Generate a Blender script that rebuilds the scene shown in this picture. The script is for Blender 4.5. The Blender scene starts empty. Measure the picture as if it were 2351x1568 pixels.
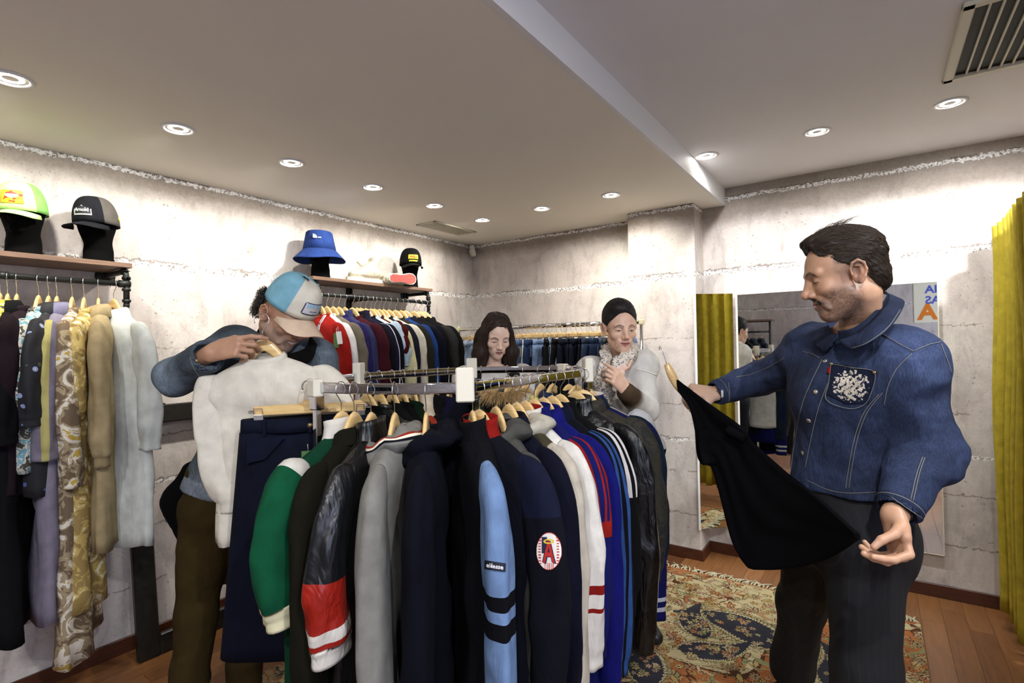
import bpy, bmesh, math, random
import numpy as np
from mathutils import Vector, Matrix
random.seed(7); RNG = np.random.RandomState(7)
PI = math.pi
SC = bpy.context.scene
COL = SC.collection

# ---------------------------------------------------------------- camera
F_PX, CX, CY, CAM_H = 1197.0, 1175.5, 784.0, 1.5
RM = np.array([[0.82105624, -0.01954298, -0.57051269],
               [0.5704981, -0.00686107, 0.82127026],
               [-0.01996439, -0.99978548, 0.0055159]])
CAMP = np.array([0, 0, CAM_H])
def ray(px, py): return RM @ np.array([(px - CX) / F_PX, (py - CY) / F_PX, 1.0])
def P(px, py, D): return CAMP + ray(px, py) * D          # a point at depth D in front of the camera
def onz(px, py, z): d = ray(px, py); return CAMP + d * ((z - CAM_H) / d[2])
def onx(px, py, x): d = ray(px, py); return CAMP + d * (x / d[0])
def ony(px, py, y): d = ray(px, py); return CAMP + d * (y / d[1])
def proj(p):
    c = RM.T @ (np.array(p, float) - CAMP); return CX + F_PX * c[0] / c[2], CY + F_PX * c[1] / c[2]
def cdir(x, y, z): v = RM @ np.array([x, y, z], float); return v / np.linalg.norm(v)   # x right, y down, z away

cd = bpy.data.cameras.new('camera'); cam = bpy.data.objects.new('camera', cd); COL.objects.link(cam)
cd.sensor_width = 36.0; cd.lens = F_PX / 2351 * 36.0; cd.clip_start = 0.05; cd.clip_end = 60
r_, u_, b_ = RM @ [1, 0, 0], RM @ [0, -1, 0], RM @ [0, 0, -1]
cam.matrix_world = Matrix(((r_[0], u_[0], b_[0], 0), (r_[1], u_[1], b_[1], 0), (r_[2], u_[2], b_[2], CAM_H), (0, 0, 0, 1)))
SC.camera = cam
SC.cycles.max_bounces = 7; SC.cycles.diffuse_bounces = 4; SC.cycles.glossy_bounces = 4; SC.cycles.transmission_bounces = 2; SC.cycles.adaptive_threshold = .03

# ---------------------------------------------------------------- world, exposure, large lights
SC.view_settings.view_transform = 'Standard'; SC.view_settings.look = 'None'
SC.view_settings.gamma = 1.0; SC.view_settings.use_curve_mapping = False
SC.view_settings.exposure = 0.95
w = bpy.data.worlds.new('world'); SC.world = w; w.use_nodes = True
w.node_tree.nodes['Background'].inputs[0].default_value = (0.75, 0.85, 1.0, 1)
w.node_tree.nodes['Background'].inputs[1].default_value = 1.0
def area_light(name, loc, target, size, size_y, power, col):
    l = bpy.data.lights.new(name, 'AREA'); l.shape = 'RECTANGLE'; l.size = size; l.size_y = size_y
    l.energy = power; l.color = col
    o = bpy.data.objects.new(name, l); COL.objects.link(o); o.location = loc
    o.rotation_euler = (Vector(target) - Vector(loc)).to_track_quat('-Z', 'Y').to_euler()
    return o
# daylight coming in through the shop window behind the camera
area_light('shop_window_light', (1.7, -2.2, 1.5), (-0.6, 2.0, 1.2), 2.0, 1.9, 46, (0.66, 0.80, 1.0))
SPOT_W, SPOT_DEG = 26.0, 100
SPOTS_LOW = [(-2.4, 0.49 + 0.522 * k) for k in range(-2, 6)] + [(-1.88, 3.1), (-1.36, 3.1)]
SPOTS_HIGH = [(-0.77, 3.1), (-0.22, 3.1), (0.305, 3.1), (0.85, 3.1), (0.9, 1.5), (0.3, 0.3), (-.5, -0.9), (0.6, -1.1)]

# ---------------------------------------------------------------- helpers
def tag(o, label=None, cat=None, group=None, kind=None):
    if label: o['label'] = label
    if cat: o['category'] = cat
    if group: o['group'] = group
    if kind: o['kind'] = kind
    return o
def thing(name, label, cat, loc=(0, 0, 0), rot=None, group=None, mat=None):
    o = bpy.data.objects.new(name, None); COL.objects.link(o); o.empty_display_size = 0.05
    if mat is not None: o.matrix_world = mat
    else:
        o.location = [float(v) for v in loc]
        if rot is not None: o.rotation_euler = rot
    return tag(o, label, cat, group)
def mkmesh(name, V, Fc, mats, fcol=None, vcol=None, fmat=None, smooth=True):
    me = bpy.data.meshes.new(name)
    V = np.asarray(V, float)
    me.from_pydata(V.tolist(), [], [list(map(int, f)) for f in Fc] if not isinstance(Fc, np.ndarray) else Fc.tolist())
    for m in (mats if isinstance(mats, (list, tuple)) else [mats]): me.materials.append(m)
    if fmat is not None: me.polygons.foreach_set('material_index', np.asarray(fmat, dtype=np.int32))
    n = len(me.polygons)
    if smooth: me.polygons.foreach_set('use_smooth', np.ones(n, bool))
    if fcol is not None or vcol is not None:
        at = me.color_attributes.new('Col', 'FLOAT_COLOR', 'CORNER')
        if fcol is not None:
            fc = np.asarray(fcol, float); tot = np.zeros(n, np.int32); me.polygons.foreach_get('loop_total', tot)
            c = np.repeat(fc, tot, axis=0)
        else:
            li = np.zeros(len(me.loops), np.int32); me.loops.foreach_get('vertex_index', li)
            c = np.asarray(vcol, float)[li]
        c = np.concatenate([c[:, :3], np.ones((len(c), 1))], 1)
        at.data.foreach_set('color', c.astype(np.float32).ravel())
    me.update()
    return me
def link(name, me, parent=None, label=None):
    o = bpy.data.objects.new(name, me); COL.objects.link(o)
    if parent is not None: o.parent = parent
    if label: o['label'] = label
    return o
def part(name, V, Fc, mats, parent=None, label=None, **k):
    return link(name, mkmesh(name, V, Fc, mats, **k), parent, label)

class MB:                                            # collects simple shapes into ONE mesh
    def __init__(s): s.V = []; s.F = []; s.C = []
    def add(s, V, Fc, col=(1, 1, 1)):
        o = len(s.V); s.V += [tuple(map(float, v)) for v in V]; s.F += [tuple(int(i) + o for i in f) for f in Fc]
        if np.ndim(col) == 1: s.C += [tuple(col)] * len(Fc)
        else: s.C += [tuple(c) for c in col]
        return s
    def box(s, c, d, ch=0.0, M=None, col=(1, 1, 1)):
        V, Fc = boxvf(c, d, ch)
        if M is not None: V = [tuple(M @ Vector(v)) for v in V]
        return s.add(V, Fc, col)
    def tube(s, path, r, n=8, caps=True, col=(1, 1, 1), up=None):
        V, Fc = tubevf(path, r, n, caps, up); return s.add(V, Fc, col)
    def build(s, name, mats, parent=None, label=None, smooth=True):
        return part(name, s.V, s.F, mats, parent, label, fcol=s.C, smooth=smooth)
_BX = {}
def boxvf(c, d, ch=0.0):
    hx, hy, hz = [v / 2 for v in d]; c = np.array(c, float)
    if ch <= 0:
        V = [(sx * hx, sy * hy, sz * hz) for sx in (-1, 1) for sy in (-1, 1) for sz in (-1, 1)]
        Fc = [(0, 1, 3, 2), (4, 6, 7, 5), (0, 4, 5, 1), (2, 3, 7, 6), (0, 2, 6, 4), (1, 5, 7, 3)]
    else:
        ch = min(ch, min(hx, hy, hz) * .98)
        V = []; idx = {}
        for sx in (-1, 1):
            for sy in (-1, 1):
                for sz in (-1, 1):
                    for a in range(3):
                        h = [hx - ch, hy - ch, hz - ch]; h[a] += ch
                        idx[(sx, sy, sz, a)] = len(V); V.append((sx * h[0], sy * h[1], sz * h[2]))
        Fc = []
        for a in range(3):
            b, e = (a + 1) % 3, (a + 2) % 3
            for s in (-1, 1):
                q = []
                for tb, te in ((-1, -1), (1, -1), (1, 1), (-1, 1)):
                    k = [0, 0, 0]; k[a] = s; k[b] = tb; k[e] = te; q.append(idx[(*k, a)])
                Fc.append(tuple(q if s > 0 else q[::-1]))
            for sb in (-1, 1):
                for se in (-1, 1):   # edges running along a
                    def g(sa, ax):
                        k = [0, 0, 0]; k[a] = sa; k[b] = sb; k[e] = se; return idx[(*k, ax)]
                    q = [g(-1, b), g(1, b), g(1, e), g(-1, e)]
                    Fc.append(tuple(q if sb * se > 0 else q[::-1]))
        for sx in (-1, 1):
            for sy in (-1, 1):
                for sz in (-1, 1):
                    q = [idx[(sx, sy, sz, a)] for a in range(3)]
                    Fc.append(tuple(q if sx * sy * sz > 0 else q[::-1]))
    return [tuple(c + np.array(v)) for v in V], Fc
def frames(path, up=None):
    p = np.asarray(path, float); n = len(p)
    T = np.zeros_like(p); T[1:-1] = p[2:] - p[:-2]; T[0] = p[1] - p[0]; T[-1] = p[-1] - p[-2]
    T /= np.linalg.norm(T, axis=1)[:, None] + 1e-12
    if up is None:
        a = np.array([0, 0, 1.]) if abs(T[0][2]) < .9 else np.array([0, 1., 0])
    else: a = np.array(up, float)
    N = np.zeros_like(p); B = np.zeros_like(p)
    for i in range(n):
        if up is not None: a = np.array(up, float)
        nn = a - T[i] * a.dot(T[i]); nn /= np.linalg.norm(nn) + 1e-12
        N[i] = nn; B[i] = np.cross(T[i], nn); a = nn
    return p, T, N, B
def rings(path, r, n=8, up=None, sq=2.0):
    """r: scalar, per-point list, or per-point (along N, along B)"""
    p, T, N, B = frames(path, up)
    th = np.arange(n) / n * 2 * PI
    c, s = np.cos(th), np.sin(th)
    if sq != 2.0: c, s = np.sign(c) * np.abs(c) ** (2 / sq), np.sign(s) * np.abs(s) ** (2 / sq)
    out = []
    for i in range(len(p)):
        ri = r if np.isscalar(r) else r[i]
        rn, rb = (ri, ri) if np.isscalar(ri) else ri
        out.append(p[i] + N[i] * (rn * c)[:, None] + B[i] * (rb * s)[:, None])
    return out
def loftvf(R, caps=True, closed=True):
    n = len(R[0]); V = np.concatenate(R); Fc = []
    for i in range(len(R) - 1):
        for j in range(n if closed else n - 1):
            k = (j + 1) % n
            Fc.append((i * n + j, i * n + k, (i + 1) * n + k, (i + 1) * n + j))
    if caps and closed:
        Fc.append(tuple(range(n))[::-1]); Fc.append(tuple((len(R) - 1) * n + j for j in range(n)))
    return V, Fc
def tubevf(path, r, n=8, caps=True, up=None): return loftvf(rings(path, r, n, up), caps)
def smoothpath(pts, m=6):
    pts = [np.array(p, float) for p in pts]; out = []
    P_ = [2 * pts[0] - pts[1]] + pts + [2 * pts[-1] - pts[-2]]
    for i in range(1, len(P_) - 2):
        for k in range(m):
            t = k / m; a, b, c, d = P_[i - 1:i + 3]
            out.append(.5 * ((2 * b) + (-a + c) * t + (2 * a - 5 * b + 4 * c - d) * t * t + (-a + 3 * b - 3 * c + d) * t ** 3))
    out.append(pts[-1]); return np.array(out)
def interp(x, xs, ys):
    ys = np.asarray(ys, float)
    if ys.ndim == 1: return np.interp(x, xs, ys)
    return np.stack([np.interp(x, xs, ys[:, k]) for k in range(ys.shape[1])], -1)
def vnoise(p, seed=0):                               # smooth value noise in [-1,1], numpy
    p = np.asarray(p, float); i = np.floor(p).astype(np.int64); f = p - i; f = f * f * (3 - 2 * f)
    def h(a, b, c):
        n = (a * 73856093 ^ b * 19349663 ^ c * 83492791 ^ (seed * 2654435)) & 0x7fffffff
        n = (n * 1103515245 + 12345) & 0x7fffffff; n = (n ^ (n >> 13)) * 1274126177 & 0x7fffffff
        return (n & 0xffff) / 32767.5 - 1
    r = 0
    for dx in (0, 1):
        for dy in (0, 1):
            for dz in (0, 1):
                wgt = (f[..., 0] if dx else 1 - f[..., 0]) * (f[..., 1] if dy else 1 - f[..., 1]) * (f[..., 2] if dz else 1 - f[..., 2])
                r = r + wgt * h(i[..., 0] + dx, i[..., 1] + dy, i[..., 2] + dz)
    return r
def frame_mat(o, x, y, z):
    return Matrix(((x[0], y[0], z[0], o[0]), (x[1], y[1], z[1], o[1]), (x[2], y[2], z[2], o[2]), (0, 0, 0, 1)))
def srgb(r, g=None, b=None):
    if g is None: r, g, b = [int(r[i:i + 2], 16) for i in (0, 2, 4)]
    f = lambda v: (v / 255 / 12.92) if v / 255 <= .04045 else ((v / 255 + .055) / 1.055) ** 2.4
    return (f(r), f(g), f(b))

K = srgb
# ---------------------------------------------------------------- materials
class NT:
    def __init__(s, name):
        s.m = bpy.data.materials.new(name); s.m.use_nodes = True; s.t = s.m.node_tree; s.n = s.t.nodes
        s.b = s.n['Principled BSDF']
    def new(s, typ, **k):
        n = s.n.new(typ)
        for a, v in k.items(): setattr(n, a, v)
        return n
    def lk(s, a, b): s.t.links.new(a, b); return s
    def set(s, **k):
        for a, v in k.items():
            i = s.b.inputs[a.replace('_', ' ')]
            i.default_value = (*v, 1) if isinstance(v, tuple) and len(v) == 3 else v
        return s
    def coord(s, kind='Object', scale=(1, 1, 1)):
        tc = s.new('ShaderNodeTexCoord'); mp = s.new('ShaderNodeMapping'); mp.inputs['Scale'].default_value = scale
        s.lk(tc.outputs[kind], mp.inputs[0]); return mp.outputs[0]
    def noise(s, v, scale, detail=4, rough=.5, dist=0):
        n = s.new('ShaderNodeTexNoise'); n.inputs['Scale'].default_value = scale; n.inputs['Detail'].default_value = detail
        n.inputs['Roughness'].default_value = rough; n.inputs['Distortion'].default_value = dist
        if v is not None: s.lk(v, n.inputs['Vector'])
        return n.outputs[0]
    def vor(s, v, scale, feature='F1', out=0, rnd=1):
        n = s.new('ShaderNodeTexVoronoi', feature=feature); n.inputs['Scale'].default_value = scale; n.inputs['Randomness'].default_value = rnd
        if v is not None: s.lk(v, n.inputs['Vector'])
        return n.outputs[out]
    def ramp(s, f, stops, interp='LINEAR'):
        n = s.new('ShaderNodeValToRGB'); e = n.color_ramp.elements; n.color_ramp.interpolation = interp
        while len(e) < len(stops): e.new(0.5)
        for q, (p, c) in zip(e, stops):
            q.position = p; q.color = (*c, 1) if not np.isscalar(c) else (c, c, c, 1)
        s.lk(f, n.inputs[0]); return n.outputs[0]
    def math(s, op, a, b=None, c=None, clamp=False):
        n = s.new('ShaderNodeMath', operation=op, use_clamp=clamp)
        for i, v in enumerate((a, b, c)):
            if v is None: continue
            if isinstance(v, (int, float)): n.inputs[i].default_value = v
            else: s.lk(v, n.inputs[i])
        return n.outputs[0]
    def mix(s, f, a, b, mode='MIX'):
        n = s.new('ShaderNodeMix', data_type='RGBA', blend_type=mode); n.clamp_factor = True
        for i, v in ((0, f), (6, a), (7, b)):
            if isinstance(v, (int, float)): n.inputs[i].default_value = v if i == 0 else (v, v, v, 1)
            elif isinstance(v, tuple): n.inputs[i].default_value = (*v, 1)
            else: s.lk(v, n.inputs[i])
        return n.outputs[2]
    def bump(s, h, strength=.2, dist=.01, prev=None):
        n = s.new('ShaderNodeBump'); n.inputs['Strength'].default_value = strength; n.inputs['Distance'].default_value = dist
        s.lk(h, n.inputs['Height'])
        if prev is not None: s.lk(prev, n.inputs['Normal'])
        return n.outputs[0]
    def col(s, c): s.lk(c, s.b.inputs['Base Color']); return s
    def nrm(s, c): s.lk(c, s.b.inputs['Normal']); return s
def simple(name, col, rough=.5, metal=0.0, **k):
    n = NT(name); n.set(Base_Color=col, Roughness=rough, Metallic=metal, **k); return n.m
def deepen(n, c):   # cloth is darker than paint of the same hue
    bw = n.new('ShaderNodeRGBToBW'); n.lk(c, bw.inputs[0]); return n.mix(1, c, n.ramp(bw.outputs[0], [(0, .16), (.04, .24), (.15, .42), (.5, .80), (1, .88)]), 'MULTIPLY')
def fabric(name, rough=.9, bump=.25, fine=900, wr=14, wrs=.5, sheen=0.0, streak=0.0, spec=.15, var=.12):
    n = NT(name); a = n.new('ShaderNodeAttribute', attribute_name='Col'); o = n.coord()
    c = a.outputs['Color']
    v = n.ramp(n.noise(o, 22, 3), [(.25, 1 - var), (.75, 1 + var)])
    c = n.mix(1.0, c, v, 'MULTIPLY')
    if streak:
        sc = n.coord(scale=(1, 1, .12))
        st = n.ramp(n.noise(sc, 420, 2), [(.3, 1 - streak), (.7, 1 + streak)]); c = n.mix(1.0, c, st, 'MULTIPLY')
        fade = n.ramp(n.noise(o, 5, 4, .6), [(.35, 1 - streak * .8), (.7, 1 + streak * 1.3)]); c = n.mix(1.0, c, fade, 'MULTIPLY')
    n.col(deepen(n, c)); n.set(Roughness=rough); n.b.inputs['Specular IOR Level'].default_value = spec
    if sheen: n.b.inputs['Sheen Weight'].default_value = sheen; n.b.inputs['Sheen Roughness'].default_value = .5
    b1 = n.bump(n.noise(n.coord(scale=(1, 1, .45)), wr, 3, .55, .6), wrs, .02)
    n.nrm(n.bump(n.noise(o, fine, 1), bump, .0015, b1)); return n.m
M = {}
M['cotton'] = fabric('cotton_cloth')
M['fleece'] = fabric('fleece_cloth', .95, .35, 600, 10, .4, 0, 0, .12)
M['knit'] = fabric('knitted_wool', .95, .8, 260, 9, .3, 0, 0, .12)
M['denim'] = fabric('denim_cloth', .85, .4, 700, 12, .6, 0, .22)
M['nylon'] = fabric('shiny_nylon', .38, .05, 500, 16, .9, 0, 0, .5)
M['linen'] = fabric('smooth_linen', .75, .1, 700, 9, .5)
def pattern_mat(name, base, cols, scale, thr=.35, kind='blot'):
    n = NT(name); o = n.coord(); d = n.noise(o, 6, 2)
    if kind == 'dots':
        v = n.new('ShaderNodeTexVoronoi'); v.inputs['Scale'].default_value = scale; n.lk(o, v.inputs['Vector'])
        m = n.math('LESS_THAN', v.outputs['Distance'], thr)
        hue = n.new('ShaderNodeSeparateColor'); n.lk(v.outputs['Color'], hue.inputs[0])
        stops = [(i / len(cols), c) for i, c in enumerate(cols)]
        cc = n.ramp(hue.outputs[0], stops, 'CONSTANT'); c = n.mix(m, base, cc)
        core = n.math('LESS_THAN', v.outputs['Distance'], thr * .35); c = n.mix(core, c, (.8, .7, .2))
    else:
        f = n.noise(o, scale, 3, .6, 1.5)
        k = len(cols) + 1; stops = [(0, base)] + [(.38 + .34 * i / k, c) for i, c in enumerate(cols, 1)]
        c = n.ramp(f, stops, 'CONSTANT' if kind == 'blot' else 'LINEAR')
    n.col(c); n.set(Roughness=.8); n.nrm(n.bump(n.noise(n.coord(scale=(1, 1, .4)), 14, 3), .5, .02)); return n.m
M['chrome'] = simple('polished_chrome', (.62, .62, .64), .06, 1.0)
M['steel'] = simple('hook_steel', (.7, .7, .7), .22, 1.0)
M['iron'] = simple('black_iron_pipe', srgb(44, 46, 44), .42, .55)
M['white_plastic'] = simple('off_white_block', srgb(214, 208, 190), .55)
M['black_felt'] = simple('black_flocked_head', (.004, .004, .004), .95, 0)
M['black'] = simple('plain_black', (.006, .006, .007), .7)
for k_ in ('black_felt',): M[k_].node_tree.nodes['Principled BSDF'].inputs['Specular IOR Level'].default_value = .03
M['white_paint'] = simple('white_paint', (.72, .71, .70), .6)
M['brass'] = simple('brass_button', srgb(190, 170, 120), .3, .9)
M['silver'] = simple('silver_snap', srgb(200, 190, 175), .3, .85)
M['card_green'] = simple('green_card', srgb(72, 110, 60), .7)
M['card_white'] = simple('white_card', srgb(225, 225, 215), .7)
M['rubber'] = simple('white_rubber', srgb(225, 222, 210), .6)
n = NT('tinted_paint'); a = n.new('ShaderNodeAttribute', attribute_name='Col'); n.col(a.outputs['Color']); n.set(Roughness=.6); M['vc'] = n.m
def wood_mat(name, c1, c2, rough=.35, scale=3, axis=(1, 14, 14), coat=0.0):
    n = NT(name); o = n.coord(scale=axis)
    f = n.noise(o, scale, 5, .6, 1.2); n.col(n.ramp(f, [(.3, c1), (.7, c2)])); n.set(Roughness=rough)
    if coat: n.b.inputs['Coat Weight'].default_value = coat; n.b.inputs['Coat Roughness'].default_value = .15
    n.nrm(n.bump(f, .06, .01)); return n.m
M['beech'] = wood_mat('varnished_beech', srgb(205, 168, 104), srgb(228, 198, 142), .3, 3, (2, 16, 16), .4)
M['shelf'] = wood_mat('walnut_shelf', srgb(100, 76, 60), srgb(136, 108, 88), .5, 4, (12, 1, 12))
M['frame_wood'] = wood_mat('black_stained_wood', srgb(12, 12, 10), srgb(34, 32, 27), .35, 5, (3, 3, 3))
# ---------------------------------------------------------------- the room
XL, YB, YP, XPL, XPR, ZL, ZH, XS = -3.11, 3.85, 3.647, -1.473, -0.993, 2.44, 2.56, -0.86
XR, YN = 2.0, -1.7
def concrete(name, seams, tint=(1, 1, 1)):
    """photo-print concrete wallpaper: cloudy grey, pits, a dark band at the top, ragged joints"""
    n = NT(name); o = n.coord(); sep = n.new('ShaderNodeSeparateXYZ'); n.lk(o, sep.inputs[0]); z = sep.outputs[2]
    big = n.noise(o, 1.6, 5, .62, .4); mid = n.noise(n.coord(scale=(1, 1, .35)), 9, 5, .65, .5); fine = n.noise(o, 70, 3, .6)
    c = n.ramp(big, [(.3, srgb(192, 182, 174)), (.5, srgb(206, 198, 190)), (.7, srgb(220, 215, 206))])
    c = n.mix(1, c, n.ramp(mid, [(.26, .66), (.5, 1.0), (.75, 1.08)]), 'MULTIPLY')
    c = n.mix(1, c, n.ramp(fine, [(.3, .93), (.7, 1.04)]), 'MULTIPLY')
    stain = n.noise(o, 3.2, 6, .7, 1.0)
    c = n.mix(1, c, n.ramp(stain, [(.52, 1.0), (.70, .80)]), 'MULTIPLY')
    # board sections printed side by side
    bl = n.new('ShaderNodeTexBrick'); bl.inputs['Scale'].default_value = 1.0; bl.inputs['Mortar Size'].default_value = 0.0
    bl.inputs['Brick Width'].default_value = .42; bl.inputs['Row Height'].default_value = .98
    bl.inputs['Color1'].default_value = (.93, .93, .93, 1); bl.inputs['Color2'].default_value = (1.03, 1.02, 1.01, 1)
    cb = n.new('ShaderNodeCombineXYZ'); n.lk(n.math('ADD', sep.outputs[0], sep.outputs[1]), cb.inputs[0]); n.lk(z, cb.inputs[1]); n.lk(cb.outputs[0], bl.inputs['Vector'])
    c = n.mix(1, c, bl.outputs[0], 'MULTIPLY')
    # dark band under the top, ragged lower edge
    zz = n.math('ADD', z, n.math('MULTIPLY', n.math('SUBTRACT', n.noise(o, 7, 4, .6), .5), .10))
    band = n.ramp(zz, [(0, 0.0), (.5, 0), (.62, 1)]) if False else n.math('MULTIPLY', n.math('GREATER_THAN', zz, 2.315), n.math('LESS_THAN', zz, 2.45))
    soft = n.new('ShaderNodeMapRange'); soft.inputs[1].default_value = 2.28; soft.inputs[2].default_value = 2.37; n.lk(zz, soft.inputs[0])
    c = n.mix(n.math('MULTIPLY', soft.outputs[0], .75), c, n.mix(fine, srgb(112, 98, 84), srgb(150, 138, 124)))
    # pits
    wv = n.new('ShaderNodeMix', data_type='VECTOR'); wv.inputs[0].default_value = .06
    nn = n.new('ShaderNodeTexNoise'); nn.inputs['Scale'].default_value = 9; n.lk(o, nn.inputs['Vector']); n.lk(o, wv.inputs[4]); n.lk(nn.outputs['Color'], wv.inputs[5])
    pv = n.vor(wv.outputs[1], 26); pm = n.math('MULTIPLY', n.math('LESS_THAN', pv, .13), n.math('GREATER_THAN', n.noise(o, 2.5, 2), .52))
    pv2 = n.vor(wv.outputs[1], 60); pm2 = n.math('MULTIPLY', n.math('LESS_THAN', pv2, .15), n.math('GREATER_THAN', n.noise(o, 3.5, 2), .5))
    c = n.mix(n.math('MULTIPLY', n.math('MAXIMUM', pm, pm2), .55), c, srgb(120, 108, 92))
    rag = n.math('MULTIPLY', n.math('SUBTRACT', n.noise(o, 34, 5, .75), .5), .06)
    rag2 = n.math('MULTIPLY', n.math('SUBTRACT', n.noise(o, 6, 3, .6), .5), .03)
    zr = n.math('ADD', z, n.math('ADD', rag, rag2)); crumb = n.noise(o, 95, 3, .7)
    for z0, wd in seams:
        d = n.math('ABSOLUTE', n.math('SUBTRACT', zr, z0)); m = n.math('LESS_THAN', d, wd)
        if wd > .008:
            cc = n.ramp(crumb, [(.40, srgb(120, 110, 98)), (.47, srgb(215, 212, 205)), (.62, srgb(248, 247, 244))])
            c = n.mix(m, c, cc)
            up = n.math('MULTIPLY', n.math('LESS_THAN', n.math('ABSOLUTE', n.math('SUBTRACT', zr, z0 + wd + .004)), .004), n.math('GREATER_THAN', n.noise(o, 5, 2), .47))
            c = n.mix(n.math('MULTIPLY', up, .7), c, srgb(96, 84, 70))
        else: c = n.mix(n.math('MULTIPLY', n.math('MULTIPLY', m, n.math('GREATER_THAN', n.noise(o, 9, 2), .46)), .7), c, srgb(112, 98, 84))
    n.col(n.mix(1, c, tint, 'MULTIPLY')); n.set(Roughness=.72); n.b.inputs['Specular IOR Level'].default_value = .3
    n.nrm(n.bump(crumb, .12, .004)); return n.m
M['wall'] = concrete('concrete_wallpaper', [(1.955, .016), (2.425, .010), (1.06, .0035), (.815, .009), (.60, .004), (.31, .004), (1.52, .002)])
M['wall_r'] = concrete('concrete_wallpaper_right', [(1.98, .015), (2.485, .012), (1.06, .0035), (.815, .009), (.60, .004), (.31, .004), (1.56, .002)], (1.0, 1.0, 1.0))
def ceil_mat(name, c):
    n = NT(name); n.col(n.ramp(n.noise(n.coord(), 2, 2), [(.3, tuple(v * .97 for v in c)), (.7, c)])); n.set(Roughness=.85); return n.m
M['ceil'] = ceil_mat('painted_ceiling', srgb(232, 226, 214)); M['ceilh'] = ceil_mat('painted_high_ceiling', srgb(222, 219, 219))
M['basewood'] = wood_mat('dark_baseboard', srgb(58, 28, 16), srgb(84, 44, 24), .4, 3, (2, 2, 20))

def struct(name, mb, mat, smooth=False):
    o = mb.build(name, mat, smooth=smooth); o['kind'] = 'structure'; return o
b = MB(); b.box((XL - .05, (YN + YB) / 2, 1.3), (.1, YB - YN + .2, 2.6)); struct('wall_left', b, M['wall'])
b = MB(); b.box(((XL + XPL) / 2 + .1, YB + .05, 1.3), (XPL - XL + .2, .1, 2.6)); struct('wall_back', b, M['wall'])
b = MB(); b.box(((XPR + XR) / 2 - .1, YB + .05, 1.3), (XR - XPR + .2, .1, 2.6)); struct('wall_back_right', b, M['wall_r'])
b = MB(); b.box((XR + .05, (YN + YB) / 2, 1.3), (.1, YB - YN + .2, 2.6)); struct('wall_right', b, M['wall_r'])
b = MB(); b.box(((XL + XR) / 2, YN - .05, 1.3), (XR - XL + .2, .1, 2.6)); struct('wall_front', b, M['wall_r'])
b = MB(); b.box(((XPL + XPR) / 2, (YP + YB) / 2, 1.22), (XPR - XPL, YB - YP + .02, 2.44), .004); struct('wall_pillar', b, M['wall'])
b = MB(); b.box(((XL + XS) / 2 - .05, (YN + YB) / 2, ZL + .1), (XS - XL + .1, YB - YN + .2, .2)); struct('ceiling', b, M['ceil'])
b = MB(); b.box(((XS + XR) / 2 + .05, (YN + YB) / 2, ZH + .1), (XR - XS + .14, YB - YN + .2, .2)); struct('ceiling_high', b, M['ceilh'])
b = MB(); b.box((XS + .012, (YN + YB) / 2, ZL + .06), (.024, YB - YN, .122)); struct('trim_1', b, M['white_paint'])
# floor: base slab plus laminate planks
M['plank'] = None
n = NT('laminate_plank'); o = n.coord(scale=(9, .8, 1)); oi = n.new('ShaderNodeObjectInfo')
ofs = n.new('ShaderNodeVectorMath', operation='ADD'); n.lk(o, ofs.inputs[0])
cmb = n.new('ShaderNodeCombineXYZ'); n.lk(n.math('MULTIPLY', oi.outputs['Random'], 40), cmb.inputs[0]); n.lk(n.math('MULTIPLY', oi.outputs['Random'], 17), cmb.inputs[1]); n.lk(cmb.outputs[0], ofs.inputs[1])
g = n.noise(ofs.outputs[0], 4, 5, .6, 1.4)
c1 = n.ramp(oi.outputs['Random'], [(0, srgb(116, 74, 40)), (.35, srgb(138, 92, 50)), (.7, srgb(126, 83, 46)), (1, srgb(152, 104, 60))])
c = n.mix(1, c1, n.ramp(g, [(.3, .72), (.55, 1.0), (.75, 1.14)]), 'MULTIPLY'); n.col(c); n.set(Roughness=.42); M['plank'] = n.m
n = NT('laminate_floor_slab'); o = n.coord(scale=(9, .8, 1)); n.col(n.ramp(n.noise(o, 3, 5, .6, 1), [(.3, srgb(80, 46, 24)), (.7, srgb(116, 74, 42))])); n.set(Roughness=.42); M['slab'] = n.m
b = MB(); b.box(((XL + XR) / 2, (YN + YB) / 2, -.052), (XR - XL + .2, YB - YN + .2, .1)); floor = struct('floor', b, M['slab'])
rp = random.Random(3); pm = {}
def plank(x, y0, y1, wd=.098):
    L = round(y1 - y0, 2)
    if (L, wd) not in pm:
        V, Fc = boxvf((0, 0, 0), (wd - .0012, L - .0012, .008), .0006); pm[(L, wd)] = mkmesh('plank', V, Fc, M['plank'], smooth=False)
    o = link('plank', pm[(L, wd)], floor); o.location = (x, (y0 + y1) / 2, -.0035)
for region in ((-1.10, 1.40, .9, YB), (XL, -2.0, .2, 2.0)):
    x = region[0] + .049
    while x < region[1]:
        y = region[2] - rp.choice((0, .2, .4, .6))
        while y < region[3]:
            L = rp.choice((.5, .7, .9, 1.1)); y1 = min(y + L, region[3]); y0 = max(y, region[2])
            if y1 - y0 > .05: plank(x, y0, y1)
            y += L
        x += .098
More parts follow.
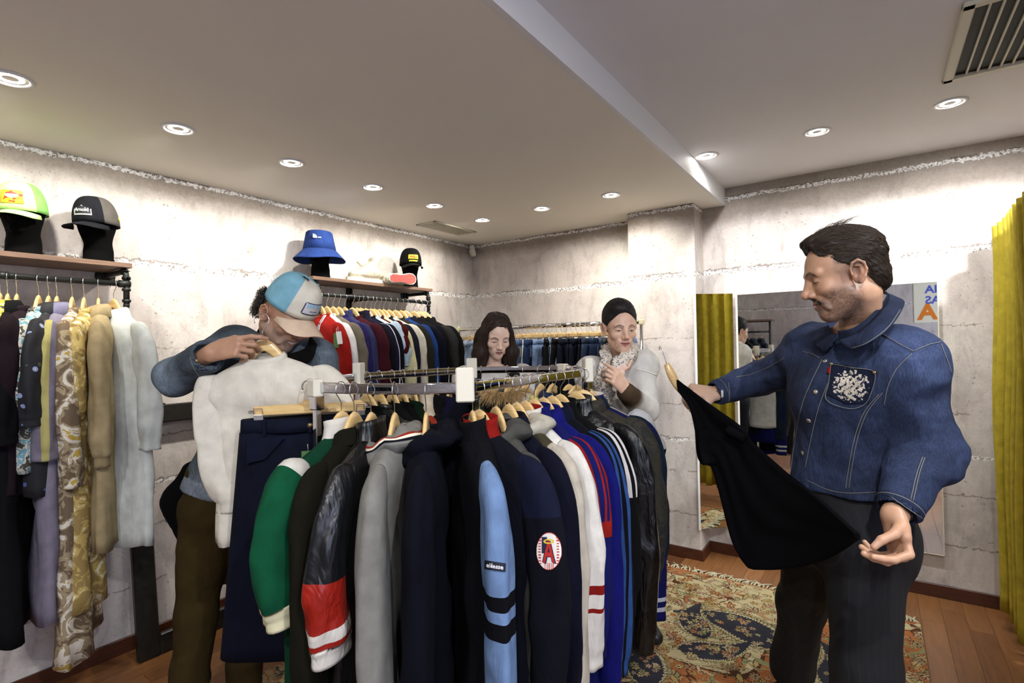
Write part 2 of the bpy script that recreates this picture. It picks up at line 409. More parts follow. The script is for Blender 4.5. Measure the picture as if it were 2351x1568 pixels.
# baseboards
def bb(name, x0, y0, x1, y1, th=.014, h=.075):
    b = MB(); L = math.hypot(x1 - x0, y1 - y0); a = math.atan2(y1 - y0, x1 - x0)
    b.box((0, 0, h / 2), (L, th, h), .003, Matrix.Translation(((x0 + x1) / 2, (y0 + y1) / 2, 0)) @ Matrix.Rotation(a, 4, 'Z')); struct(name, b, M['basewood'])
bb('baseboard_left', XL + .008, YN, XL + .008, YB); bb('baseboard_back', XL, YB - .008, XPL, YB - .008)
bb('baseboard_pillar', XPL - .01, YP - .008, XPR + .015, YP - .008); bb('baseboard_pillar_side', XPR + .008, YP - .01, XPR + .008, YB)
bb('baseboard_right', XPR, YB - .008, XR, YB - .008)

# recessed ceiling spotlights
M['lamp'] = NT('spot_lamp_glow').m
lb = M['lamp'].node_tree.nodes['Principled BSDF']; lb.inputs['Emission Color'].default_value = (1, .95, .88, 1); lb.inputs['Emission Strength'].default_value = 30; lb.inputs['Base Color'].default_value = (1, 1, 1, 1)
def ring_prof(prof, n=28):
    R = [np.array([(r * math.cos(t), r * math.sin(t), z) for t in np.arange(n) / n * 2 * PI]) for r, z in prof]; return R
dl_frame = mkmesh('bezel', *loftvf(ring_prof([(.052, .0), (.052, -.004), (.047, -.006), (.040, -.004), (.036, .004), (.036, .03)]), False), M['white_paint'])
dl_lamp = mkmesh('lamp', *loftvf(ring_prof([(.0005, .001), (.018, .0), (.028, -.001), (.034, .003)]), False), M['lamp'])
names_l = {-2: 'recessed round spotlight of the wall row, out of view', -1: 'recessed round spotlight of the wall row, out of view'}
rank = ['leftmost', 'second', 'third', 'fourth', 'fifth', 'sixth']
for i, (x, y) in enumerate(SPOTS_LOW + SPOTS_HIGH):
    z = ZL if i < len(SPOTS_LOW) else ZH
    if i < 2: lab = 'white recessed spotlight behind the camera above the left clothes rail'
    elif i < 8: lab = 'white recessed spotlight, %s from the left in the row above the left wall' % rank[i - 2]
    elif i == 8: lab = 'small tilted recessed spotlight beside the far end of the left row'
    elif i == 9: lab = 'bright recessed spotlight in the low ceiling just left of the ceiling step'
    elif i == 10: lab = 'brightest recessed spotlight just right of the ceiling step'
    elif i == 11: lab = 'recessed spotlight in the high ceiling above the bearded man in denim'
    elif i == 12: lab = 'recessed spotlight in the high ceiling below the slatted air vent'
    else: lab = 'recessed spotlight in the high ceiling, outside the picture'
    t = thing('ceiling_spotlight', lab, 'spotlight', (x, y, z), group='recessed ceiling spotlights')
    link('bezel', dl_frame, t).scale = (1.25, 1.25, 1); link('lamp', dl_lamp, t).scale = (1.25, 1.25, 1)
    L = bpy.data.lights.new('spot', 'SPOT'); L.energy = SPOT_W; L.spot_size = math.radians(SPOT_DEG); L.spot_blend = .9
    L.shadow_soft_size = .03; L.color = (1.0, .955, .89) if z == ZL else (.97, .97, 1.0)
    lo = bpy.data.objects.new('spot', L); COL.objects.link(lo); lo.parent = t; lo.location = (0, 0, -.012)
    aim = Vector((-1, .0, -.85)) if i < 8 else Vector((0, .85, -1)) if i < 13 else Vector((0, 0, -1)); lo.rotation_euler = aim.to_track_quat('-Z', 'Y').to_euler()
    if i >= 13: L.energy = SPOT_W * 2.2; L.spot_size = math.radians(120); lo.rotation_euler = Vector((-.45, .55, -1)).to_track_quat('-Z', 'Y').to_euler()
# slatted air vent in the high ceiling
t = thing('air_vent', 'large slatted air vent in the high ceiling, top right', 'vent', (.40, 2.50, ZH))
M['ventp'] = simple('vent_paint', srgb(196, 190, 168), .5)
b = MB()
for c, d in (((-.13, 0, -.008), (.035, .62, .016)), ((.29, 0, -.008), (.035, .62, .016)), ((.08, .295, -.008), (.455, .035, .016)), ((.08, -.295, -.008), (.455, .035, .016))): b.box(c, d, .004)
b.build('vent_frame', M['ventp'], t, smooth=False)
MB().box((.08, 0, -.0005), (.40, .57, .001)).build('duct_shade', M['black'], t, smooth=False)  # flat sheet coloured black for the shade inside the duct
sl = mkmesh('slat', *boxvf((0, 0, 0), (.006, .56, .012), 0), M['ventp'], smooth=False)
for k in range(10): o = link('slat', sl, t); o.location = (-.075 + k * .0345, 0, -.004); o.rotation_euler = (0, 0, 0)
# long linear vent near the corner
t = thing('linear_vent', 'long narrow white grille in the low ceiling near the corner', 'vent', (-2.79, 3.14, ZL))
b = MB()
for c, d in (((-.09, 0, -.004), (.02, .50, .008)), ((.09, 0, -.004), (.02, .50, .008)), ((0, .24, -.004), (.2, .02, .008)), ((0, -.24, -.004), (.2, .02, .008))): b.box(c, d, .002)
b.build('vent_frame', M['ventp'], t, smooth=False)
MB().box((0, 0, -.001), (.16, .46, .001)).build('duct_shade', simple('vent_shadow', srgb(90, 86, 78), .8), t, smooth=False)  # thin sheet whose dark colour stands in for shade behind the slats
sl = mkmesh('slat', *boxvf((0, 0, 0), (.010, .46, .006), 0), M['ventp'], smooth=False)
for k in range(6): o = link('slat', sl, t); o.location = (-.06 + k * .024, 0, -.004)
# motion sensor
t = thing('motion_sensor', 'small white motion sensor high in the corner under the ceiling', 'sensor', mat=Matrix.Translation((XL + .055, YB - .07, 2.375)) @ Matrix.Rotation(math.radians(-38), 4, 'Z') @ Matrix.Rotation(.2, 4, 'X'))
MB().box((0, 0, 0), (.065, .045, .10), .008).build('housing', M['white_plastic'], t, smooth=False)
MB().box((0, -.024, -.012), (.045, .008, .05), .003).build('lens_window', simple('sensor_lens', srgb(225, 225, 205), .3), t, smooth=False)

# wall mirrors
M['mirror'] = simple('mirror_glass', (.9, .92, .9), .015, 1.0)
t = thing('wall_mirror', 'large frameless wall mirror behind the man in denim', 'mirror', (-.235, YB - .018, 1.03))
MB().box((0, -.004, 0), (1.07, .006, 1.56), .0015).build('mirror_glass', M['mirror'], t, smooth=False)
b = MB(); b.box((-.5375, -.002, 0), (.012, .012, 1.56)); b.box((.5375, -.002, 0), (.005, .012, 1.56)); b.box((0, -.002, -.781), (1.07, .012, .005)); b.build('edge_strip', M['white_plastic'], t, smooth=False)
p0, p1 = np.array([-.998, 3.630]), np.array([-.795, 3.815]); dv = p1 - p0; L = np.linalg.norm(dv)
t = thing('side_mirror', 'narrow angled mirror panel between the pillar and the large mirror', 'mirror', ((p0[0] + p1[0]) / 2, (p0[1] + p1[1]) / 2, 1.02), (0, 0, math.atan2(dv[1], dv[0])))
MB().box((0, 0, 0), (L, .005, 1.60), .001).build('mirror_glass', M['mirror'], t, smooth=False)
b = MB(); b.box((-L / 2 - .004, -.002, 0), (.014, .014, 1.61)); b.build('edge_strip', M['white_paint'], t, smooth=False)

# curtain of the fitting room
M['curtain'] = fabric('mustard_curtain', .85, .5, 500, 8, .3)
CURT = srgb(196, 176, 56)
t = thing('fitting_room_curtain', 'mustard green curtain hanging from rings at the right edge', 'curtain', (.56, 2.9, 0))
ny, nz = 240, 24; V = []
for j in range(nz + 1):
    f = j / nz; z = .10 + f * 1.97
    for i in range(ny + 1):
        s = i / ny; y = .88 - s * 1.7; ph = s * 2 * PI * 15 + .6 * math.sin(s * 21)
        amp = .045 + .012 * math.sin(3 * f + s * 9)
        V.append((amp * math.sin(ph) + .006 * math.sin(9 * f + 5 * s) + .012 * (1 - f) * math.sin(s * 37), y + .012 * math.sin(2 * ph) * (1 - .3 * f), z))
Fc = [(j * (ny + 1) + i, j * (ny + 1) + i + 1, (j + 1) * (ny + 1) + i + 1, (j + 1) * (ny + 1) + i) for j in range(nz) for i in range(ny)]
o = part('curtain_cloth', V, Fc, M['curtain'], t, fcol=[CURT] * len(Fc)); md = o.modifiers.new('s', 'SOLIDIFY'); md.thickness = .002
tr = thing('curtain_rod', 'chrome curtain rod carrying the mustard curtain', 'rod', (.56, 2.9, 2.03))
MB().tube([(0, .94, 0), (0, -1.1, 0)], .010, 12).build('rod_tube', M['chrome'], tr)
rg = mkmesh('curtain_ring', *loftvf(ring_prof([(.021, -.004), (.021, .004), (.029, .004), (.029, -.004), (.021, -.004)], 20), False), M['chrome'])
for k in range(15): o = link('grommet', rg, t); o.location = (0, .84 - k * .1133, 2.03); o.rotation_euler = (PI / 2, 0, 0)

# opening to the street: a glazed window on the right wall, behind the camera
M['day'] = NT('daylight_pane').m; lb = M['day'].node_tree.nodes['Principled BSDF']; lb.inputs['Emission Color'].default_value = (.62, .72, 1, 1); lb.inputs['Emission Strength'].default_value = 3.0
b = MB(); b.box((XR - .004, -.55, 1.45), (.008, 1.5, 1.7)); w1 = struct('window_1', b, M['day'])
for y in (-1.33, -.55, .23): MB().box((XR - .02, y, 1.45), (.04, .05, 1.8), .004).build('window_frame', M['white_paint'], w1, smooth=False)
for z in (.57, 2.33): MB().box((XR - .02, -.55, z), (.04, 1.6, .05), .004).build('window_frame', M['white_paint'], w1, smooth=False)
# poster seen in the mirror
t = thing('wall_poster', 'cream poster with blue letters and orange shape, seen in the large mirror', 'poster', mat=Matrix.Translation((.72, YN + .006, 1.97)) @ Matrix.Rotation(PI, 4, 'Z'))
MB().box((0, 0, 0), (.50, .006, .56), .001).build('paper', simple('poster_paper', srgb(236, 232, 205), .6), t, smooth=False)
# ---------------------------------------------------------------- text as flat mesh
_TXT = {}
def text_mesh(s, size, col_mat, bold=0.0, thick=.0008):
    k = (s, size, col_mat.name, bold)
    if k in _TXT: return _TXT[k]
    cu = bpy.data.curves.new('lettering', 'FONT'); cu.body = s; cu.size = size; cu.align_x = 'CENTER'; cu.align_y = 'CENTER'
    cu.extrude = thick; cu.offset = bold; cu.resolution_u = 3
    o = bpy.data.objects.new('lettering', cu); COL.objects.link(o)
    dg = bpy.context.evaluated_depsgraph_get(); me = bpy.data.meshes.new_from_object(o.evaluated_get(dg))
    me.materials.clear(); me.materials.append(col_mat); bpy.data.objects.remove(o); _TXT[k] = me; return me
def lettering(s, size, mat, parent, M4, bold=0.0, label=None):
    o = link('lettering', text_mesh(s, size, mat, bold), parent, label); o.matrix_local = M4; return o
def flat_poly(pts, th=.001):
    n = len(pts); V = [(x, y, 0) for x, y in pts] + [(x, y, th) for x, y in pts]
    Fc = [tuple(range(n))[::-1], tuple(range(n, 2 * n))] + [(i, (i + 1) % n, (i + 1) % n + n, i + n) for i in range(n)]
    return V, Fc
pt = [o for o in bpy.data.objects if o.get('category') == 'poster'][0]
F4 = lambda x, z, y=-.004, s=1: Matrix.Translation((x, y, z)) @ Matrix.Rotation(PI / 2, 4, 'X')
BLUE_INK = simple('blue_ink', srgb(60, 84, 190), .6); ORANGE_INK = simple('orange_ink', srgb(232, 130, 20), .6)
lettering('CIA', .15, BLUE_INK, pt, F4(0, .18), .004); lettering('LAS', .15, BLUE_INK, pt, F4(0, .03), .004); lettering('A', .30, ORANGE_INK, pt, F4(.1, -.14), .012)

# ---------------------------------------------------------------- hangers
def hanger_mesh():
    xs = np.linspace(-1, 1, 33); path = []; rr = []
    for x in xs:
        a = abs(x); path.append((x * .168, .0 - .008 * a * a, -.106 - .245 * (math.sqrt(a * a + .03) - .173) - .022 * a ** 3))
        rr.append((.0235 - .015 * a ** .6, .0065 + .006 * a ** 2))
    R = rings(path, rr, 12, up=(0, 0, 1), sq=3.0)
    return mkmesh('wood_bar', *loftvf(R), M['beech'])
def hook_path(r=.0245, stem=.098):
    p = [(math.cos(a) * r, 0, math.sin(a) * r - r + .004) for a in np.radians(np.arange(200, -61, -15))]
    p += [(.007, 0, -.050), (0, 0, -.059), (0, 0, -stem)]; return p
WOODBAR = hanger_mesh()
HOOK = mkmesh('hook', *tubevf(hook_path(), .0016, 6), M['steel'])
def hanger(Mx, label, group='wooden hangers', hooked=True):
    t = thing('clothes_hanger', label, 'hanger', mat=Mx, group=group); link('wood_bar', WOODBAR, t); link('hook', HOOK, t); return t
def clip_hanger_meshes():
    b = MB(); b.box((0, 0, -.092), (.34, .012, .026), .003); b.box((0, 0, -.083), (.05, .014, .03), .004)
    bar = mkmesh('wood_bar', b.V, b.F, M['beech'], smooth=False)
    c = MB()
    c.box((0, -.008, -.125), (.028, .003, .045), .001); c.box((0, .008, -.125), (.028, .003, .045), .001)
    c.tube([(-.014, 0, -.105), (.014, 0, -.105)], .007, 8); c.tube([(-.012, -.009, -.10), (-.012, -.016, -.082), (.012, -.016, -.082), (.012, -.009, -.10)], .0014, 5)
    c.tube([(-.03, 0, -.094), (.03, 0, -.094)], .003, 6)
    return bar, mkmesh('clip', c.V, c.F, M['steel'], smooth=False)
CBAR, CLIP = clip_hanger_meshes()
def clip_hanger(Mx, label, group='clip hangers', w=.17):
    t = thing('clip_hanger', label, 'hanger', mat=Mx, group=group); link('wood_bar', CBAR, t); link('hook', HOOK, t)
    for s in (-1, 1): o = link('clip', CLIP, t); o.location = (s * w, 0, 0)
    return t

# ---------------------------------------------------------------- garments (local: X shoulders, Y front(-), Z up, origin at the rail)
def garment(Mx, label, cat='jacket', name=None, col=(.02, .02, .03), col2=None, mat='cotton', collar='crew', ccol=None, clist=None,
            L=.64, sl=.60, sw=.215, bw=.235, th=.045, bands=(), stripes=(), stripe_pos=(), cuff=None, hemc=None, seed=0, group=None,
            zip_col=None, sfwd=0.0, slack=1.0, sleeves=True, pat=None, bodybands=(), lining=None, wr=1.0, spread=0.0, stripe_to=1.0, xmin=None, flare=0.0):
    def lim(V):
        if xmin is None: return V
        V = np.array(V); m = V[:, 0] < xmin + .05; V[m, 0] = xmin + .05 * np.exp(np.clip((V[m, 0] - xmin - .05) / .05, -6, 0)) ; return V
    r = np.random.RandomState(seed + 11); col2 = col2 or col; ccol = ccol or col
    name = name or cat.replace(' ', '_')
    t = thing(name, label, cat, mat=Mx, group=group); m = pat or M[mat]
    # body
    N = 40; zn = -.152
    prof = [(0, .062, .030), (.008, .078, .033), (.026, .118, .036), (.052, .168, .040), (.078, .200, .043), (.108, sw + .004, .046), (.15, bw * .97, .048)]
    rows = [(zn - d, wd, tt) for d, wd, tt in prof]
    nb = 15
    for k in range(1, nb + 1):
        f = k / nb; rows.append((zn - .15 - (L - .15) * f, bw * (.97 + .05 * f) * (1 - (.05 if hemc and k == nb else 0)), (th + .012 * f)))
    ph = r.uniform(0, 6, 6); R = []; cols = []
    th_ = np.arange(N) / N * 2 * PI
    for k, (z, wd, tt) in enumerate(rows):
        f = max(0, (k - 5) / (len(rows) - 5)); c, s = np.cos(th_), np.sin(th_)
        c = np.sign(c) * np.abs(c) ** .75
        fold = wr * .016 * vnoise(np.stack([2.2 * np.cos(th_), 2.2 * np.sin(th_), 0 * th_ + z * 9 + ph[5]], 1), seed + 1) * min(1, f * 4) + wr * .014 * f * (np.sin(th_ * 5 + ph[0]) + .7 * np.sin(th_ * 9 + ph[1] + 2 * f)) + wr * .006 * np.sin(th_ * 3 + z * 18 + ph[2])
        tt_ = tt + fold
        y = s * tt_ + wr * .014 * f * np.sin(c * 4 + ph[3] + f) ; x = c * wd + .008 * f * wr * np.sin(z * 14 + ph[4])
        if k == 0: z_ = z + np.where(s < 0, -.018, .006) * np.abs(s)
        elif k < 3: z_ = z + np.where(s < 0, -.012, .0) * np.abs(s)
        else: z_ = z + 0 * s
        R.append(np.stack([x, y, z_ + (0.006 * np.sin(th_ * 4 + ph[5]) if k == len(rows) - 1 else 0)], 1))
    V, Fc = loftvf(R, False); V = lim(V)
    fc = []
    for k in range(len(R) - 1):
        z = (rows[k][0] + rows[k + 1][0]) / 2; cc = col
        for z0, z1, bc in bodybands:
            if z0 >= z >= z1: cc = bc
        if hemc and k >= len(R) - 2: cc = hemc
        fc += [cc] * N
    o = part('body', V, Fc, m, t, fcol=fc); md = o.modifiers.new('s', 'SOLIDIFY'); md.thickness = .004; md.offset = -1
    # sleeves
    if sleeves:
        for s in (-1, 1):
            f = slack * (1 + .1 * r.uniform(-1, 1)); fy = sfwd + r.uniform(-.012, .012)
            ctrl = [(s * (sw - .060), 0, zn - .066), (s * (sw - .012), 0, zn - .100), (s * (sw + .020 * f), fy * .3, zn - .170), (s * (sw + .036 * f + spread * .3), fy * .6, zn - .17 - (sl - .09) * .25),
                    (s * (sw + .042 * f + spread * .6), fy, zn - .17 - (sl - .09) * .55), (s * (sw + .034 * f + spread), fy * 1.2, zn - .17 - (sl - .09) * .82), (s * (sw + .030 * f + spread), fy * 1.3, zn - .08 - sl)]
            path = smoothpath(ctrl, 7); d = np.r_[0, np.cumsum(np.linalg.norm(np.diff(path, axis=0), axis=1))]; tot = d[-1]; u = d / tot
            cuts = sorted({round(v, 4) for bb_ in bands for v in bb_[:2]} | ({.93} if cuff else set()) | set(stripe_pos))
            uu = np.unique(np.r_[u[::1], [c_ for c_ in cuts if 0 < c_ < 1], [c_ + .0005 for c_ in cuts if 0 < c_ < 1]])
            pth = interp(uu, u, path); n2 = 28
            ra = np.interp(uu, [0, .08, .2, .45, .8, .92, .935, 1], [.030, .054, .064, .060 + flare * .4, .056 + flare, .052 + flare, .040 if cuff else .047 + flare, .038 if cuff else .048 + flare]) * (1 if sl > .35 else 1.15)
            rb = ra * np.interp(uu, [0, .15, .5, 1], [.60, .56, .62, .74])
            R = rings(pth, list(zip(rb, ra)), n2, up=(0, 1, 0))
            a = np.arange(n2) / n2 * 2 * PI; p2 = r.uniform(0, 6, 4)
            for k in range(len(R)):
                cen = pth[k]; g = min(1, uu[k] * 4)
                w_ = 1 + wr * g * (.075 * np.sin(a * 3 + p2[0] + uu[k] * 5) + .05 * np.sin(a * 5 + p2[1] - uu[k] * 9) ) + wr * g * .13 * vnoise(np.stack([1.3 * np.cos(a) + p2[2], 1.3 * np.sin(a), 0 * a + uu[k] * 9 + p2[3]], 1), seed)
                R[k] = cen + (R[k] - cen) * w_[:, None]
            V, Fc = loftvf(R, True); V = lim(V); fc = []
            for k in range(len(R) - 1):
                um = (uu[k] + uu[k + 1]) / 2; base = col2
                for u0, u1, bc in bands:
                    if u0 <= um < u1: base = bc
                if cuff and um > .93: base = cuff
                for j in range(n2):
                    cc = base
                    if stripes and um < stripe_to:
                        # outer side of the sleeve: B axis outward
                        q = (j + .5) / n2 * 2 * PI
                        ang = q - (PI * .5 if s > 0 else PI * 1.5) + .0
                        ang = (ang + PI) % (2 * PI) - PI
                        for a0, a1, sc in stripes:
                            if a0 <= ang < a1: cc = sc
                    fc.append(cc)
            fc += [base, base]
            part('sleeve', V, Fc, m, t, fcol=fc)
    # collar
    n3 = 36; a = np.arange(n3) / n3 * 2 * PI
    def neckring(rx, ry, z, dip=.018, zf=0):
        return np.stack([rx * np.cos(a), ry * np.sin(a), z + np.where(np.sin(a) < 0, -dip, .006) * np.abs(np.sin(a)) + zf], 1)
    if collar in ('crew', 'vneck'):
        dip = .02 if collar == 'crew' else .16
        c_ = clist or [ccol]
        p = neckring(.070, .037, zn + .002, dip if collar == 'crew' else .02)
        p = np.concatenate([p, p[:1]]); V, Fc = tubevf(p, [(.014, .006)] * len(p), 8, False, up=(0, 0, 1)); part('neckband', V, Fc, m, t, fcol=[ccol] * len(Fc))
        if collar == 'vneck':
            for s in (-1, 1):
                pp = [(s * .066, -.012, zn + .004), (s * .055, -.045, zn - .06), (s * .03, -.054, zn - .16), (s * .003, -.056, zn - .25)]
                for q, cc in enumerate((clist or [ccol])[:3]):
                    V, Fc = tubevf(smoothpath([(x + s * q * .008, y - .002, z) for x, y, z in pp], 4), (.005, .0045) if False else .0045, 6); part('neckband', V, Fc, m, t, fcol=[cc] * len(Fc))
    elif collar == 'stand':
        R = [neckring(.080, .044, zn - .012), neckring(.070, .038, zn + .012), neckring(.066, .036, zn + .030, .012), neckring(.068, .037, zn + .048, .010), neckring(.064, .034, zn + .048, .010), neckring(.064, .034, zn + .0, .010)]
        V, Fc = loftvf(R, False); fc = sum([[c] * n3 for c in (clist or [ccol] * 5)], []); part('collar', V, Fc, m, t, fcol=fc[:len(Fc)])
    elif collar == 'shirt':
        R = [neckring(.060, .030, zn - .004), neckring(.062, .032, zn + .030, .012), neckring(.068, .038, zn + .036, .012), neckring(.082, .048, zn + .018, .016), neckring(.098, .058, zn - .022, .028), neckring(.094, .055, zn - .024, .028)]
        V, Fc = loftvf(R, False); part('collar', V, Fc, m, t, fcol=[ccol] * len(Fc))
    elif collar == 'hood':
        R = []
        cen = neckring(.092, .060, zn - .005, .05)
        for k in range(29):
            q = k / 28 * 2 * PI
            rr = .027 + .006 * np.sin(a * 3 + ph[0]) + .005 * np.sin(a * 7 + ph[1] + 2 * math.sin(q)) + .004 * np.sin(a * 2 + 3 * q)
            hb = np.where(np.sin(a) > 0, 1 + .8 * np.sin(a), 1)
            out = np.stack([np.cos(a), np.sin(a), 0 * a], 1)
            R.append(cen + out * (rr * hb * math.cos(q))[:, None] * .9 + np.array([0, 0, 1.]) * (rr * 1.05 * math.sin(q))[:, None])
        V, Fc = loftvf(R, False); fc = []
        for k in range(28):
            q = (k + .5) / 28 * 360; cc = ccol
            if clist:
                if 38 < q < 50: cc = clist[0]
                elif 25 < q < 38: cc = clist[1]
                elif 12 < q < 25: cc = clist[2]
            fc += [cc] * n3
        part('hood', V, Fc, m, t, fcol=fc)
    elif collar == 'lapel':
        R = [neckring(.066, .034, zn - .006), neckring(.066, .036, zn + .026, .014), neckring(.080, .046, zn + .022, .02), neckring(.095, .058, zn - .02, .03)]
        V, Fc = loftvf(R, False); part('collar', V, Fc, m, t, fcol=[ccol] * len(Fc))
        for s in (-1, 1):
            V = [(s * .02, -.062, zn - .30), (s * .012, -.058, zn - .05), (s * .075, -.066, zn - .03), (s * .10, -.068, zn - .09), (s * .06, -.066, zn - .2)]
            part('lapel', V, [(0, 1, 2, 3, 4)], m, t, fcol=[ccol])
    if zip_col:
        b = MB(); b.box((0, -(th + .018), zn - .04 - (L - .1) / 2), (.010, .004, L - .12), .001); b.build('zip', zip_col, t, smooth=False)
    return t
def pants(Mx, label, col, mat='denim', L=.95, w=.19, name='jeans', cat='jeans', group=None, seed=0, skirt=False, wb=None):
    """hung by the waistband from a clip hanger, folded flat"""
    t = thing(name, label, cat, mat=Mx, group=group); r = np.random.RandomState(seed); N = 36; th_ = np.arange(N) / N * 2 * PI; z0 = -.118
    def tube_part(nm, cx, w0, w1, za, zb, t0, t1, rowsn=12, cc=col):
        R = []; ph = r.uniform(0, 6, 4)
        for k in range(rowsn + 1):
            f = k / rowsn; z = za + (zb - za) * f; wd = w0 + (w1 - w0) * f; tt = t0 + (t1 - t0) * f
            fo = .010 * f * (np.sin(th_ * 4 + ph[0]) + .6 * np.sin(th_ * 7 + ph[1] + f * 3)) + .004 * np.sin(th_ * 3 + z * 30 + ph[2])
            R.append(np.stack([cx + np.sign(np.cos(th_)) * np.abs(np.cos(th_)) ** .7 * wd, np.sin(th_) * (tt + fo), z + 0 * th_], 1))
        V, Fc = loftvf(R, True); return part(nm, V, Fc, M[mat], t, fcol=[cc] * len(Fc))
    tube_part('waistband', 0, w * .96, w * .97, z0, z0 - .042, .020, .024, 2, wb or tuple(c * 1.15 for c in col))
    if skirt: tube_part('skirt_body', 0, w * .98, w * 1.28, z0 - .04, z0 - L, .022, .05, 16)
    else:
        tube_part('seat', 0, w * .98, w * 1.12, z0 - .04, z0 - .25, .022, .035, 6)
        for s in (-1, 1): tube_part('leg', s * w * .55, w * .58, w * .42, z0 - .22, z0 - L, .034, .028, 10)
    for x in (-.12, 0, .12):
        V, Fc = boxvf((x * w / .19, -.028, z0 - .022), (.010, .003, .05), .001); part('belt_loop', V, Fc, M[mat], t, fcol=[col] * len(Fc), smooth=False)
    for s in (-1, 1):
        V = [(s * w * .35, -.031, z0 - .055), (s * w * .86, -.028, z0 - .055), (s * w * .88, -.030, z0 - .13), (s * w * .62, -.033, z0 - .12)]
        part('pocket', V + [(x, y - .003, z) for x, y, z in V], [(4, 5, 6, 7), (0, 1, 5, 4), (1, 2, 6, 5), (2, 3, 7, 6), (3, 0, 4, 7)], M[mat], t, fcol=[tuple(c * 1.25 for c in col)] * 5, smooth=False)
    o = part('button', *tubevf([(0, -.026, z0 - .022), (0, -.032, z0 - .022)], .008, 12), M['brass'], t)
    return t
def hang(pos, out, tilt=0.0, roll=0.0):
    """matrix: garment X axis along the horizontal vector out, Z up"""
    x = np.array([out[0], out[1], 0.]); x /= np.linalg.norm(x); z = np.array([0, 0, 1.]); y = np.cross(z, x)
    m = frame_mat(pos, x, y, z)
    if tilt or roll: m = m @ Matrix.Rotation(roll, 4, 'Y') @ Matrix.Rotation(tilt, 4, 'X')
    return m

def find_dir(p, sx, nominal, r=.235, dz=-.22):
    """horizontal direction whose shoulder end shows at picture column sx"""
    best = None
    for a in np.linspace(-1.25, 1.25, 251):
        c, s = math.cos(a), math.sin(a); d = np.array([nominal[0] * c - nominal[1] * s, nominal[0] * s + nominal[1] * c, 0]); e = abs(proj(np.array(p) + d * r + np.array((0, 0, dz)))[0] - sx) + 3 * abs(a)
        if best is None or e < best[0]: best = (e, a, d)
    return best[1], best[2]
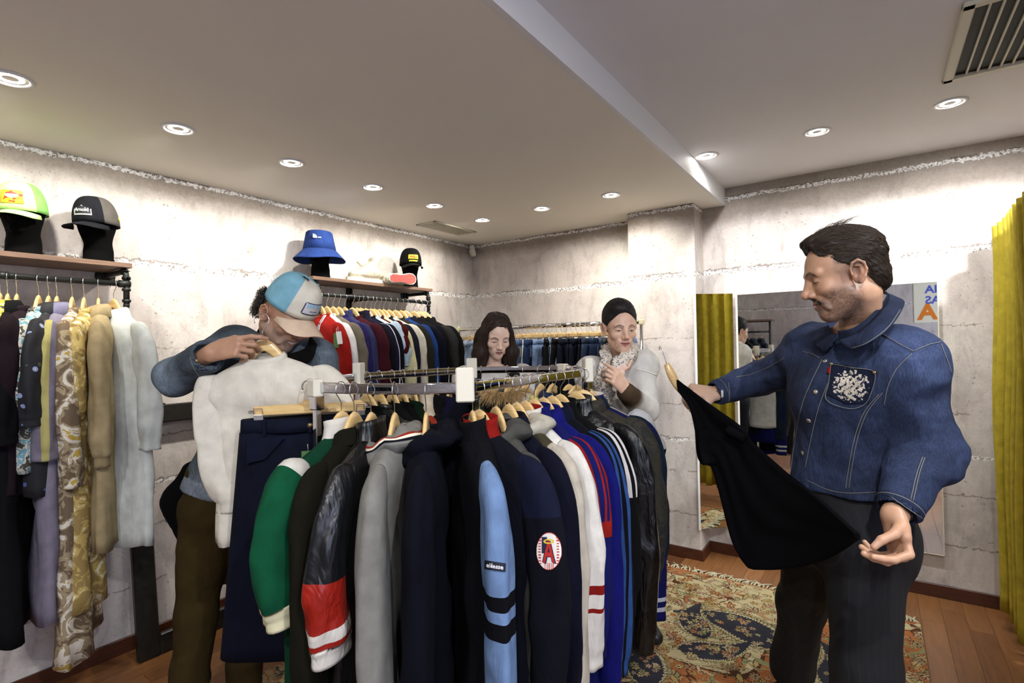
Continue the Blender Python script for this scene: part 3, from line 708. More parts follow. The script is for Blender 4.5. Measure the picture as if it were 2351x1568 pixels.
# ---------------------------------------------------------------- smooth solids (signed distance + surface nets)
def nrmz(v): v = np.asarray(v, float); return v / (np.linalg.norm(v) + 1e-12)
class Solid:
    def __init__(s, lo, hi, res):
        s.lo = np.array(lo, float); s.res = res; s.n = np.ceil((np.array(hi) - s.lo) / res).astype(int) + 1
        s.d = np.full(s.n, 0.08, np.float32)
    def _slab(s, lo, hi):
        a = np.clip(np.floor((np.array(lo) - s.lo) / s.res).astype(int), 0, s.n); b = np.clip(np.ceil((np.array(hi) - s.lo) / s.res).astype(int) + 1, 0, s.n)
        if np.any(b <= a): return None
        g = np.meshgrid(*[s.lo[i] + np.arange(a[i], b[i]) * s.res for i in range(3)], indexing='ij')
        return tuple(slice(a[i], b[i]) for i in range(3)), g
    def put(s, fn, lo, hi, k=.01, op='add'):
        m = max(.02, 3 * k); q = s._slab(np.array(lo) - m, np.array(hi) + m)
        if q is None: return s
        sl, g = q; d = fn(*g).astype(np.float32); o = s.d[sl]
        if op == 'add': h = np.clip(.5 + .5 * (o - d) / k, 0, 1); s.d[sl] = o * (1 - h) + d * h - k * h * (1 - h)
        elif op == 'sub': h = np.clip(.5 - .5 * (o + d) / k, 0, 1); s.d[sl] = o * (1 - h) - d * h + k * h * (1 - h)
        elif op == 'cut': s.d[sl] = np.maximum(o, d)
        return s
    def cap(s, a, b, ra, rb=None, k=.01, op='add', flat=None, axis=None):
        """tapered capsule; flat squeezes the section along axis"""
        rb = ra if rb is None else rb; a = np.array(a, float); b = np.array(b, float); ab = b - a; L2 = max(ab.dot(ab), 1e-9); R = max(ra, rb)
        if flat is not None: ax = nrmz(axis)
        def fn(x, y, z):
            px, py, pz = x - a[0], y - a[1], z - a[2]
            t = np.clip((px * ab[0] + py * ab[1] + pz * ab[2]) / L2, 0, 1)
            px, py, pz = px - t * ab[0], py - t * ab[1], pz - t * ab[2]
            if flat is not None:
                q = (px * ax[0] + py * ax[1] + pz * ax[2]) * (1 / flat - 1); px, py, pz = px + q * ax[0], py + q * ax[1], pz + q * ax[2]
            return (np.sqrt(px * px + py * py + pz * pz) - (ra + (rb - ra) * t)) * (1 if flat is None else max(flat, .6))
        return s.put(fn, np.minimum(a, b) - R, np.maximum(a, b) + R, k, op)
    def ell(s, c, r, k=.01, op='add', X=None):
        """ellipsoid, optional 3x3 rows = its axes"""
        c = np.array(c, float); r = np.array(r, float); X = np.eye(3) if X is None else np.array(X)
        def fn(x, y, z):
            p = (x - c[0], y - c[1], z - c[2]); q = [X[i][0] * p[0] + X[i][1] * p[1] + X[i][2] * p[2] for i in range(3)]
            k0 = np.sqrt(sum((q[i] / r[i]) ** 2 for i in range(3))); k1 = np.sqrt(sum((q[i] / r[i] ** 2) ** 2 for i in range(3))) + 1e-9
            return k0 * (k0 - 1) / k1
        R = r.max(); return s.put(fn, c - R, c + R, k, op)
    def chain(s, pts, rs, k=.01, **kw):
        for i in range(len(pts) - 1): s.cap(pts[i], pts[i + 1], rs[i], rs[i + 1], k, **kw)
        return s
    def cutplane(s, p, n):
        n = nrmz(n); p = np.array(p, float)
        g = np.meshgrid(*[s.lo[i] + np.arange(s.n[i]) * s.res for i in range(3)], indexing='ij')
        s.d = np.maximum(s.d, ((g[0] - p[0]) * n[0] + (g[1] - p[1]) * n[1] + (g[2] - p[2]) * n[2]).astype(np.float32)); return s
    def mesh(s):
        d = s.d.copy(); d[0], d[-1], d[:, 0], d[:, -1], d[:, :, 0], d[:, :, -1] = 1, 1, 1, 1, 1, 1
        ins = d < 0; nx, ny, nz = d.shape
        c8 = [ins[i:nx - 1 + i, j:ny - 1 + j, k:nz - 1 + k] for i in (0, 1) for j in (0, 1) for k in (0, 1)]
        sm = sum(c.astype(np.int8) for c in c8); act = (sm > 0) & (sm < 8); idx = -np.ones(act.shape, np.int64); w = np.argwhere(act); idx[act] = np.arange(len(w))
        acc = np.zeros((len(w), 3)); cnt = np.zeros(len(w)); cor = [(i, j, k) for i in (0, 1) for j in (0, 1) for k in (0, 1)]
        dv = [d[w[:, 0] + i, w[:, 1] + j, w[:, 2] + k] for i, j, k in cor]
        for a in range(8):
            for b in range(a + 1, 8):
                df = np.array(cor[b]) - np.array(cor[a])
                if np.abs(df).sum() != 1: continue
                m = (dv[a] < 0) != (dv[b] < 0); t = np.where(m, dv[a] / (dv[a] - dv[b] + 1e-12), 0)
                acc += (np.array(cor[a]) + t[:, None] * df) * m[:, None]; cnt += m
        V = s.lo + (w + acc / cnt[:, None]) * s.res; F = []
        for ax in range(3):
            e = [1, 1, 1]; sl0 = [slice(1, -1)] * 3; sl1 = [slice(1, -1)] * 3; sl0[ax] = slice(0, -1); sl1[ax] = slice(1, None)
            A, B = ins[tuple(sl0)], ins[tuple(sl1)]; q = np.argwhere(A != B)
            off = np.array([1, 1, 1]); off[ax] = 0; q = q + off
            fl = ins[q[:, 0], q[:, 1], q[:, 2]]
            u, v = (ax + 1) % 3, (ax + 2) % 3; du = np.eye(3, dtype=int)[u]; dv_ = np.eye(3, dtype=int)[v]
            g = lambda p: idx[p[:, 0], p[:, 1], p[:, 2]]
            f = np.stack([g(q - du - dv_), g(q - dv_), g(q), g(q - du)], 1); f[~fl] = f[~fl][:, ::-1]; F.append(f)
        F = np.concatenate(F); return V, F[(F >= 0).all(1)]
def vnormals(V, F):
    n = np.zeros_like(V); a = V[F[:, 2]] - V[F[:, 0]]; b = V[F[:, 3]] - V[F[:, 1]]; fn = np.cross(a, b)
    for i in range(4): np.add.at(n, F[:, i], fn)
    return n / (np.linalg.norm(n, axis=1)[:, None] + 1e-12)
def relax(V, F, it=1):
    for _ in range(it):
        a = np.zeros_like(V); c = np.zeros(len(V))
        for i in range(4):
            for j in (1, 3): np.add.at(a, F[:, i], V[F[:, (i + j) % 4]]); np.add.at(c, F[:, i], 1)
        V = .5 * V + .5 * a / np.maximum(c, 1)[:, None]
    return V
def wrinkle(V, F, amp, scale, seed=0, stretch=(1, 1, 1), dirs=None):
    n = vnormals(V, F); p = V * np.array(stretch) * scale
    w = vnoise(p, seed) + .5 * vnoise(p * 2.1, seed + 1); w = np.where(w > 0, w * .7, w) if True else w
    ridge = 1 - 2 * np.abs(vnoise(p * .8 + 7, seed + 2)); return V + n * (amp * (.55 * w + .45 * ridge))[:, None]

# skin: colour from attribute
n = NT('skin'); a = n.new('ShaderNodeAttribute', attribute_name='Col'); o = n.coord()
n.col(n.mix(1, a.outputs['Color'], n.ramp(n.noise(o, 45, 3), [(.3, .93), (.7, 1.05)]), 'MULTIPLY')); n.set(Roughness=.46)
n.b.inputs['Subsurface Weight'].default_value = .12; n.b.inputs['Subsurface Radius'].default_value = (.9, .35, .2); n.b.inputs['Subsurface Scale'].default_value = .01
n.nrm(n.bump(n.noise(o, 350, 2), .12, .001)); M['skin'] = n.m
n = NT('hair'); a = n.new('ShaderNodeAttribute', attribute_name='Col'); n.col(a.outputs['Color']); n.set(Roughness=.55); n.b.inputs['Specular IOR Level'].default_value = .3
M['hair'] = n.m

def head_solid(sc=1.0, fem=False, smile=.5, res=.0023, jaw=1.0, brow=1.0, nose=1.0, neck=None):
    """local: +Y face, +Z up, +X the person's left; origin between the ears at eye level"""
    S = Solid((-.105, -.125, -.20 if neck is None else -.24), (.105, .15, .145), res)
    j = jaw * (.92 if fem else 1)
    S.ell((0, -.012, .035), (.074, .094, .088), .01)
    S.ell((0, .030, .018), (.062, .062, .068), .03)
    S.ell((0, .030, -.045), (.054 * j, .056, .072), .03)
    S.cap((-.046 * j, .005, -.062), (0, .062, -.098), .022, .020, .03); S.cap((.046 * j, .005, -.062), (0, .062, -.098), .022, .020, .03)
    S.ell((0, .070, -.102), (.021 * j, .016, .015), .014)
    for s in (-1, 1):
        S.ell((s * .040, .060, -.030), (.023, .022, .020), .022)
        S.cap((s * .046, .072, .021), (s * .016, .088, .018), .0085 * brow, .0085 * brow, .014)
        S.ell((s * .033, .099, .0005), (.0185, .018, .0125), .014, 'sub')
        S.ell((s * .0325, .0745, -.001), (.0150, .0125, .0125), .004)
        S.cap((s * .047, .0735, -.0045), (s * .0190, .0835, -.0055), .0022, .0016, .004)     # lower lid
        S.cap((s * .028, .082, -.056), (s * .040, .070, -.085), .004 + .004 * smile, .003, .014)
    S.cap((0, .086, .012), (0, .1115, -.030), .0075, .0085 * nose, .012); S.ell((0, .1105, -.034), (.0105 * nose, .0115, .0098 * nose), .008)
    for s in (-1, 1): S.ell((s * .0125 * nose, .0985, -.0385), (.0078 * nose, .010, .0070), .005)
    S.ell((0, .084, -.020), (.0135, .020, .034), .012); S.ell((0, .090, -.036), (.017, .014, .010), .010)
    w = .022 + .006 * smile; up = .006 * smile
    S.ell((0, .073, -.066), (.030, .020, .022), .02)
    for s in (-1, 1):
        S.cap((0, .0935, -.0645), (s * w, .079, -.0675 + up), .0048, .0022, .005); S.cap((0, .0925, -.0745 - .002 * smile), (s * w * .9, .079, -.0705 + up), .0058, .0024, .005)
        S.cap((s * (w + .004), .076, -.066 + up), (s * (w + .007), .073, -.062 + up), .003, .002, .008)
    S.put(lambda x, y, z: np.sqrt((np.abs(x) / 9) ** 2 + ((y - .094 + 7 * x * x) / 1.0) ** 2 * .4 + (z + .0695 - up * (x / w) ** 2) ** 2) - (.0011 + .0016 * smile) * (np.abs(x) < w), (-.028, .08, -.08), (.028, .105, -.06), .003, 'sub')
    for s in (-1, 1):   # ears
        X = np.array([[math.cos(.35), s * math.sin(.35), 0], [-s * math.sin(.35), math.cos(.35), .15], [0, -.15, 1]])
        S.ell((s * .0780, -.014, -.010), (.0075, .0185, .032), .004, X=X); S.ell((s * .0870, -.0100, -.006), (.0075, .0115, .022), .002, 'sub', X=X); S.ell((s * .0800, -.017, -.006), (.0035, .004, .018), .002, X=X)
        rim = [(s * .0835, .0035, -.012), (s * .0850, .0045, .004), (s * .0875, -.004, .019), (s * .0895, -.017, .023), (s * .0910, -.029, .012), (s * .0900, -.031, -.006), (s * .0860, -.024, -.024), (s * .0820, -.012, -.037)]
        S.chain(rim, [.0030, .0034, .0038, .0040, .0040, .0036, .0036, .0050], .003); S.chain([(s * .0850, -.008, .010), (s * .0870, -.019, .006), (s * .0850, -.019, -.014), (s * .0820, -.010, -.024)], [.0028] * 4, .003)
    if neck is not None:
        a, b, r = neck; S.cap(a, b, r, r * 1.05, .02)
    else: S.cap((0, -.022, -.06), (0, -.045, -.19), .050 if fem else .058, .052 if fem else .062, .022)
    return S
def face_col(V, skin, lips=None, brows=(.02, .012, .008), beard=None, lash=(.02, .012, .01), eyes_open=0.0, beard_amt=.6, hairline=None, mous=None, teeth=0.0, smile=.5, brow_w=.0045):
    x, y, z = V.T; C = np.tile(np.array(skin, float), (len(V), 1)); ax = np.abs(x)
    def blend(m, c): nonlocal C; m = np.clip(m, 0, 1)[:, None]; C = C * (1 - m) + np.array(c) * m
    sstep = lambda a, b, v: np.clip((v - a) / (b - a), 0, 1) ** 2 * (3 - 2 * np.clip((v - a) / (b - a), 0, 1))
    red = tuple(min(1, c * k) for c, k in zip(skin, (1.05, .78, .72)))
    for c, r, a in (((0, .11, -.036), .016, .5), ((.043, .07, -.032), .022, .35), ((-.043, .07, -.032), .022, .35), ((.082, -.01, -.01), .03, .5), ((-.082, -.01, -.01), .03, .5)):
        blend(np.exp(-((V - np.array(c)) ** 2).sum(1) / r ** 2) * a, red)
    nz = vnoise(V * 260, 5)
    if beard is not None:
        m = sstep(-.028, -.055, z + .25 * (.06 - y) * 0) * (y > -.02) + 0
        m = sstep(.0, 1.0, np.clip((-.035 - z + .55 * (ax - .048)) / .02, 0, 1)) * sstep(-.03, .0, y) * (z > -.15)
        low = 1 - sstep(.0, .008, .012 - np.abs(z + .064)) * (ax < .02) * .6
        blend(m * low * beard_amt * (.75 + .35 * nz), beard)
    if mous is not None:
        d = np.sqrt(((z + .0550 + .38 * np.maximum(ax - .010, 0)) / .0112) ** 2 + (ax / .040) ** 4); blend(sstep(1.15, .75, d) * (y > .06) * .97, mous)
    if lips is not None:
        up = .006 * smile; w = .022 + .006 * smile
        d = np.sqrt((ax / w) ** 2.0 + ((z + .0695 - up * (ax / w) ** 2) / (.0105 + .0015 * smile)) ** 2); blend(sstep(1.05, .75, d) * (y > .07), lips)
        blend((np.abs(z + .0695 - up * (ax / w) ** 2) < (.0012 + teeth * .0018)) * (ax < w * (.72 if teeth > .4 else .9)) * (y > .07), (.62, .55, .48) if teeth > .4 else tuple(c * .25 for c in lips))
    bz = .0245 - 18 * (ax - .031) ** 2 - np.maximum(ax - .036, 0) * .25
    blend(sstep(brow_w * 1.3, brow_w * .5, np.abs(z - bz)) * (ax > .013) * (ax < .051) * (y > .05) * (.8 + .25 * nz), brows)
    ez = -.0015 - eyes_open * .0; e = (ax - .0325) / .0145
    lidlow = -.0075 + 14 * (ax - .0325) ** 2; lidup = -.0045 + eyes_open * .0068 - (9 + 20 * eyes_open) * (ax - .0325) ** 2
    on = (y > .066) * (np.abs(e) < 1)
    if eyes_open > .05:
        inn = (z < lidup) & (z > lidlow); blend(inn * on * 1.0, (.55, .52, .50))
        ir = (ax - .0325) ** 2 + (z + .002) ** 2 < .0050 ** 2; blend((inn & ir) * on * 1.0, (.03, .015, .008))
    blend(sstep(.0020, .0009, np.abs(z - lidup)) * on * .95, lash); blend(sstep(.0014, .0006, np.abs(z - lidlow)) * on * .5, tuple(c * .4 for c in skin))
    blend(np.exp(-((y + .009) ** 2 / .009 ** 2 + (z + .006) ** 2 / .013 ** 2)) * (ax > .072) * .75, tuple(c * .22 for c in skin)); blend(np.exp(-((ax - .0075) ** 2 / .0035 ** 2 + (y - .102) ** 2 / .006 ** 2 + (z + .0455) ** 2 / .003 ** 2)) * .9, (.05, .02, .015))  # ear hollow and nostrils: shade of the recess painted into the skin colour
    dk = tuple(c * .62 for c in skin); blend(np.exp(-((ax - .033) ** 2 / .018 ** 2 + (z - .009) ** 2 / .007 ** 2)) * (y > .06) * .35, dk)
    blend(np.exp(-((ax - .033) ** 2 / .016 ** 2 + (z + .0145) ** 2 / .005 ** 2)) * (y > .06) * .3, dk)
    return C
def orient(fwd, up):
    """matrix columns X(left) Y(fwd) Z(up) in world"""
    y = nrmz(fwd); z = np.array(up, float); z = nrmz(z - y * z.dot(y)); x = np.cross(y, z); return np.stack([x, y, z], 1)
def hand_solid(S, Wp, d, nrm, side, curl, k=.004, sc=1.0, thumb=(.6, .5), spread=.10, skip=0):
    """S solid, Wp wrist, d finger direction, nrm = back-of-hand normal, side=+1: thumb on cross(d,nrm)... ; curl: 4 finger curls (list of 3 joint angles each)"""
    d = nrmz(d); nrm = nrmz(np.array(nrm) - d * np.dot(nrm, d)); lat = nrmz(np.cross(d, nrm)); lat = lat if lat.dot(side) > 0 else -lat; Wp = np.array(Wp, float)
    pl = .092 * sc
    for i, (o, l) in enumerate(((.028, .98), (.010, 1.02), (-.009, .99), (-.027, .92))):     # palm rays, index first
        S.cap(Wp + lat * o * .62 * sc, Wp + d * pl * l + lat * o * sc, .0145 * sc, .0112 * sc, .010, flat=.8, axis=nrm)
    S.cap(Wp - d * .01, Wp + d * .04 * sc, .022 * sc, .024 * sc, .012, flat=.7, axis=nrm)
    S.cap(Wp + d * .015 * sc + lat * .018 * sc, Wp + d * .052 * sc + lat * .034 * sc - nrm * .008 * sc, .016 * sc, .013 * sc, .012)
    tips = []
    Ls = ((.043, .026, .021), (.047, .030, .022), (.043, .028, .021), (.034, .021, .019)); rr = (.0088, .0092, .0086, .0076)
    for i, o in enumerate((.028, .010, -.009, -.027)):
        base = Wp + d * pl * (.98, 1.02, .99, .92)[i] + lat * o * sc; ang = 0; fd0 = nrmz(d + lat * spread * (1.5 - i) * .5); p = base; r0 = rr[i] * sc
        for q in range(3):
            ang += curl[i][q]; fd = fd0 * math.cos(ang) - nrm * math.sin(ang); e = p + fd * Ls[i][q] * sc
            S.cap(p, e, r0 * (1.06 - .08 * q), r0 * (.98 - .1 * q), k); p = e
        tips.append(p)
    # thumb leaves the side of the palm near its base
    b = Wp + d * .030 * sc + lat * .028 * sc - nrm * .006 * sc
    t1 = nrmz(d * .62 + lat * (.75 - .4 * thumb[0]) - nrm * thumb[0]); m = b + t1 * .042 * sc
    t2 = nrmz(d * (.8 - .6 * thumb[1]) + lat * (.35 - .7 * thumb[1]) - nrm * thumb[1] * .8); e = m + t2 * .032 * sc; t3 = nrmz(t2 * .8 + d * .3 - lat * .2 * thumb[1]); f = e + t3 * .024 * sc
    S.cap(b, m, .0150 * sc, .0112 * sc, .008); S.cap(m, e, .0108 * sc, .0098 * sc, k); S.cap(e, f, .0098 * sc, .0078 * sc, k)
    return tips, f
def body_mesh(parts, mat, parent, name='body', origin=(0, 0, 0)):
    """several solids joined into one mesh object"""
    Vs, Fs, Cs, n = [], [], [], 0
    for V, F, C in parts: Vs.append(V); Fs.append(F + n); Cs.append(C); n += len(V)
    return part(name, np.concatenate(Vs) - np.array(origin), np.concatenate(Fs), mat, parent, vcol=np.concatenate(Cs))
def cloth_solid(S, name, mat, parent, origin, col, amp=.004, scale=14, seed=0, relax_n=1, colfn=None, stretch=(1, 1, .6)):
    V, F = S.mesh(); V = relax(V, F, relax_n)
    if amp: V = wrinkle(V, F, amp, scale, seed, stretch); V = relax(V, F, 1)
    C = np.tile(np.array(col, float), (len(V), 1))
    if colfn is not None: C = colfn(V, C)
    return part(name, V - np.array(origin), F, mat, parent, vcol=C)
def hair_tubes(name, strands, r0, parent, origin, col, seed=0, nside=4, mat=None, taper=.25):
    """many strands joined into one mesh of hair"""
    r = np.random.RandomState(seed); Vs, Fs, Cs = [], [], []; n = 0
    for p in strands:
        p = np.asarray(p); rr = r0 * np.linspace(1, taper, len(p)) * r.uniform(.7, 1.3)
        V, Fc = tubevf(p, rr, nside, False); c = np.array(col) * r.uniform(.55, 1.7)
        Vs.append(V); Fs.append(np.array(Fc) + n); Cs.append(np.tile(c, (len(V), 1))); n += len(V)
    o = part(name, np.concatenate(Vs) - np.array(origin), np.concatenate(Fs), mat or M['hair'], parent, vcol=np.concatenate(Cs)); o['kind'] = 'stuff'; return o
from mathutils.kdtree import KDTree
def comb(V, F, flow, n, L, segs, seed=0, lift=.002, where=None):
    """strands that start on a hair solid and run along its surface"""
    r = np.random.RandomState(seed); N = vnormals(V, F); kd = KDTree(len(V))
    for i, v in enumerate(V): kd.insert(v, i)
    kd.balance(); out = []; ids = np.arange(len(V)) if where is None else np.nonzero(where)[0]
    for i in r.choice(ids, n):
        p = V[i] + N[i] * lift * r.uniform(-.5, .6); pts = [p - N[i] * .001]; st = L * r.uniform(.6, 1.3) / segs; jit = r.normal(0, .15, 3)
        for k in range(segs):
            co, j, _ = kd.find(p); nn = N[j]; f = np.array(flow(p), float) + jit; f = f - nn * f.dot(nn); f /= np.linalg.norm(f) + 1e-9
            p = p + f * st; co, j, _ = kd.find(p); h = (p - V[j]).dot(N[j]); p = p + N[j] * (lift * r.uniform(.1, 1) - h); pts.append(p)
        out.append(np.array(pts))
    return out
def seam(pts, S_or_V, r, mat, parent, origin, name='stitching', off=.001, m=8):
    """a thin raised stitched line laid on a cloth mesh: points snapped to the nearest vertex"""
    V, N = S_or_V; p = smoothpath(pts, m); out = []
    for q in p:
        i = np.argmin(((V - q) ** 2).sum(1)); out.append(V[i] + N[i] * off)
    out = np.array(out); sm = out.copy()
    for _ in range(2): sm[1:-1] = (sm[:-2] + sm[1:-1] * 2 + sm[2:]) / 4
    b = MB(); b.tube(sm - np.array(origin), r, 5); return b.build(name, mat, parent)
# ---------------------------------------------------------------- pipe racks on the left wall
def iron_rack(y0, y1, zs, zr, label, name='pipe_rack', xw=-2.845, yends=(True, True), mid=None, low=True):
    t = thing(name, label, 'rack', (xw, (y0 + y1) / 2, zr)); ym = (y0 + y1) / 2; h = (y1 - y0) / 2
    b = MB(); b.tube([(0, -h, 0), (0, h, 0)], .0125, 14); b.build('hanging_rail', M['iron'], t)
    xwall = XL - xw + .002
    for s, on in ((-1, yends[0]), (1, yends[1])):
        if not on: continue
        y = s * h; b = MB(); zt = zs - zr - .035
        b.tube(smoothpath([(xwall, y, zt), (-.03, y, zt), (-.008, y, zt - .004), (0, y, zt - .03)], 4), .0125, 14)
        b.tube([(0, y, zt - .02), (0, y, -.09)], .0125, 14); b.tube(smoothpath([(0, y, -.09), (-.008, y, -.112), (-.03, y, -.118), (xwall, y, -.118)], 4), .0125, 14)
        for z in (zt - .032, .026, -.026, -.078): b.tube([(0, y, z - .006), (0, y, z + .006)], .0175, 14)
        b.tube([(0, y - s * .03, 0), (0, y + s * .014, 0)], .0170, 14); b.tube([(-.032, y, zt), (-.020, y, zt)], .0170, 14); b.tube([(0, y, zt - .0), (0, y, zt + .002)], .0155, 14)
        b.build('pipe_bracket', M['iron'], t)
        for z in (zt, -.118):
            f = MB(); f.tube([(xwall - .001, y, z), (xwall + .007, y, z)], .042, 24); f.tube([(xwall, y, z), (xwall + .026, y, z)], .019, 16)
            for a in range(4): f.tube([(xwall + .006, y + .03 * math.cos(a * PI / 2 + .8), z + .03 * math.sin(a * PI / 2 + .8)), (xwall + .010, y + .03 * math.cos(a * PI / 2 + .8), z + .03 * math.sin(a * PI / 2 + .8))], .005, 8)
            f.build('flange', M['iron'], t)
    if mid is not None:
        y = mid - ym; b = MB(); b.box((xwall + .008, y, -.10), (.016, .05, .5), .003); b.tube([(xwall, y, 0), (0, y, 0)], .0125, 12); b.tube([(-.0, y - .022, 0), (0, y + .022, 0)], .017, 12); b.build('middle_bracket', M['iron'], t)
    for yy in np.arange(-h + .35, h, .55):
        MB().tube([(0, yy - .018, 0), (0, yy + .018, 0)], .0150, 12).build('pipe_coupling', M['iron'], t)
    sh = thing('wall_shelf', label.replace('rack', 'shelf').replace('pipe', 'walnut'), 'shelf', (xw + .0, ym, zs))
    return t, sh
R1Z, R1S, R2Z, R2S = 1.815, 1.910, 1.838, 1.945
t1, s1 = iron_rack(-.35, .968, R1S, R1Z, 'black iron pipe rack on the left wall carrying patterned shirts and dresses')
s1['label'] = 'brown wooden shelf above the left rack with two capped black heads'
MB().box((-.125, .005, -.008), (.27, 1.352, .022), .0015).build('board', M['shelf'], s1, smooth=False)
t2, s2 = iron_rack(1.985, 2.965, R2S, R2Z, 'black iron pipe rack on the left wall carrying sweaters and blazers', mid=2.42)
s2['label'] = 'brown wooden shelf with blue bucket hat, shoes and black cap'
MB().box((-.125, .0, -.008), (.27, 1.06, .022), .0015).build('board', M['shelf'], s2, smooth=False)

# black flocked display heads
def display_head(x, y, z, label, rot=0, sc=1.0):
    S = Solid((-.1, -.12, -.01), (.1, .13, .30), .005)
    S.ell((0, -.005, .205), (.073, .090, .085), .02); S.ell((0, .02, .16), (.052, .06, .07), .03); S.cap((0, -.012, .06), (0, -.012, .15), .055, .055, .03); S.cap((0, -.01, .0), (0, -.012, .05), .066, .056, .02)
    S.cap((0, .075, .19), (0, .090, .155), .008, .012, .02); S.ell((0, .065, .108), (.02, .018, .014), .02); S.cutplane((0, 0, .0008), (0, 0, -1))
    V, F = S.mesh(); V = relax(V, F, 1) * sc; t = part('display_head', V, F, M['black_felt'], None, None); t.location = (x, y, z); t.rotation_euler = (0, 0, rot); return tag(t, label, 'mannequin head')
def cap_thing(Mx, label, c_front, c_back, c_brim, button_c=None, patch=None, brim_curve=.9, mat='cotton'):
    """baseball cap; local +Y front, origin at the rim centre"""
    t = thing('baseball_cap', label, 'cap', mat=Mx); N = 48; th_ = np.arange(N) / N * 2 * PI; R = []
    for k in range(13):
        f = k / 12; a = f * PI / 2 * .98
        rx, ry, z = .082 * math.cos(a) ** .62, .098 * math.cos(a) ** .60, .128 * math.sin(a) ** .95
        fr = np.clip(np.sin(th_), 0, 1) ** 2 * .010 * math.sin(a * 1.6)
        R.append(np.stack([rx * np.cos(th_), ry * np.sin(th_) + fr, z + .012 * np.sin(th_) * (1 - f) + 0 * th_], 1))
    V, Fc = loftvf(R, False); fc = []
    for k in range(12):
        for j in range(N):
            a = (j + .5) / N * 360; fc.append(c_front if 35 < a < 145 else c_back)
    o = part('crown', V, Fc, M[mat], t, fcol=fc); md = o.modifiers.new('s', 'SOLIDIFY'); md.thickness = .002; md.offset = 1
    b = MB(); b.tube([(0, .004, .122), (0, .004, .131)], .007, 12, col=button_c or c_back)
    b.build('top_button', M['vc'], t)
    nu, nv = 24, 10; V = []
    for j in range(nv + 1):
        for i in range(nu + 1):
            u = (i / nu * 2 - 1); v = j / nv; ang = u * 1.12
            x0, y0 = .082 * math.sin(ang), .098 * math.cos(ang); x1, y1 = .086 * math.sin(ang * .98), .098 + .072 * (1 - abs(u) ** 3.2)
            y1 = y1 if abs(u) < .999 else y0; x = x0 + (x1 - x0) * v; y = y0 + (y1 - y0) * v
            V.append((x, y, .012 * math.cos(ang) - brim_curve * 2.2 * x * x - .016 * v))
    Fc = [(j * (nu + 1) + i, j * (nu + 1) + i + 1, (j + 1) * (nu + 1) + i + 1, (j + 1) * (nu + 1) + i) for j in range(nv) for i in range(nu)]
    o = part('brim', V, Fc, M[mat], t, fcol=[c_brim] * len(Fc)); md = o.modifiers.new('s', 'SOLIDIFY'); md.thickness = .0035
    return t
def cap_patch(t, w, h, z0, col, mat=None, shape=None, off=.0015, name='patch', label=None, nu=14, nv=8, colf=None, yaw=0):
    """patch bent over the cap front"""
    V = []; n0 = 0
    def P3(x, z):
        a = -x / .098 + yaw; e = math.asin(min(.98, (z / .128)) ** (1 / .95)); rx, ry = .082 * math.cos(e) ** .62, .098 * math.cos(e) ** .60
        ct, st = math.sin(a), math.cos(a); return np.array((rx * ct * 1.0, ry * st + max(st, 0) ** 2 * .010 * math.sin(e * 1.6), z + .012 * st * (1 - e / (PI / 2 * .98)))) + np.array((ct, st, .35)) * (off + .0022)
    for j in range(nv + 1):
        for i in range(nu + 1): V.append(P3((i / nu - .5) * w, z0 + (j / nv - .5) * h))
    Fc = [(j * (nu + 1) + i, j * (nu + 1) + i + 1, (j + 1) * (nu + 1) + i + 1, (j + 1) * (nu + 1) + i) for j in range(nv) for i in range(nu)]
    C = [colf(i / nu, j / nv) if colf else col for j in range(nv) for i in range(nu)]
    if shape: keep = [k for k, (i, j) in enumerate([(i, j) for j in range(nv) for i in range(nu)]) if shape((i + .5) / nu, (j + .5) / nv)]; Fc = [Fc[k] for k in keep]; C = [C[k] for k in keep]
    o = part(name, V, Fc, M['vc'] if mat is None else mat, t, label, fcol=C); md = o.modifiers.new('s', 'SOLIDIFY'); md.thickness = .0012
    return P3
def cap_text(t, P3, s, size, z0, mat, x0=0.0, bold=.0, off=.0018):
    me = text_mesh(s, size, mat, bold).copy()
    for v in me.vertices:
        p = P3(v.co.x + x0, z0 + v.co.y); q = np.array(p); d = nrmz(np.array((p[0], p[1], .03))); v.co = Vector(q + d * (off + v.co.z))
    return link('lettering', me, t)
def headmat(x, y, z, yaw, pitch=0, roll=0): return Matrix.Translation((x, y, z)) @ Matrix.Rotation(yaw, 4, 'Z') @ Matrix.Rotation(pitch, 4, 'X') @ Matrix.Rotation(roll, 4, 'Y')
WHITE_INK = simple('white_thread', srgb(225, 225, 220), .7); RED_INK = simple('red_thread', srgb(190, 40, 34), .7); BLACK_INK = simple('black_thread', srgb(20, 20, 24), .7); LIME = srgb(178, 226, 128)
# lime cap
p = onx(75, 590, -2.93); h = display_head(-2.96, .635, R1S + .004, 'black flocked display head wearing the lime green cap', math.radians(-122), .98)
CAPROT = lambda a: a
c = cap_thing(headmat(-2.955, .635, R1S + .185, math.radians(-120), -.16), 'lime green trucker cap with a red and yellow front patch', srgb(205, 240, 160), srgb(140, 205, 105), srgb(196, 240, 150))
rr = np.random.RandomState(3); spl = [(rr.uniform(.08, .92), rr.uniform(.1, .9), rr.uniform(.04, .10)) for _ in range(12)]
def limecol(u, v):
    if (u - .5) ** 2 / .085 + (v - .62) ** 2 / .05 < 1: return srgb(246, 240, 200) if v < .66 else srgb(200, 70, 60)
    for a, b, r_ in spl:
        if (u - a) ** 2 + (v - b) ** 2 < r_ * r_: return srgb(205, 60, 30)
    return srgb(226, 172, 40)
P3 = cap_patch(c, .088, .056, .052, srgb(226, 172, 40), colf=limecol, nu=30, nv=20); cap_text(c, P3, 'BULLS EYE', .013, .064, WHITE_INK) if False else None
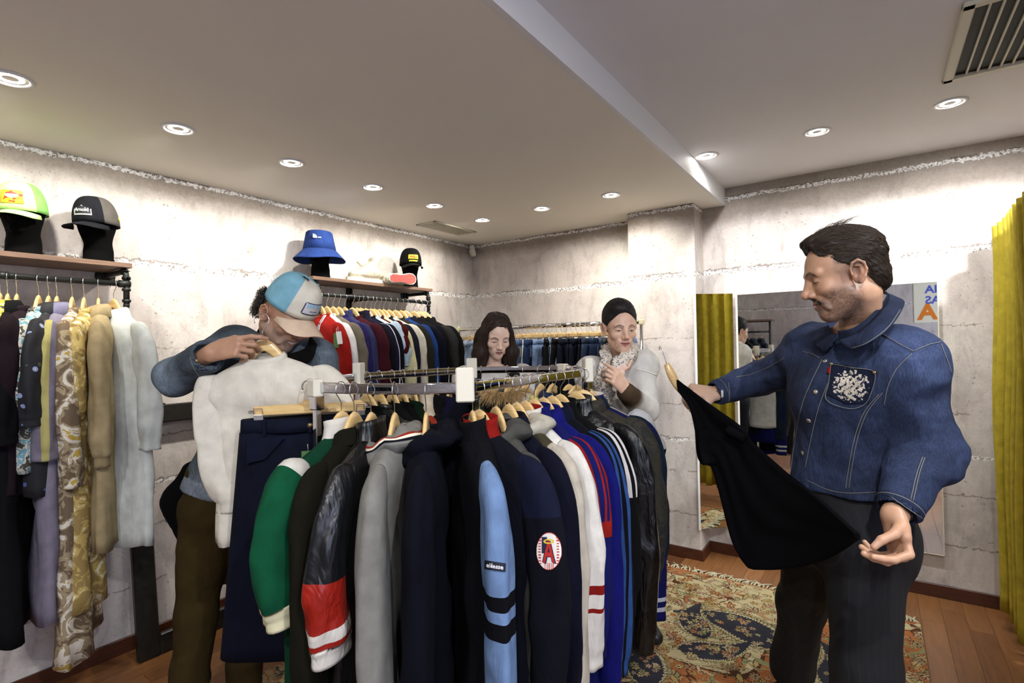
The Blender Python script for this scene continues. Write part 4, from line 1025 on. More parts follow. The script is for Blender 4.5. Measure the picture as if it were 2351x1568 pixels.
# charcoal cap
h = display_head(-2.96, .893, R1S + .004, 'black flocked display head wearing the charcoal mesh cap', math.radians(-138), .95)
c = cap_thing(headmat(-2.955, .893, R1S + .180, math.radians(-136), -.14), 'charcoal trucker cap with grey mesh back and white script patch', srgb(52, 54, 62), srgb(122, 116, 108), srgb(48, 50, 58))
fr = lambda u, v: srgb(225, 222, 210) if (min(u, 1 - u) < .06 or min(v, 1 - v) < .10) else srgb(30, 32, 38)
P3 = cap_patch(c, .085, .046, .050, None, colf=fr, nu=26, nv=14, shape=lambda u, v: v < .6 + .8 * min(u, 1 - u)); cap_text(c, P3, 'Arnold', .023, .051, WHITE_INK, bold=.0004)
P4 = cap_patch(c, .018, .020, .035, srgb(220, 225, 40), yaw=-1.9, nu=5, nv=6, shape=lambda u, v: (u - .5) ** 2 + (v - .5) ** 2 < .2 or u > .6, name='yellow_mark')
# bucket hat
h = display_head(-2.93, 2.06, R2S + .004, 'black flocked display head wearing the blue bucket hat', math.radians(-145), .95)
t = thing('bucket_hat', 'royal blue bucket hat with small white mark on a black head', 'hat', mat=headmat(-2.93, 2.06, R2S + .180, math.radians(-140)) @ Matrix.Scale(1.1, 4))
N = 56; a = np.arange(N) / N * 2 * PI; HB = srgb(58, 92, 176); R = []
for rx, ry, z in ((.001, .001, .112), (.040, .046, .113), (.066, .074, .110), (.072, .080, .104), (.082, .090, .05), (.092, .100, .003)): R.append(np.stack([rx * np.cos(a), ry * np.sin(a), z + 0 * a], 1))
o = part('hat_crown', *loftvf(R, False), M['cotton'], t, fcol=[HB] * (5 * N)); md = o.modifiers.new('s', 'SOLIDIFY'); md.thickness = .002
R = []
for f in np.linspace(0, 1, 7): R.append(np.stack([(.092 + .052 * f) * np.cos(a), (.100 + .052 * f) * np.sin(a), .003 - .058 * f + .006 * f * np.sin(a * 3)], 1))
o = part('hat_brim', *loftvf(R, False), M['cotton'], t, fcol=[HB] * (6 * N)); md = o.modifiers.new('s', 'SOLIDIFY'); md.thickness = .002
b = MB()
for k, (r0, r1) in enumerate(((.004, .010), (.0125, .0175), (.020, .024))):     # three quarter arcs of the mark
    q = np.linspace(0, PI / 2, 10); pts = [(-math.cos(x) * r1, math.sin(x) * r1) for x in q] + [(-math.cos(x) * r0, math.sin(x) * r0) for x in q[::-1]]
    V = [(.010 + x * 1.0, .0875 + .006 * (.07 - z) / .05 * 1.0, z + .060) for x, z in [(u + .0, v) for u, v in pts]]; b.add(V + [(x, y + .003, z) for x, y, z in V], [tuple(range(20)), tuple(range(20, 40))[::-1]] + [(i, (i + 1) % 20, (i + 1) % 20 + 20, i + 20) for i in range(20)])
b.box((-.026, .090, .064), (.016, .004, .006)); b.build('logo_mark', WHITE_INK, t, smooth=False)
# black cap with yellow patch
h = display_head(-2.93, 2.86, R2S + .004, 'black flocked display head wearing the black cap with yellow patch', math.radians(-130), .95)
c = cap_thing(headmat(-2.925, 2.86, R2S + .180, math.radians(-122), -.1), 'black cap with yellow rectangular racing patch, right end of the shelf', srgb(28, 28, 30), srgb(22, 22, 24), srgb(30, 30, 30), brim_curve=1.2)
P3 = cap_patch(c, .092, .034, .050, srgb(236, 205, 40), nu=14, nv=6); cap_text(c, P3, 'PIRELLI', .0215, .049, RED_INK, bold=.0007)
P5 = cap_patch(c, .075, .012, .018, srgb(200, 205, 50), nu=30, nv=5, shape=lambda u, v: (math.sin(u * 60) + math.sin(v * 11 + u * 23)) > -.3, name='yellow_embroidery')
# gold high-top shoe lying on its side and one showing its red sole
def shoe_solid(high=True):
    S = Solid((-.07, -.17, -.01), (.07, .17, .17), .0045)
    S.cap((0, .10, .028), (0, .02, .036), .036, .042, .02, flat=.75, axis=(0, 0, 1)); S.cap((0, .02, .038), (0, -.09, .045), .038, .042, .02); S.cap((0, .03, .05), (0, -.02, .085), .030, .034, .03)
    S.cap((0, -.055, .06), (0, -.075, .14), .038, .042, .02); S.cap((0, -.06, .10), (0, -.08, .19), .030, .034, .004, 'sub'); S.cutplane((0, 0, .004), (0, 0, -1)); return S
n = NT('cracked_gold_leather'); o = n.coord(); v = n.vor(o, 55, 'DISTANCE_TO_EDGE'); n.col(n.ramp(v, [(.0, srgb(120, 108, 84)), (.05, srgb(206, 200, 178))])); n.set(Roughness=.35, Metallic=.35); n.nrm(n.bump(v, .4, .004)); M['gold'] = n.m
SOLE = [(x * .95, y) for x, y in [(.0, .150), (.025, .142), (.043, .115), (.046, .075), (.036, .02), (.030, -.03), (.034, -.08), (.033, -.115), (.018, -.140), (0, -.146), (-.018, -.140), (-.031, -.115), (-.032, -.08), (-.028, -.03), (-.033, .02), (-.043, .075), (-.040, .115), (-.022, .142)]]
def shoe(Mx, label, red):
    t = thing('high_top_shoe', label, 'shoe', mat=Mx); V, F = shoe_solid().mesh(); V = relax(V, F, 2); part('upper', V + np.array((0, 0, .018)), F, M['gold'], t)
    V, Fc = flat_poly(SOLE, .024); part('sole_edge', V, Fc, M['rubber'], t, smooth=False)
    V, Fc = flat_poly([(x * .88, y * .95) for x, y in SOLE], .003); part('outsole', np.array(V) - np.array((0, 0, .003)), Fc, red, t, smooth=False)
    b = MB()
    for k in range(5): b.tube(smoothpath([(-.026, .03 - k * .020, .078 + k * .012), (0, .034 - k * .019, .098 + k * .013), (.026, .03 - k * .020, .078 + k * .012)], 3), .003, 5)
    b.tube([(-.01, .028, .105), (-.012, .075, .135), (.012, .06, .135), (.01, .028, .105)], .0035, 6); b.build('laces', simple('beige_lace', srgb(176, 158, 120), .8), t); return t
RS = fabric('red_rubber', .6, .1, 300, 40, .3); n = NT('red_patterned_sole'); n.col(n.ramp(n.noise(n.coord(), 60, 2, .5, 2), [(.45, srgb(196, 70, 62)), (.5, srgb(160, 44, 40)), (.55, srgb(204, 84, 72))], 'CONSTANT')); n.set(Roughness=.6); M['redsole'] = n.m
shoe(Matrix.Translation((-2.90, 2.405, R2S + .008)) @ Matrix.Rotation(math.radians(176), 4, 'Z') @ Matrix.Rotation(.0, 4, 'X'), 'cracked gold high-top shoe standing on the shelf with laces loose', M['redsole'])
tt = frame_mat((-2.835, 2.62, R2S + .050), (-.05, .12, .99), (-.0, .99, -.12), (.99, 0, .05)); tt = Matrix.Translation((-2.82, 2.655, R2S + .047)) @ Matrix.Rotation(math.radians(0), 4, 'Z') @ Matrix.Rotation(PI / 2 + .12, 4, 'Y')
tt = Matrix(((0, -.12, -.99, -2.835), (-.05, .99, -.12, 2.66), (.999, .05, 0, R2S + .05), (0, 0, 0, 1)))
x = np.array((.0, -.06, 1.)); y = np.array((-.10, .99, .06)); z = np.array((-.99, -.10, 0)); shoe(frame_mat((-2.80, 2.66, R2S + .048), x, y, z), 'shoe lying on its side with its red sole facing the room', M['redsole'])

# ---------------------------------------------------------------- jeans rail at the back wall
JY, JX0, JX1, JZ = 3.42, -2.93, -1.30, 1.635
t = thing('chrome_rail_stand', 'chrome rail stand full of jeans against the back wall', 'rack', ((JX0 + JX1) / 2, JY, 0)); hx = (JX1 - JX0) / 2
MB().tube([(-hx, 0, JZ), (hx, 0, JZ)], .016, 16).build('hanging_rail', M['chrome'], t)
for s in (-1, 1):
    MB().tube([(s * hx, 0, .05), (s * hx, 0, JZ - .02)], .0125, 12).build('post', M['chrome'], t)
    b = MB(); b.box((s * hx, 0, JZ), (.032, .032, .036), .005); b.tube([(s * hx, 0, JZ + .02), (s * hx, 0, JZ + .032)], .009, 12); b.build('corner_block', simple('pale_yellow_block', srgb(206, 200, 160), .5), t, smooth=False)
    MB().tube([(s * hx, -.28, .035), (s * hx, .28, .035)], .0125, 10).build('foot', M['chrome'], t)
MB().tube([(-hx, 0, .30), (hx, 0, .30)], .0125, 10).build('lower_bar', M['chrome'], t)
JC = [(srgb(150, 170, 196), 'pale blue'), (srgb(120, 140, 160), 'grey blue'), (srgb(46, 58, 88), 'dark indigo'), (srgb(176, 192, 208), 'very pale blue'), (srgb(96, 120, 158), 'mid blue'), (srgb(205, 205, 200), 'off-white'), (srgb(60, 84, 130), 'blue'), (srgb(130, 152, 188), 'washed blue'), (srgb(140, 160, 190), 'light wash'), (srgb(168, 186, 206), 'bleached'),
      (srgb(40, 38, 38), 'black'), (srgb(34, 32, 30), 'charcoal'), (srgb(80, 100, 128), 'dull blue'), (srgb(36, 44, 66), 'navy'), (srgb(30, 38, 60), 'raw indigo'), (srgb(34, 44, 70), 'deep blue'), (srgb(28, 34, 52), 'blue black'), (srgb(66, 84, 116), 'slate blue'), (srgb(96, 116, 146), 'stone-washed'), (srgb(50, 68, 104), 'ink blue'), (srgb(120, 142, 178), 'sky blue'), (srgb(70, 84, 104), 'grey indigo'), (srgb(38, 44, 60), 'midnight'), (srgb(130, 150, 184), 'faded')]
xs_ = [-2.80, -2.72] + list(np.linspace(-2.30, -1.42, 22)); rj = np.random.RandomState(4)
for i, (x, (c, nm)) in enumerate(zip(xs_, JC)):
    yaw = rj.uniform(-.12, .12); ang = PI / 2 + yaw if i not in (8, 9, 12, 18, 20) else PI / 2 - .65
    if i < 2: ang = .35
    m = Matrix.Translation((x, JY, JZ + .016)) @ Matrix.Rotation(-ang, 4, 'Z')
    pos = 'left end' if i < 2 else ('left half' if x < -2.0 else ('middle' if x < -1.7 else 'right end'))
    clip_hanger(m, 'clip hanger holding the %s jeans, %s of the back rail' % (nm, pos), 'clip hangers of the jeans rail', .14)
    pants(m, '%s denim jeans hanging on the chrome rail, %s' % (nm, pos), c, L=.9, w=.175, group='jeans on the chrome rail', seed=i)

# ---------------------------------------------------------------- garments on the left rack (seen edge-on, sleeves to the room)
PAT = {}
PAT['yellow'] = pattern_mat('yellow_floral_print', srgb(60, 62, 72), [srgb(205, 195, 50), srgb(225, 215, 90), srgb(200, 190, 180), srgb(190, 175, 40)], 14)
PAT['blackfloral'] = pattern_mat('black_flower_print', srgb(30, 30, 34), [srgb(90, 110, 170), srgb(150, 165, 210), srgb(190, 110, 40), srgb(70, 90, 60)], 22, .22, 'dots')
PAT['teal'] = pattern_mat('teal_white_print', srgb(70, 68, 60), [srgb(205, 200, 185), srgb(110, 160, 170), srgb(220, 214, 200)], 18)
PAT['brown'] = pattern_mat('brown_cream_print', srgb(110, 92, 70), [srgb(160, 142, 110), srgb(222, 214, 196), srgb(190, 160, 70)], 11)
PAT['gold'] = pattern_mat('gold_leaf_print', srgb(150, 125, 70), [srgb(190, 165, 95), srgb(225, 215, 180)], 16)
PAT['dark'] = pattern_mat('dark_orange_print', srgb(16, 14, 16), [srgb(30, 40, 46), srgb(120, 60, 24), srgb(28, 24, 30)], 9)
PAT['camo'] = pattern_mat('camouflage_print', srgb(26, 26, 22), [srgb(48, 42, 28), srgb(34, 36, 28), srgb(62, 54, 36)], 9)
PAT['purple'] = pattern_mat('purple_print', srgb(130, 122, 170), [srgb(160, 150, 200), srgb(90, 90, 130)], 20)
out = np.array((1.0, .0))
def wall_item(y, spec, X=-2.845, Z=R1Z, hcol=None):
    yaw = spec.pop('yaw', 0); sx = spec.pop('sx', None)
    if sx is not None: yaw = find_dir((X, y, Z), sx, (1, 0))[0]
    m = Matrix.Translation((X, y, Z + .0125)) @ Matrix.Rotation(yaw, 4, 'Z'); lab = spec.pop('label'); long = spec.pop('hl')
    hanger(m, long, spec.pop('hg', 'hangers of the left rack')); garment(m, lab, **spec)
rp1 = lambda px: float(onx(px, 645, -2.845)[1])
LR = [
 (rp1(-70), dict(sx=-110, label='grey and white striped blouse at the left edge of the picture', hl='wooden hanger at the left edge holding a striped blouse', cat='shirt', col=srgb(120, 120, 130), collar='shirt', L=.7, sl=.3)),
 (rp1(-45), dict(sx=-85, label='purple printed shirt near the left edge of the picture', hl='hanger of the purple printed shirt', cat='shirt', pat=PAT['purple'], collar='shirt', L=.72, sl=.32)),
 (rp1(-22), dict(sx=-58, label='lavender shirt between printed shirts at far left', hl='hanger of the lavender shirt at far left', cat='shirt', col=srgb(150, 146, 196), collar='shirt', L=.7, sl=.3)),
 (rp1(0), dict(sx=-28, label='dark dress with bright yellow floral sleeve', hl='hanger of the yellow floral dress', cat='dress', pat=PAT['yellow'], collar='shirt', L=.5, sl=.34, bw=.24)),
 (rp1(17), dict(sx=0, label='smoky black sheer blouse beside the yellow floral dress', hl='hanger of the smoky black blouse', cat='shirt', col=srgb(40, 40, 44), collar='shirt', L=1.25, sl=.42, slack=1.1)),
 (rp1(38), dict(sx=20, label='pink edged black shirt under an amber hanger', hl='amber wooden hanger in the left rack', cat='shirt', col=srgb(70, 50, 60), collar='crew', L=.7, sl=.3)),
 (rp1(88), dict(sx=50, label='teal and cream marbled blouse on the left rack', hl='hanger of the teal marbled blouse', cat='shirt', pat=PAT['teal'], collar='crew', L=.62, sl=.36)),
 (rp1(111), dict(sx=84, label='black shirt printed with small blue and orange flowers', hl='hanger of the black flower shirt', cat='shirt', pat=PAT['blackfloral'], collar='shirt', L=.72, sl=.36, slack=1.35, sw=.23)),
 (rp1(130), dict(sx=108, label='long lavender dress with yellow piping and belt', hl='hanger of the lavender dress with piping', cat='dress', col=srgb(158, 150, 168), collar='shirt', ccol=srgb(150, 146, 176), L=1.22, sl=.50, stripes=((-.35, .15, srgb(202, 192, 120)),), mat='linen')),
 (rp1(165), dict(sx=143, label='brown and cream marbled long dress with long sleeve', hl='hanger of the brown marbled dress', cat='dress', pat=PAT['brown'], collar='crew', L=1.42, sl=.62, sfwd=.01)),
 (rp1(192), dict(sx=174, label='gold and cream checked blouse on the left rack', hl='hanger of the gold checked blouse', cat='shirt', pat=PAT['gold'], collar='crew', L=1.22, sl=.36)),
]
for i, (y, sp) in enumerate(LR): sp['xmin'] = -.25; sp['seed'] = i; wall_item(y, sp)
wall_item(rp1(225), dict(sx=222, label='khaki tan belted shirt dress, second from the right of the left rack', hl='hanger of the khaki shirt dress', cat='dress', col=srgb(186, 166, 124), collar='shirt', L=1.0, sl=.56, mat='linen', xmin=-.25, cuff=srgb(178, 158, 116)))
wall_item(rp1(260), dict(sx=330, label='white linen long coat at the right end of the left rack', hl='hanger of the white linen coat', cat='coat', col=srgb(214, 218, 210), collar='lapel', L=1.02, sl=.52, mat='linen', sw=.22, bw=.25, slack=.8, xmin=-.25))

# ---------------------------------------------------------------- knitwear and jackets on the middle rack
navy, black = srgb(26, 30, 54), srgb(22, 22, 24)
rp2 = lambda px: float(onx(px, 685, -2.845)[1])
MR = [
 (rp2(736), dict(sx=785, label='red knitted cardigan with blue and white neck bands and green tag', hl='hanger inside the red cardigan', cat='cardigan', col=srgb(206, 44, 36), collar='vneck', clist=[srgb(225, 220, 215), srgb(96, 90, 150), srgb(225, 220, 215)], mat='knit')),
 (rp2(750), dict(sx=800, label='white ribbed sweater beside the red cardigan', hl='hanger of the white ribbed sweater', cat='sweater', col=srgb(228, 226, 222), mat='knit')),
 (rp2(764), dict(sx=822, label='taupe half-sleeve sweatshirt on the middle rack', hl='hanger of the taupe sweatshirt', cat='sweater', col=srgb(140, 130, 112), mat='fleece')),
 (rp2(777), dict(sx=835, label='violet blue sweatshirt with white collar line', hl='hanger of the violet blue sweatshirt', cat='sweater', col=srgb(66, 60, 140), mat='fleece', collar='crew')),
 (rp2(791), dict(sx=846, label='dusty blue track top beside the burgundy sweater', hl='hanger of the dusty blue track top', cat='sweater', col=srgb(80, 84, 136), mat='fleece', collar='stand')),
 (rp2(808), dict(sx=874, label='burgundy wool sweater in the middle rack', hl='hanger of the burgundy wool sweater', cat='sweater', col=srgb(112, 42, 58), mat='fleece')),
 (rp2(819), dict(sx=886, label='dark navy track jacket with thin white sleeve piping', hl='hanger of the piped navy track jacket', col=srgb(28, 28, 44), stripes=((-.05, .05, srgb(220, 220, 220)),), mat='cotton', collar='stand')),
 (rp2(828), dict(sx=896, label='purple navy jacket with white shoulder line', hl='hanger of the purple navy jacket', col=srgb(44, 42, 92), stripes=((.1, .2, srgb(220, 220, 220)),), collar='stand')),
 (rp2(839), dict(sx=906, label='navy sweatshirt beside the pale blue shirt', hl='hanger of the plain navy sweatshirt', cat='sweater', col=srgb(34, 38, 58), mat='fleece')),
 (rp2(851), dict(sx=917, label='pale blue short shirt sleeve between navy and cream', hl='hanger of the pale blue shirt', cat='shirt', col=srgb(180, 200, 214), sl=.24, L=.5)),
 (rp2(859), dict(sx=923, label='dark red sleeveless knit vest', hl='hanger of the dark red vest', cat='vest', col=srgb(122, 22, 28), sl=.16, L=.5)),
 (rp2(870), dict(sx=932, label='pale yellow cream cardigan on the middle rack', hl='hanger of the pale yellow cardigan', cat='cardigan', col=srgb(222, 216, 168), mat='knit')),
 (rp2(880), dict(sx=944, label='slate navy sweater beside the pale yellow cardigan', hl='hanger of the slate navy sweater', cat='sweater', col=srgb(52, 54, 80), mat='fleece')),
 (rp2(892), dict(sx=958, label='cream wool sweater with long sleeve on the middle rack', hl='hanger of the cream wool sweater', cat='sweater', col=srgb(216, 210, 190), mat='fleece')),
 (rp2(907), dict(sx=975, label='dark olive grey sweater beside the cream one', hl='hanger of the olive grey sweater', cat='sweater', col=srgb(72, 70, 62), mat='fleece')),
 (rp2(920), dict(sx=985, label='cobalt blue sweater on the middle rack', hl='hanger of the cobalt blue sweater', cat='sweater', col=srgb(52, 92, 176), mat='fleece')),
 (rp2(930), dict(sx=1003, label='navy blazer on the middle rack', hl='hanger of the navy blazer', cat='blazer', col=srgb(24, 30, 62), collar='lapel', L=.72)),
 (rp2(949), dict(sx=1018, label='black blazer beside the navy blazer', hl='hanger of the black blazer', cat='blazer', col=srgb(20, 20, 22), collar='lapel', L=.74)),
 (rp2(962), dict(sx=1042, label='charcoal blazer with grey sleeve, last on the middle rack', hl='hanger of the charcoal blazer', cat='blazer', col=srgb(26, 26, 28), col2=srgb(74, 73, 72), collar='lapel', L=.76, mat='fleece')),
 (rp2(974), dict(sx=1052, label='black long coat at the very end of the middle rack', hl='last hanger of the middle rack', cat='coat', col=srgb(24, 25, 27), collar='lapel', L=.85)),
]
for i, (y, sp) in enumerate(MR):
    sp['xmin'] = -.245; sp['sw'] = .205; sp['bw'] = .215; sp['seed'] = i; sp['hg'] = 'hangers of the middle rack'; wall_item(y, sp, -2.845, R2Z)
from mathutils.bvhtree import BVHTree
class Surf:
    """looks up points on a cloth surface seen from the camera position"""
    def __init__(s, obj, origin=(0, 0, 0)):
        me = obj.data; s.off = Vector(origin); n = len(me.vertices); co = np.zeros(n * 3); me.vertices.foreach_get('co', co); co = co.reshape(-1, 3) + np.array(origin)
        s.t = BVHTree.FromPolygons([tuple(v) for v in co], [tuple(p.vertices) for p in me.polygons])
    def hit(s, px, py, off=.0015):
        h = s.t.ray_cast(Vector(CAMP), Vector(nrmz(ray(px, py))))
        if h[0] is None:
            return None, None
        nn = np.array(h[1]); d = nrmz(ray(px, py))
        if nn.dot(d) > 0: nn = -nn
        return np.array(h[0]) + nn * off, nn
def stitch(surfs, pts, r, mat, parent, origin, name='stitching', m=8, off=.0012, gap=.04, dash=False):
    if not isinstance(surfs, (list, tuple)): surfs = [surfs]
    p = smoothpath([np.array([a, b, 0.]) for a, b in pts], m); out = []
    for q in p:
        best = None
        for s in surfs:
            h, nn = s.hit(q[0], q[1], off)
            if h is not None and (best is None or np.linalg.norm(h - CAMP) < np.linalg.norm(best - CAMP)): best = h
        if best is not None and (not out or np.linalg.norm(best - out[-1]) < gap): out.append(best)
    if len(out) < 3: return None
    out = np.array(out); sm = out.copy(); sm[1:-1] = (sm[:-2] + 2 * sm[1:-1] + sm[2:]) / 4
    b = MB(); b.tube(sm - np.array(origin), r, 5); return b.build(name, mat, parent)
def patch(surf, quad, nu, nv, colfn, mat, parent, origin, name, off=.002, mask=None, th=.0):
    """a cloth piece laid on a surface: quad = 4 picture corners (tl, tr, br, bl)"""
    q = np.array(quad, float); V = []; ok = {}; idx = {}
    for j in range(nv + 1):
        for i in range(nu + 1):
            u, v = i / nu, j / nv; p = (q[0] * (1 - u) + q[1] * u) * (1 - v) + (q[3] * (1 - u) + q[2] * u) * v
            h, nn = surf.hit(p[0], p[1], off)
            if h is not None and (mask is None or mask(u, v)): idx[(i, j)] = len(V); V.append(h - np.array(origin))
    Fc, C = [], []
    for j in range(nv):
        for i in range(nu):
            k = [(i, j), (i, j + 1), (i + 1, j + 1), (i + 1, j)]
            if all(a in idx for a in k):
                f = [idx[a] for a in k]; 
                if max(np.linalg.norm(V[f[0]] - V[f[2]]), 0) < .08: Fc.append(tuple(f)); C.append(colfn((i + .5) / nu, (j + .5) / nv))
    if not Fc: return None
    o = part(name, V, Fc, mat, parent, fcol=C); md = o.modifiers.new('s', 'SOLIDIFY'); md.thickness = max(th, off * .8); md.offset = -1; return o
def button(surf, px, py, r, mat, parent, origin, name='snap_button', h_=.0025):
    h, nn = surf.hit(px, py, 0)
    if h is None: return
    b = MB(); b.tube([h - np.array(origin) - nn * .001, h + nn * h_ - np.array(origin), h + nn * (h_ + .0006) - np.array(origin)], [r, r * .9, r * .5], 14); return b.build(name, mat, parent)

M['thread'] = simple('grey_tan_thread', srgb(112, 112, 106), .8)
M['thread_dark'] = simple('dark_thread', srgb(58, 66, 84), .8)

def strip(inner, outer, m, mat, parent, origin, col, name='collar', th=.003, bulge=.008, bdir=None):
    """cloth strip between two space curves with a soft bulge"""
    A, B = smoothpath(inner, m), smoothpath(outer, m); n = 7; V = []
    for a, b in zip(A, B):
        for k in range(n):
            t = k / (n - 1); p = a * (1 - t) + b * t; d = nrmz(CAMP - p) if bdir is None else np.array(bdir); V.append(p + d * bulge * math.sin(PI * t) - np.array(origin))
    Fc = [(i * n + k, i * n + k + 1, (i + 1) * n + k + 1, (i + 1) * n + k) for i in range(len(A) - 1) for k in range(n - 1)]
    o = part(name, V, Fc, mat, parent, fcol=[col] * len(Fc)); md = o.modifiers.new('s', 'SOLIDIFY'); md.thickness = th; md.offset = 0; return o

def man_right():
    O = P(1935, 900, 1.66); O[2] = 0; t = thing('person', 'bearded man in a blue denim jacket and dark trousers holding out a black shirt', 'person', O)
    SKIN = (.50, .285, .175)
    f = cdir(-.976, 0, -.21); l = cdir(.21, 0, -.976); Z = np.array([0, 0, 1.])
    SN, SF = P(2078, 836, 1.43), P(1872, 806, 1.76)
    EN, WN = P(2126, 1035, 1.40), P(2056, 1182, 1.32)
    EF, WF = P(1750, 868, 1.98), P(1640, 903, 1.93)
    NB = P(1972, 770, 1.57); CH = P(1972, 900, 1.60); PV = P(1938, 1180, 1.64)
    HF, HN = P(1882, 1225, 1.73), P(1985, 1235, 1.56)
    KF, AF = P(1842, 1385, 1.98), P(1820, 1540, 2.17); KN, AN = P(1990, 1530, 1.55), P(1985, 1835, 1.60)
    # head
    sc = 1.0; HC = P(1938, 628, 1.50)
    fw = cdir(-.95, 0, .34); fw = nrmz(fw * math.cos(.27) - Z * math.sin(.27)); H = orient(fw, Z + .02 * f)
    # neck end expressed in head space
    nb_l = H.T @ (NB - HC) / sc
    S = head_solid(1, False, .8, .0022, 1.04, 1.25, 1.12, neck=((0, -.026, -.065), nb_l, .051))
    V, F = S.mesh(); V = relax(V, F, 1); C = face_col(V, SKIN, lips=(.32, .12, .09), brows=(.02, .012, .008), beard=(.07, .05, .038), beard_amt=.78, mous=(.012, .009, .007), smile=.8, brow_w=.0055, teeth=.0)
    # sideburn and buzzed temple
    x, y, z = V.T; ax = np.abs(x)
    m = ((y < .045 - .2 * (z - .01)) & (z > .008) | ((y < .028) & (y > .006) & (z > -.030) & (z <= .01))) & (ax > .045)
    m = np.clip((.046 - .35 * np.abs(z - .015) - y) / .012, 0, 1) * np.clip((z + .006) / .01, 0, 1) * (ax > .04) + np.clip((.031 - y) / .006, 0, 1) * np.clip((y - .006) / .004, 0, 1) * np.clip((z + .034) / .012, 0, 1) * (z < .012) * (ax > .045)
    m = (np.clip(m, 0, 1) * (.78 + .3 * vnoise(V * np.array((200, 60, 200)), 6)))[:, None]; C = C * (1 - m * .55) + np.array((.05, .04, .033)) * m * .55
    headV = HC + (V * sc) @ H.T
    parts = [(headV, F, C)]
    # hair cap
    S2 = Solid((-.10, -.13, -.09), (.10, .14, .17), .0028)
    S2.ell((0, -.020, .046), (.0795, .0985, .0885), .01); S2.ell((0, -.072, -.025), (.052, .036, .052), .02)
    S2.ell((0, .030, .095), (.055, .062, .038), .03); S2.ell((0, .062, .102), (.044, .030, .022), .015)
    S2.put(lambda x, y, z: -(y - (.058 + .55 * (z - .072)) + .0 * x) * .8 if False else (y - (.040 + 1.25 * (z - .060))) * .7 * np.where(z < .105, 1, -1) if False else np.maximum((y - (.052 + .5 * (z - .055))) * .8, -1), (-.1, -.13, -.09), (.1, .14, .10), .004, 'cut')
    S2.ell((.088, -.008, -.036), (.03, .032, .050), .005, 'sub'); S2.ell((-.088, -.008, -.036), (.03, .032, .050), .005, 'sub'); S2.ell((0, .06, -.06), (.12, .06, .05), .005, 'sub')
    V2, F2 = S2.mesh(); V2 = relax(V2, F2, 1)
    p = V2 * np.array((60, 14, 60)); V2 = V2 + vnormals(V2, F2) * (.0035 * vnoise(p, 3) + .002 * vnoise(p * 2.3, 4))[:, None]
    g = np.clip((np.abs(V2[:, 0]) - .045) / .03, 0, 1) * np.clip((.03 - V2[:, 2]) / .05, 0, 1)
    C2 = np.outer(1 - g, (.018, .012, .008)) + np.outer(g, (.05, .042, .036)); C2 *= (1 + .5 * vnoise(V2 * np.array((150, 30, 150)), 9))[:, None]
    part('hair', HC + (V2 * sc) @ H.T - O, F2, M['hair'], t, vcol=C2)
    def flow(p):
        if p[1] > .02 and p[2] > .09: return np.array((.25 * np.sign(p[0]) * (p[2] < .11), -1, .55 - 6 * (.10 - p[1])))
        if p[2] < .03: return np.array((0, -.6, -1.))
        return np.array((0, -1, -.45))
    st = [HC + (q * sc) @ H.T for q in comb(V2, F2, flow, 3600, .050, 7, 5, .0022)]
    for i in range(60):   # loose locks lifting off the top
        x0, y0 = RNG.uniform(-.04, .04), RNG.uniform(-.03, .05); L = RNG.uniform(.03, .06); st.append(HC + (np.array([(x0 + .004 * math.sin(i + q), y0 - L * q, .128 + .018 * math.sin(q * 2.2)) for q in np.linspace(0, 1, 6)]) * sc) @ H.T)
    hair_tubes('hair_strands', st, .00062, t, O, (.034, .022, .013), 2)
    # body: torso, arms, legs as one soft solid
    B = Solid(np.min([AF, AN, PV, EN, WF, SN, NB, KF], 0) - .22, np.max([AF, AN, PV, EN, WF, SN, NB, KF], 0) + .2, .011)
    B.cap(NB, CH, .055, .10, .05); B.cap(CH - l * .06, CH + l * .06, .11, .11, .05, flat=.8, axis=f); B.cap(CH, PV, .13, .13, .06, flat=.85, axis=f)
    B.cap(NB, SN, .05, .055, .04); B.cap(NB, SF, .05, .055, .04); B.cap(SN, EN, .052, .042, .03); B.cap(SF, EF, .050, .040, .03)
    B.cap(EN, WN, .040, .028, .02); B.cap(EF, WF, .038, .027, .02); B.cap(PV, HN, .10, .09, .04); B.cap(PV, HF, .10, .09, .04)
    B.cap(HN, KN, .085, .058, .03); B.cap(HF, KF, .080, .055, .03); B.cap(KN, AN, .056, .038, .02); B.cap(KF, AF, .053, .038, .02)
    V, F = B.mesh(); V = relax(V, F, 1); parts.append((V, F, np.tile(SKIN, (len(V), 1))))
    # near hand: palm seen from the thumb side, pinching the hem
    S = Solid(WN - .20, WN + .20, .0022)
    dh = nrmz(P(1985, 1238, 1.27) - P(2080, 1212, 1.305)); hn = nrmz(np.cross(dh, cdir(.1, .35, 1)) )
    d0 = nrmz(P(2020, 1226, 1.285) - WN); nb = cdir(.25, .95, -.15)
    cur = [(.35, .75, .25), (.45, .85, .35), (.60, .95, .45), (.70, 1.0, .5)]
    S.cap(WN + nrmz(EN - WN) * .10, WN, .031, .028, .01, flat=.85, axis=cdir(.82, .5, .15)); S.cap(WN, P(2050, 1184, 1.312), .028, .027, .01)
    hand_solid(S, P(2050, 1184, 1.312), cdir(-.12, .80, -.42), cdir(.97, .15, -.02), cdir(0, -.4, -1), [(1.15, .38, .10), (1.2, .50, .2), (1.28, .62, .3), (1.36, .75, .35)], sc=1.04, thumb=(.85, .75), spread=.05)
    V, F = S.mesh(); V = relax(V, F, 1); C = np.tile(SKIN, (len(V), 1)); parts.append((V, F, C))
    # far hand gripping hanger and shirt
    S = Solid(WF - .20, WF + .20, .0026); d0 = nrmz(P(1590, 896, 1.90) - WF); nb = cdir(-.05, -.75, -.55)
    S.cap(WF + nrmz(EF - WF) * .10, WF, .030, .026, .01, flat=.8, axis=nb)
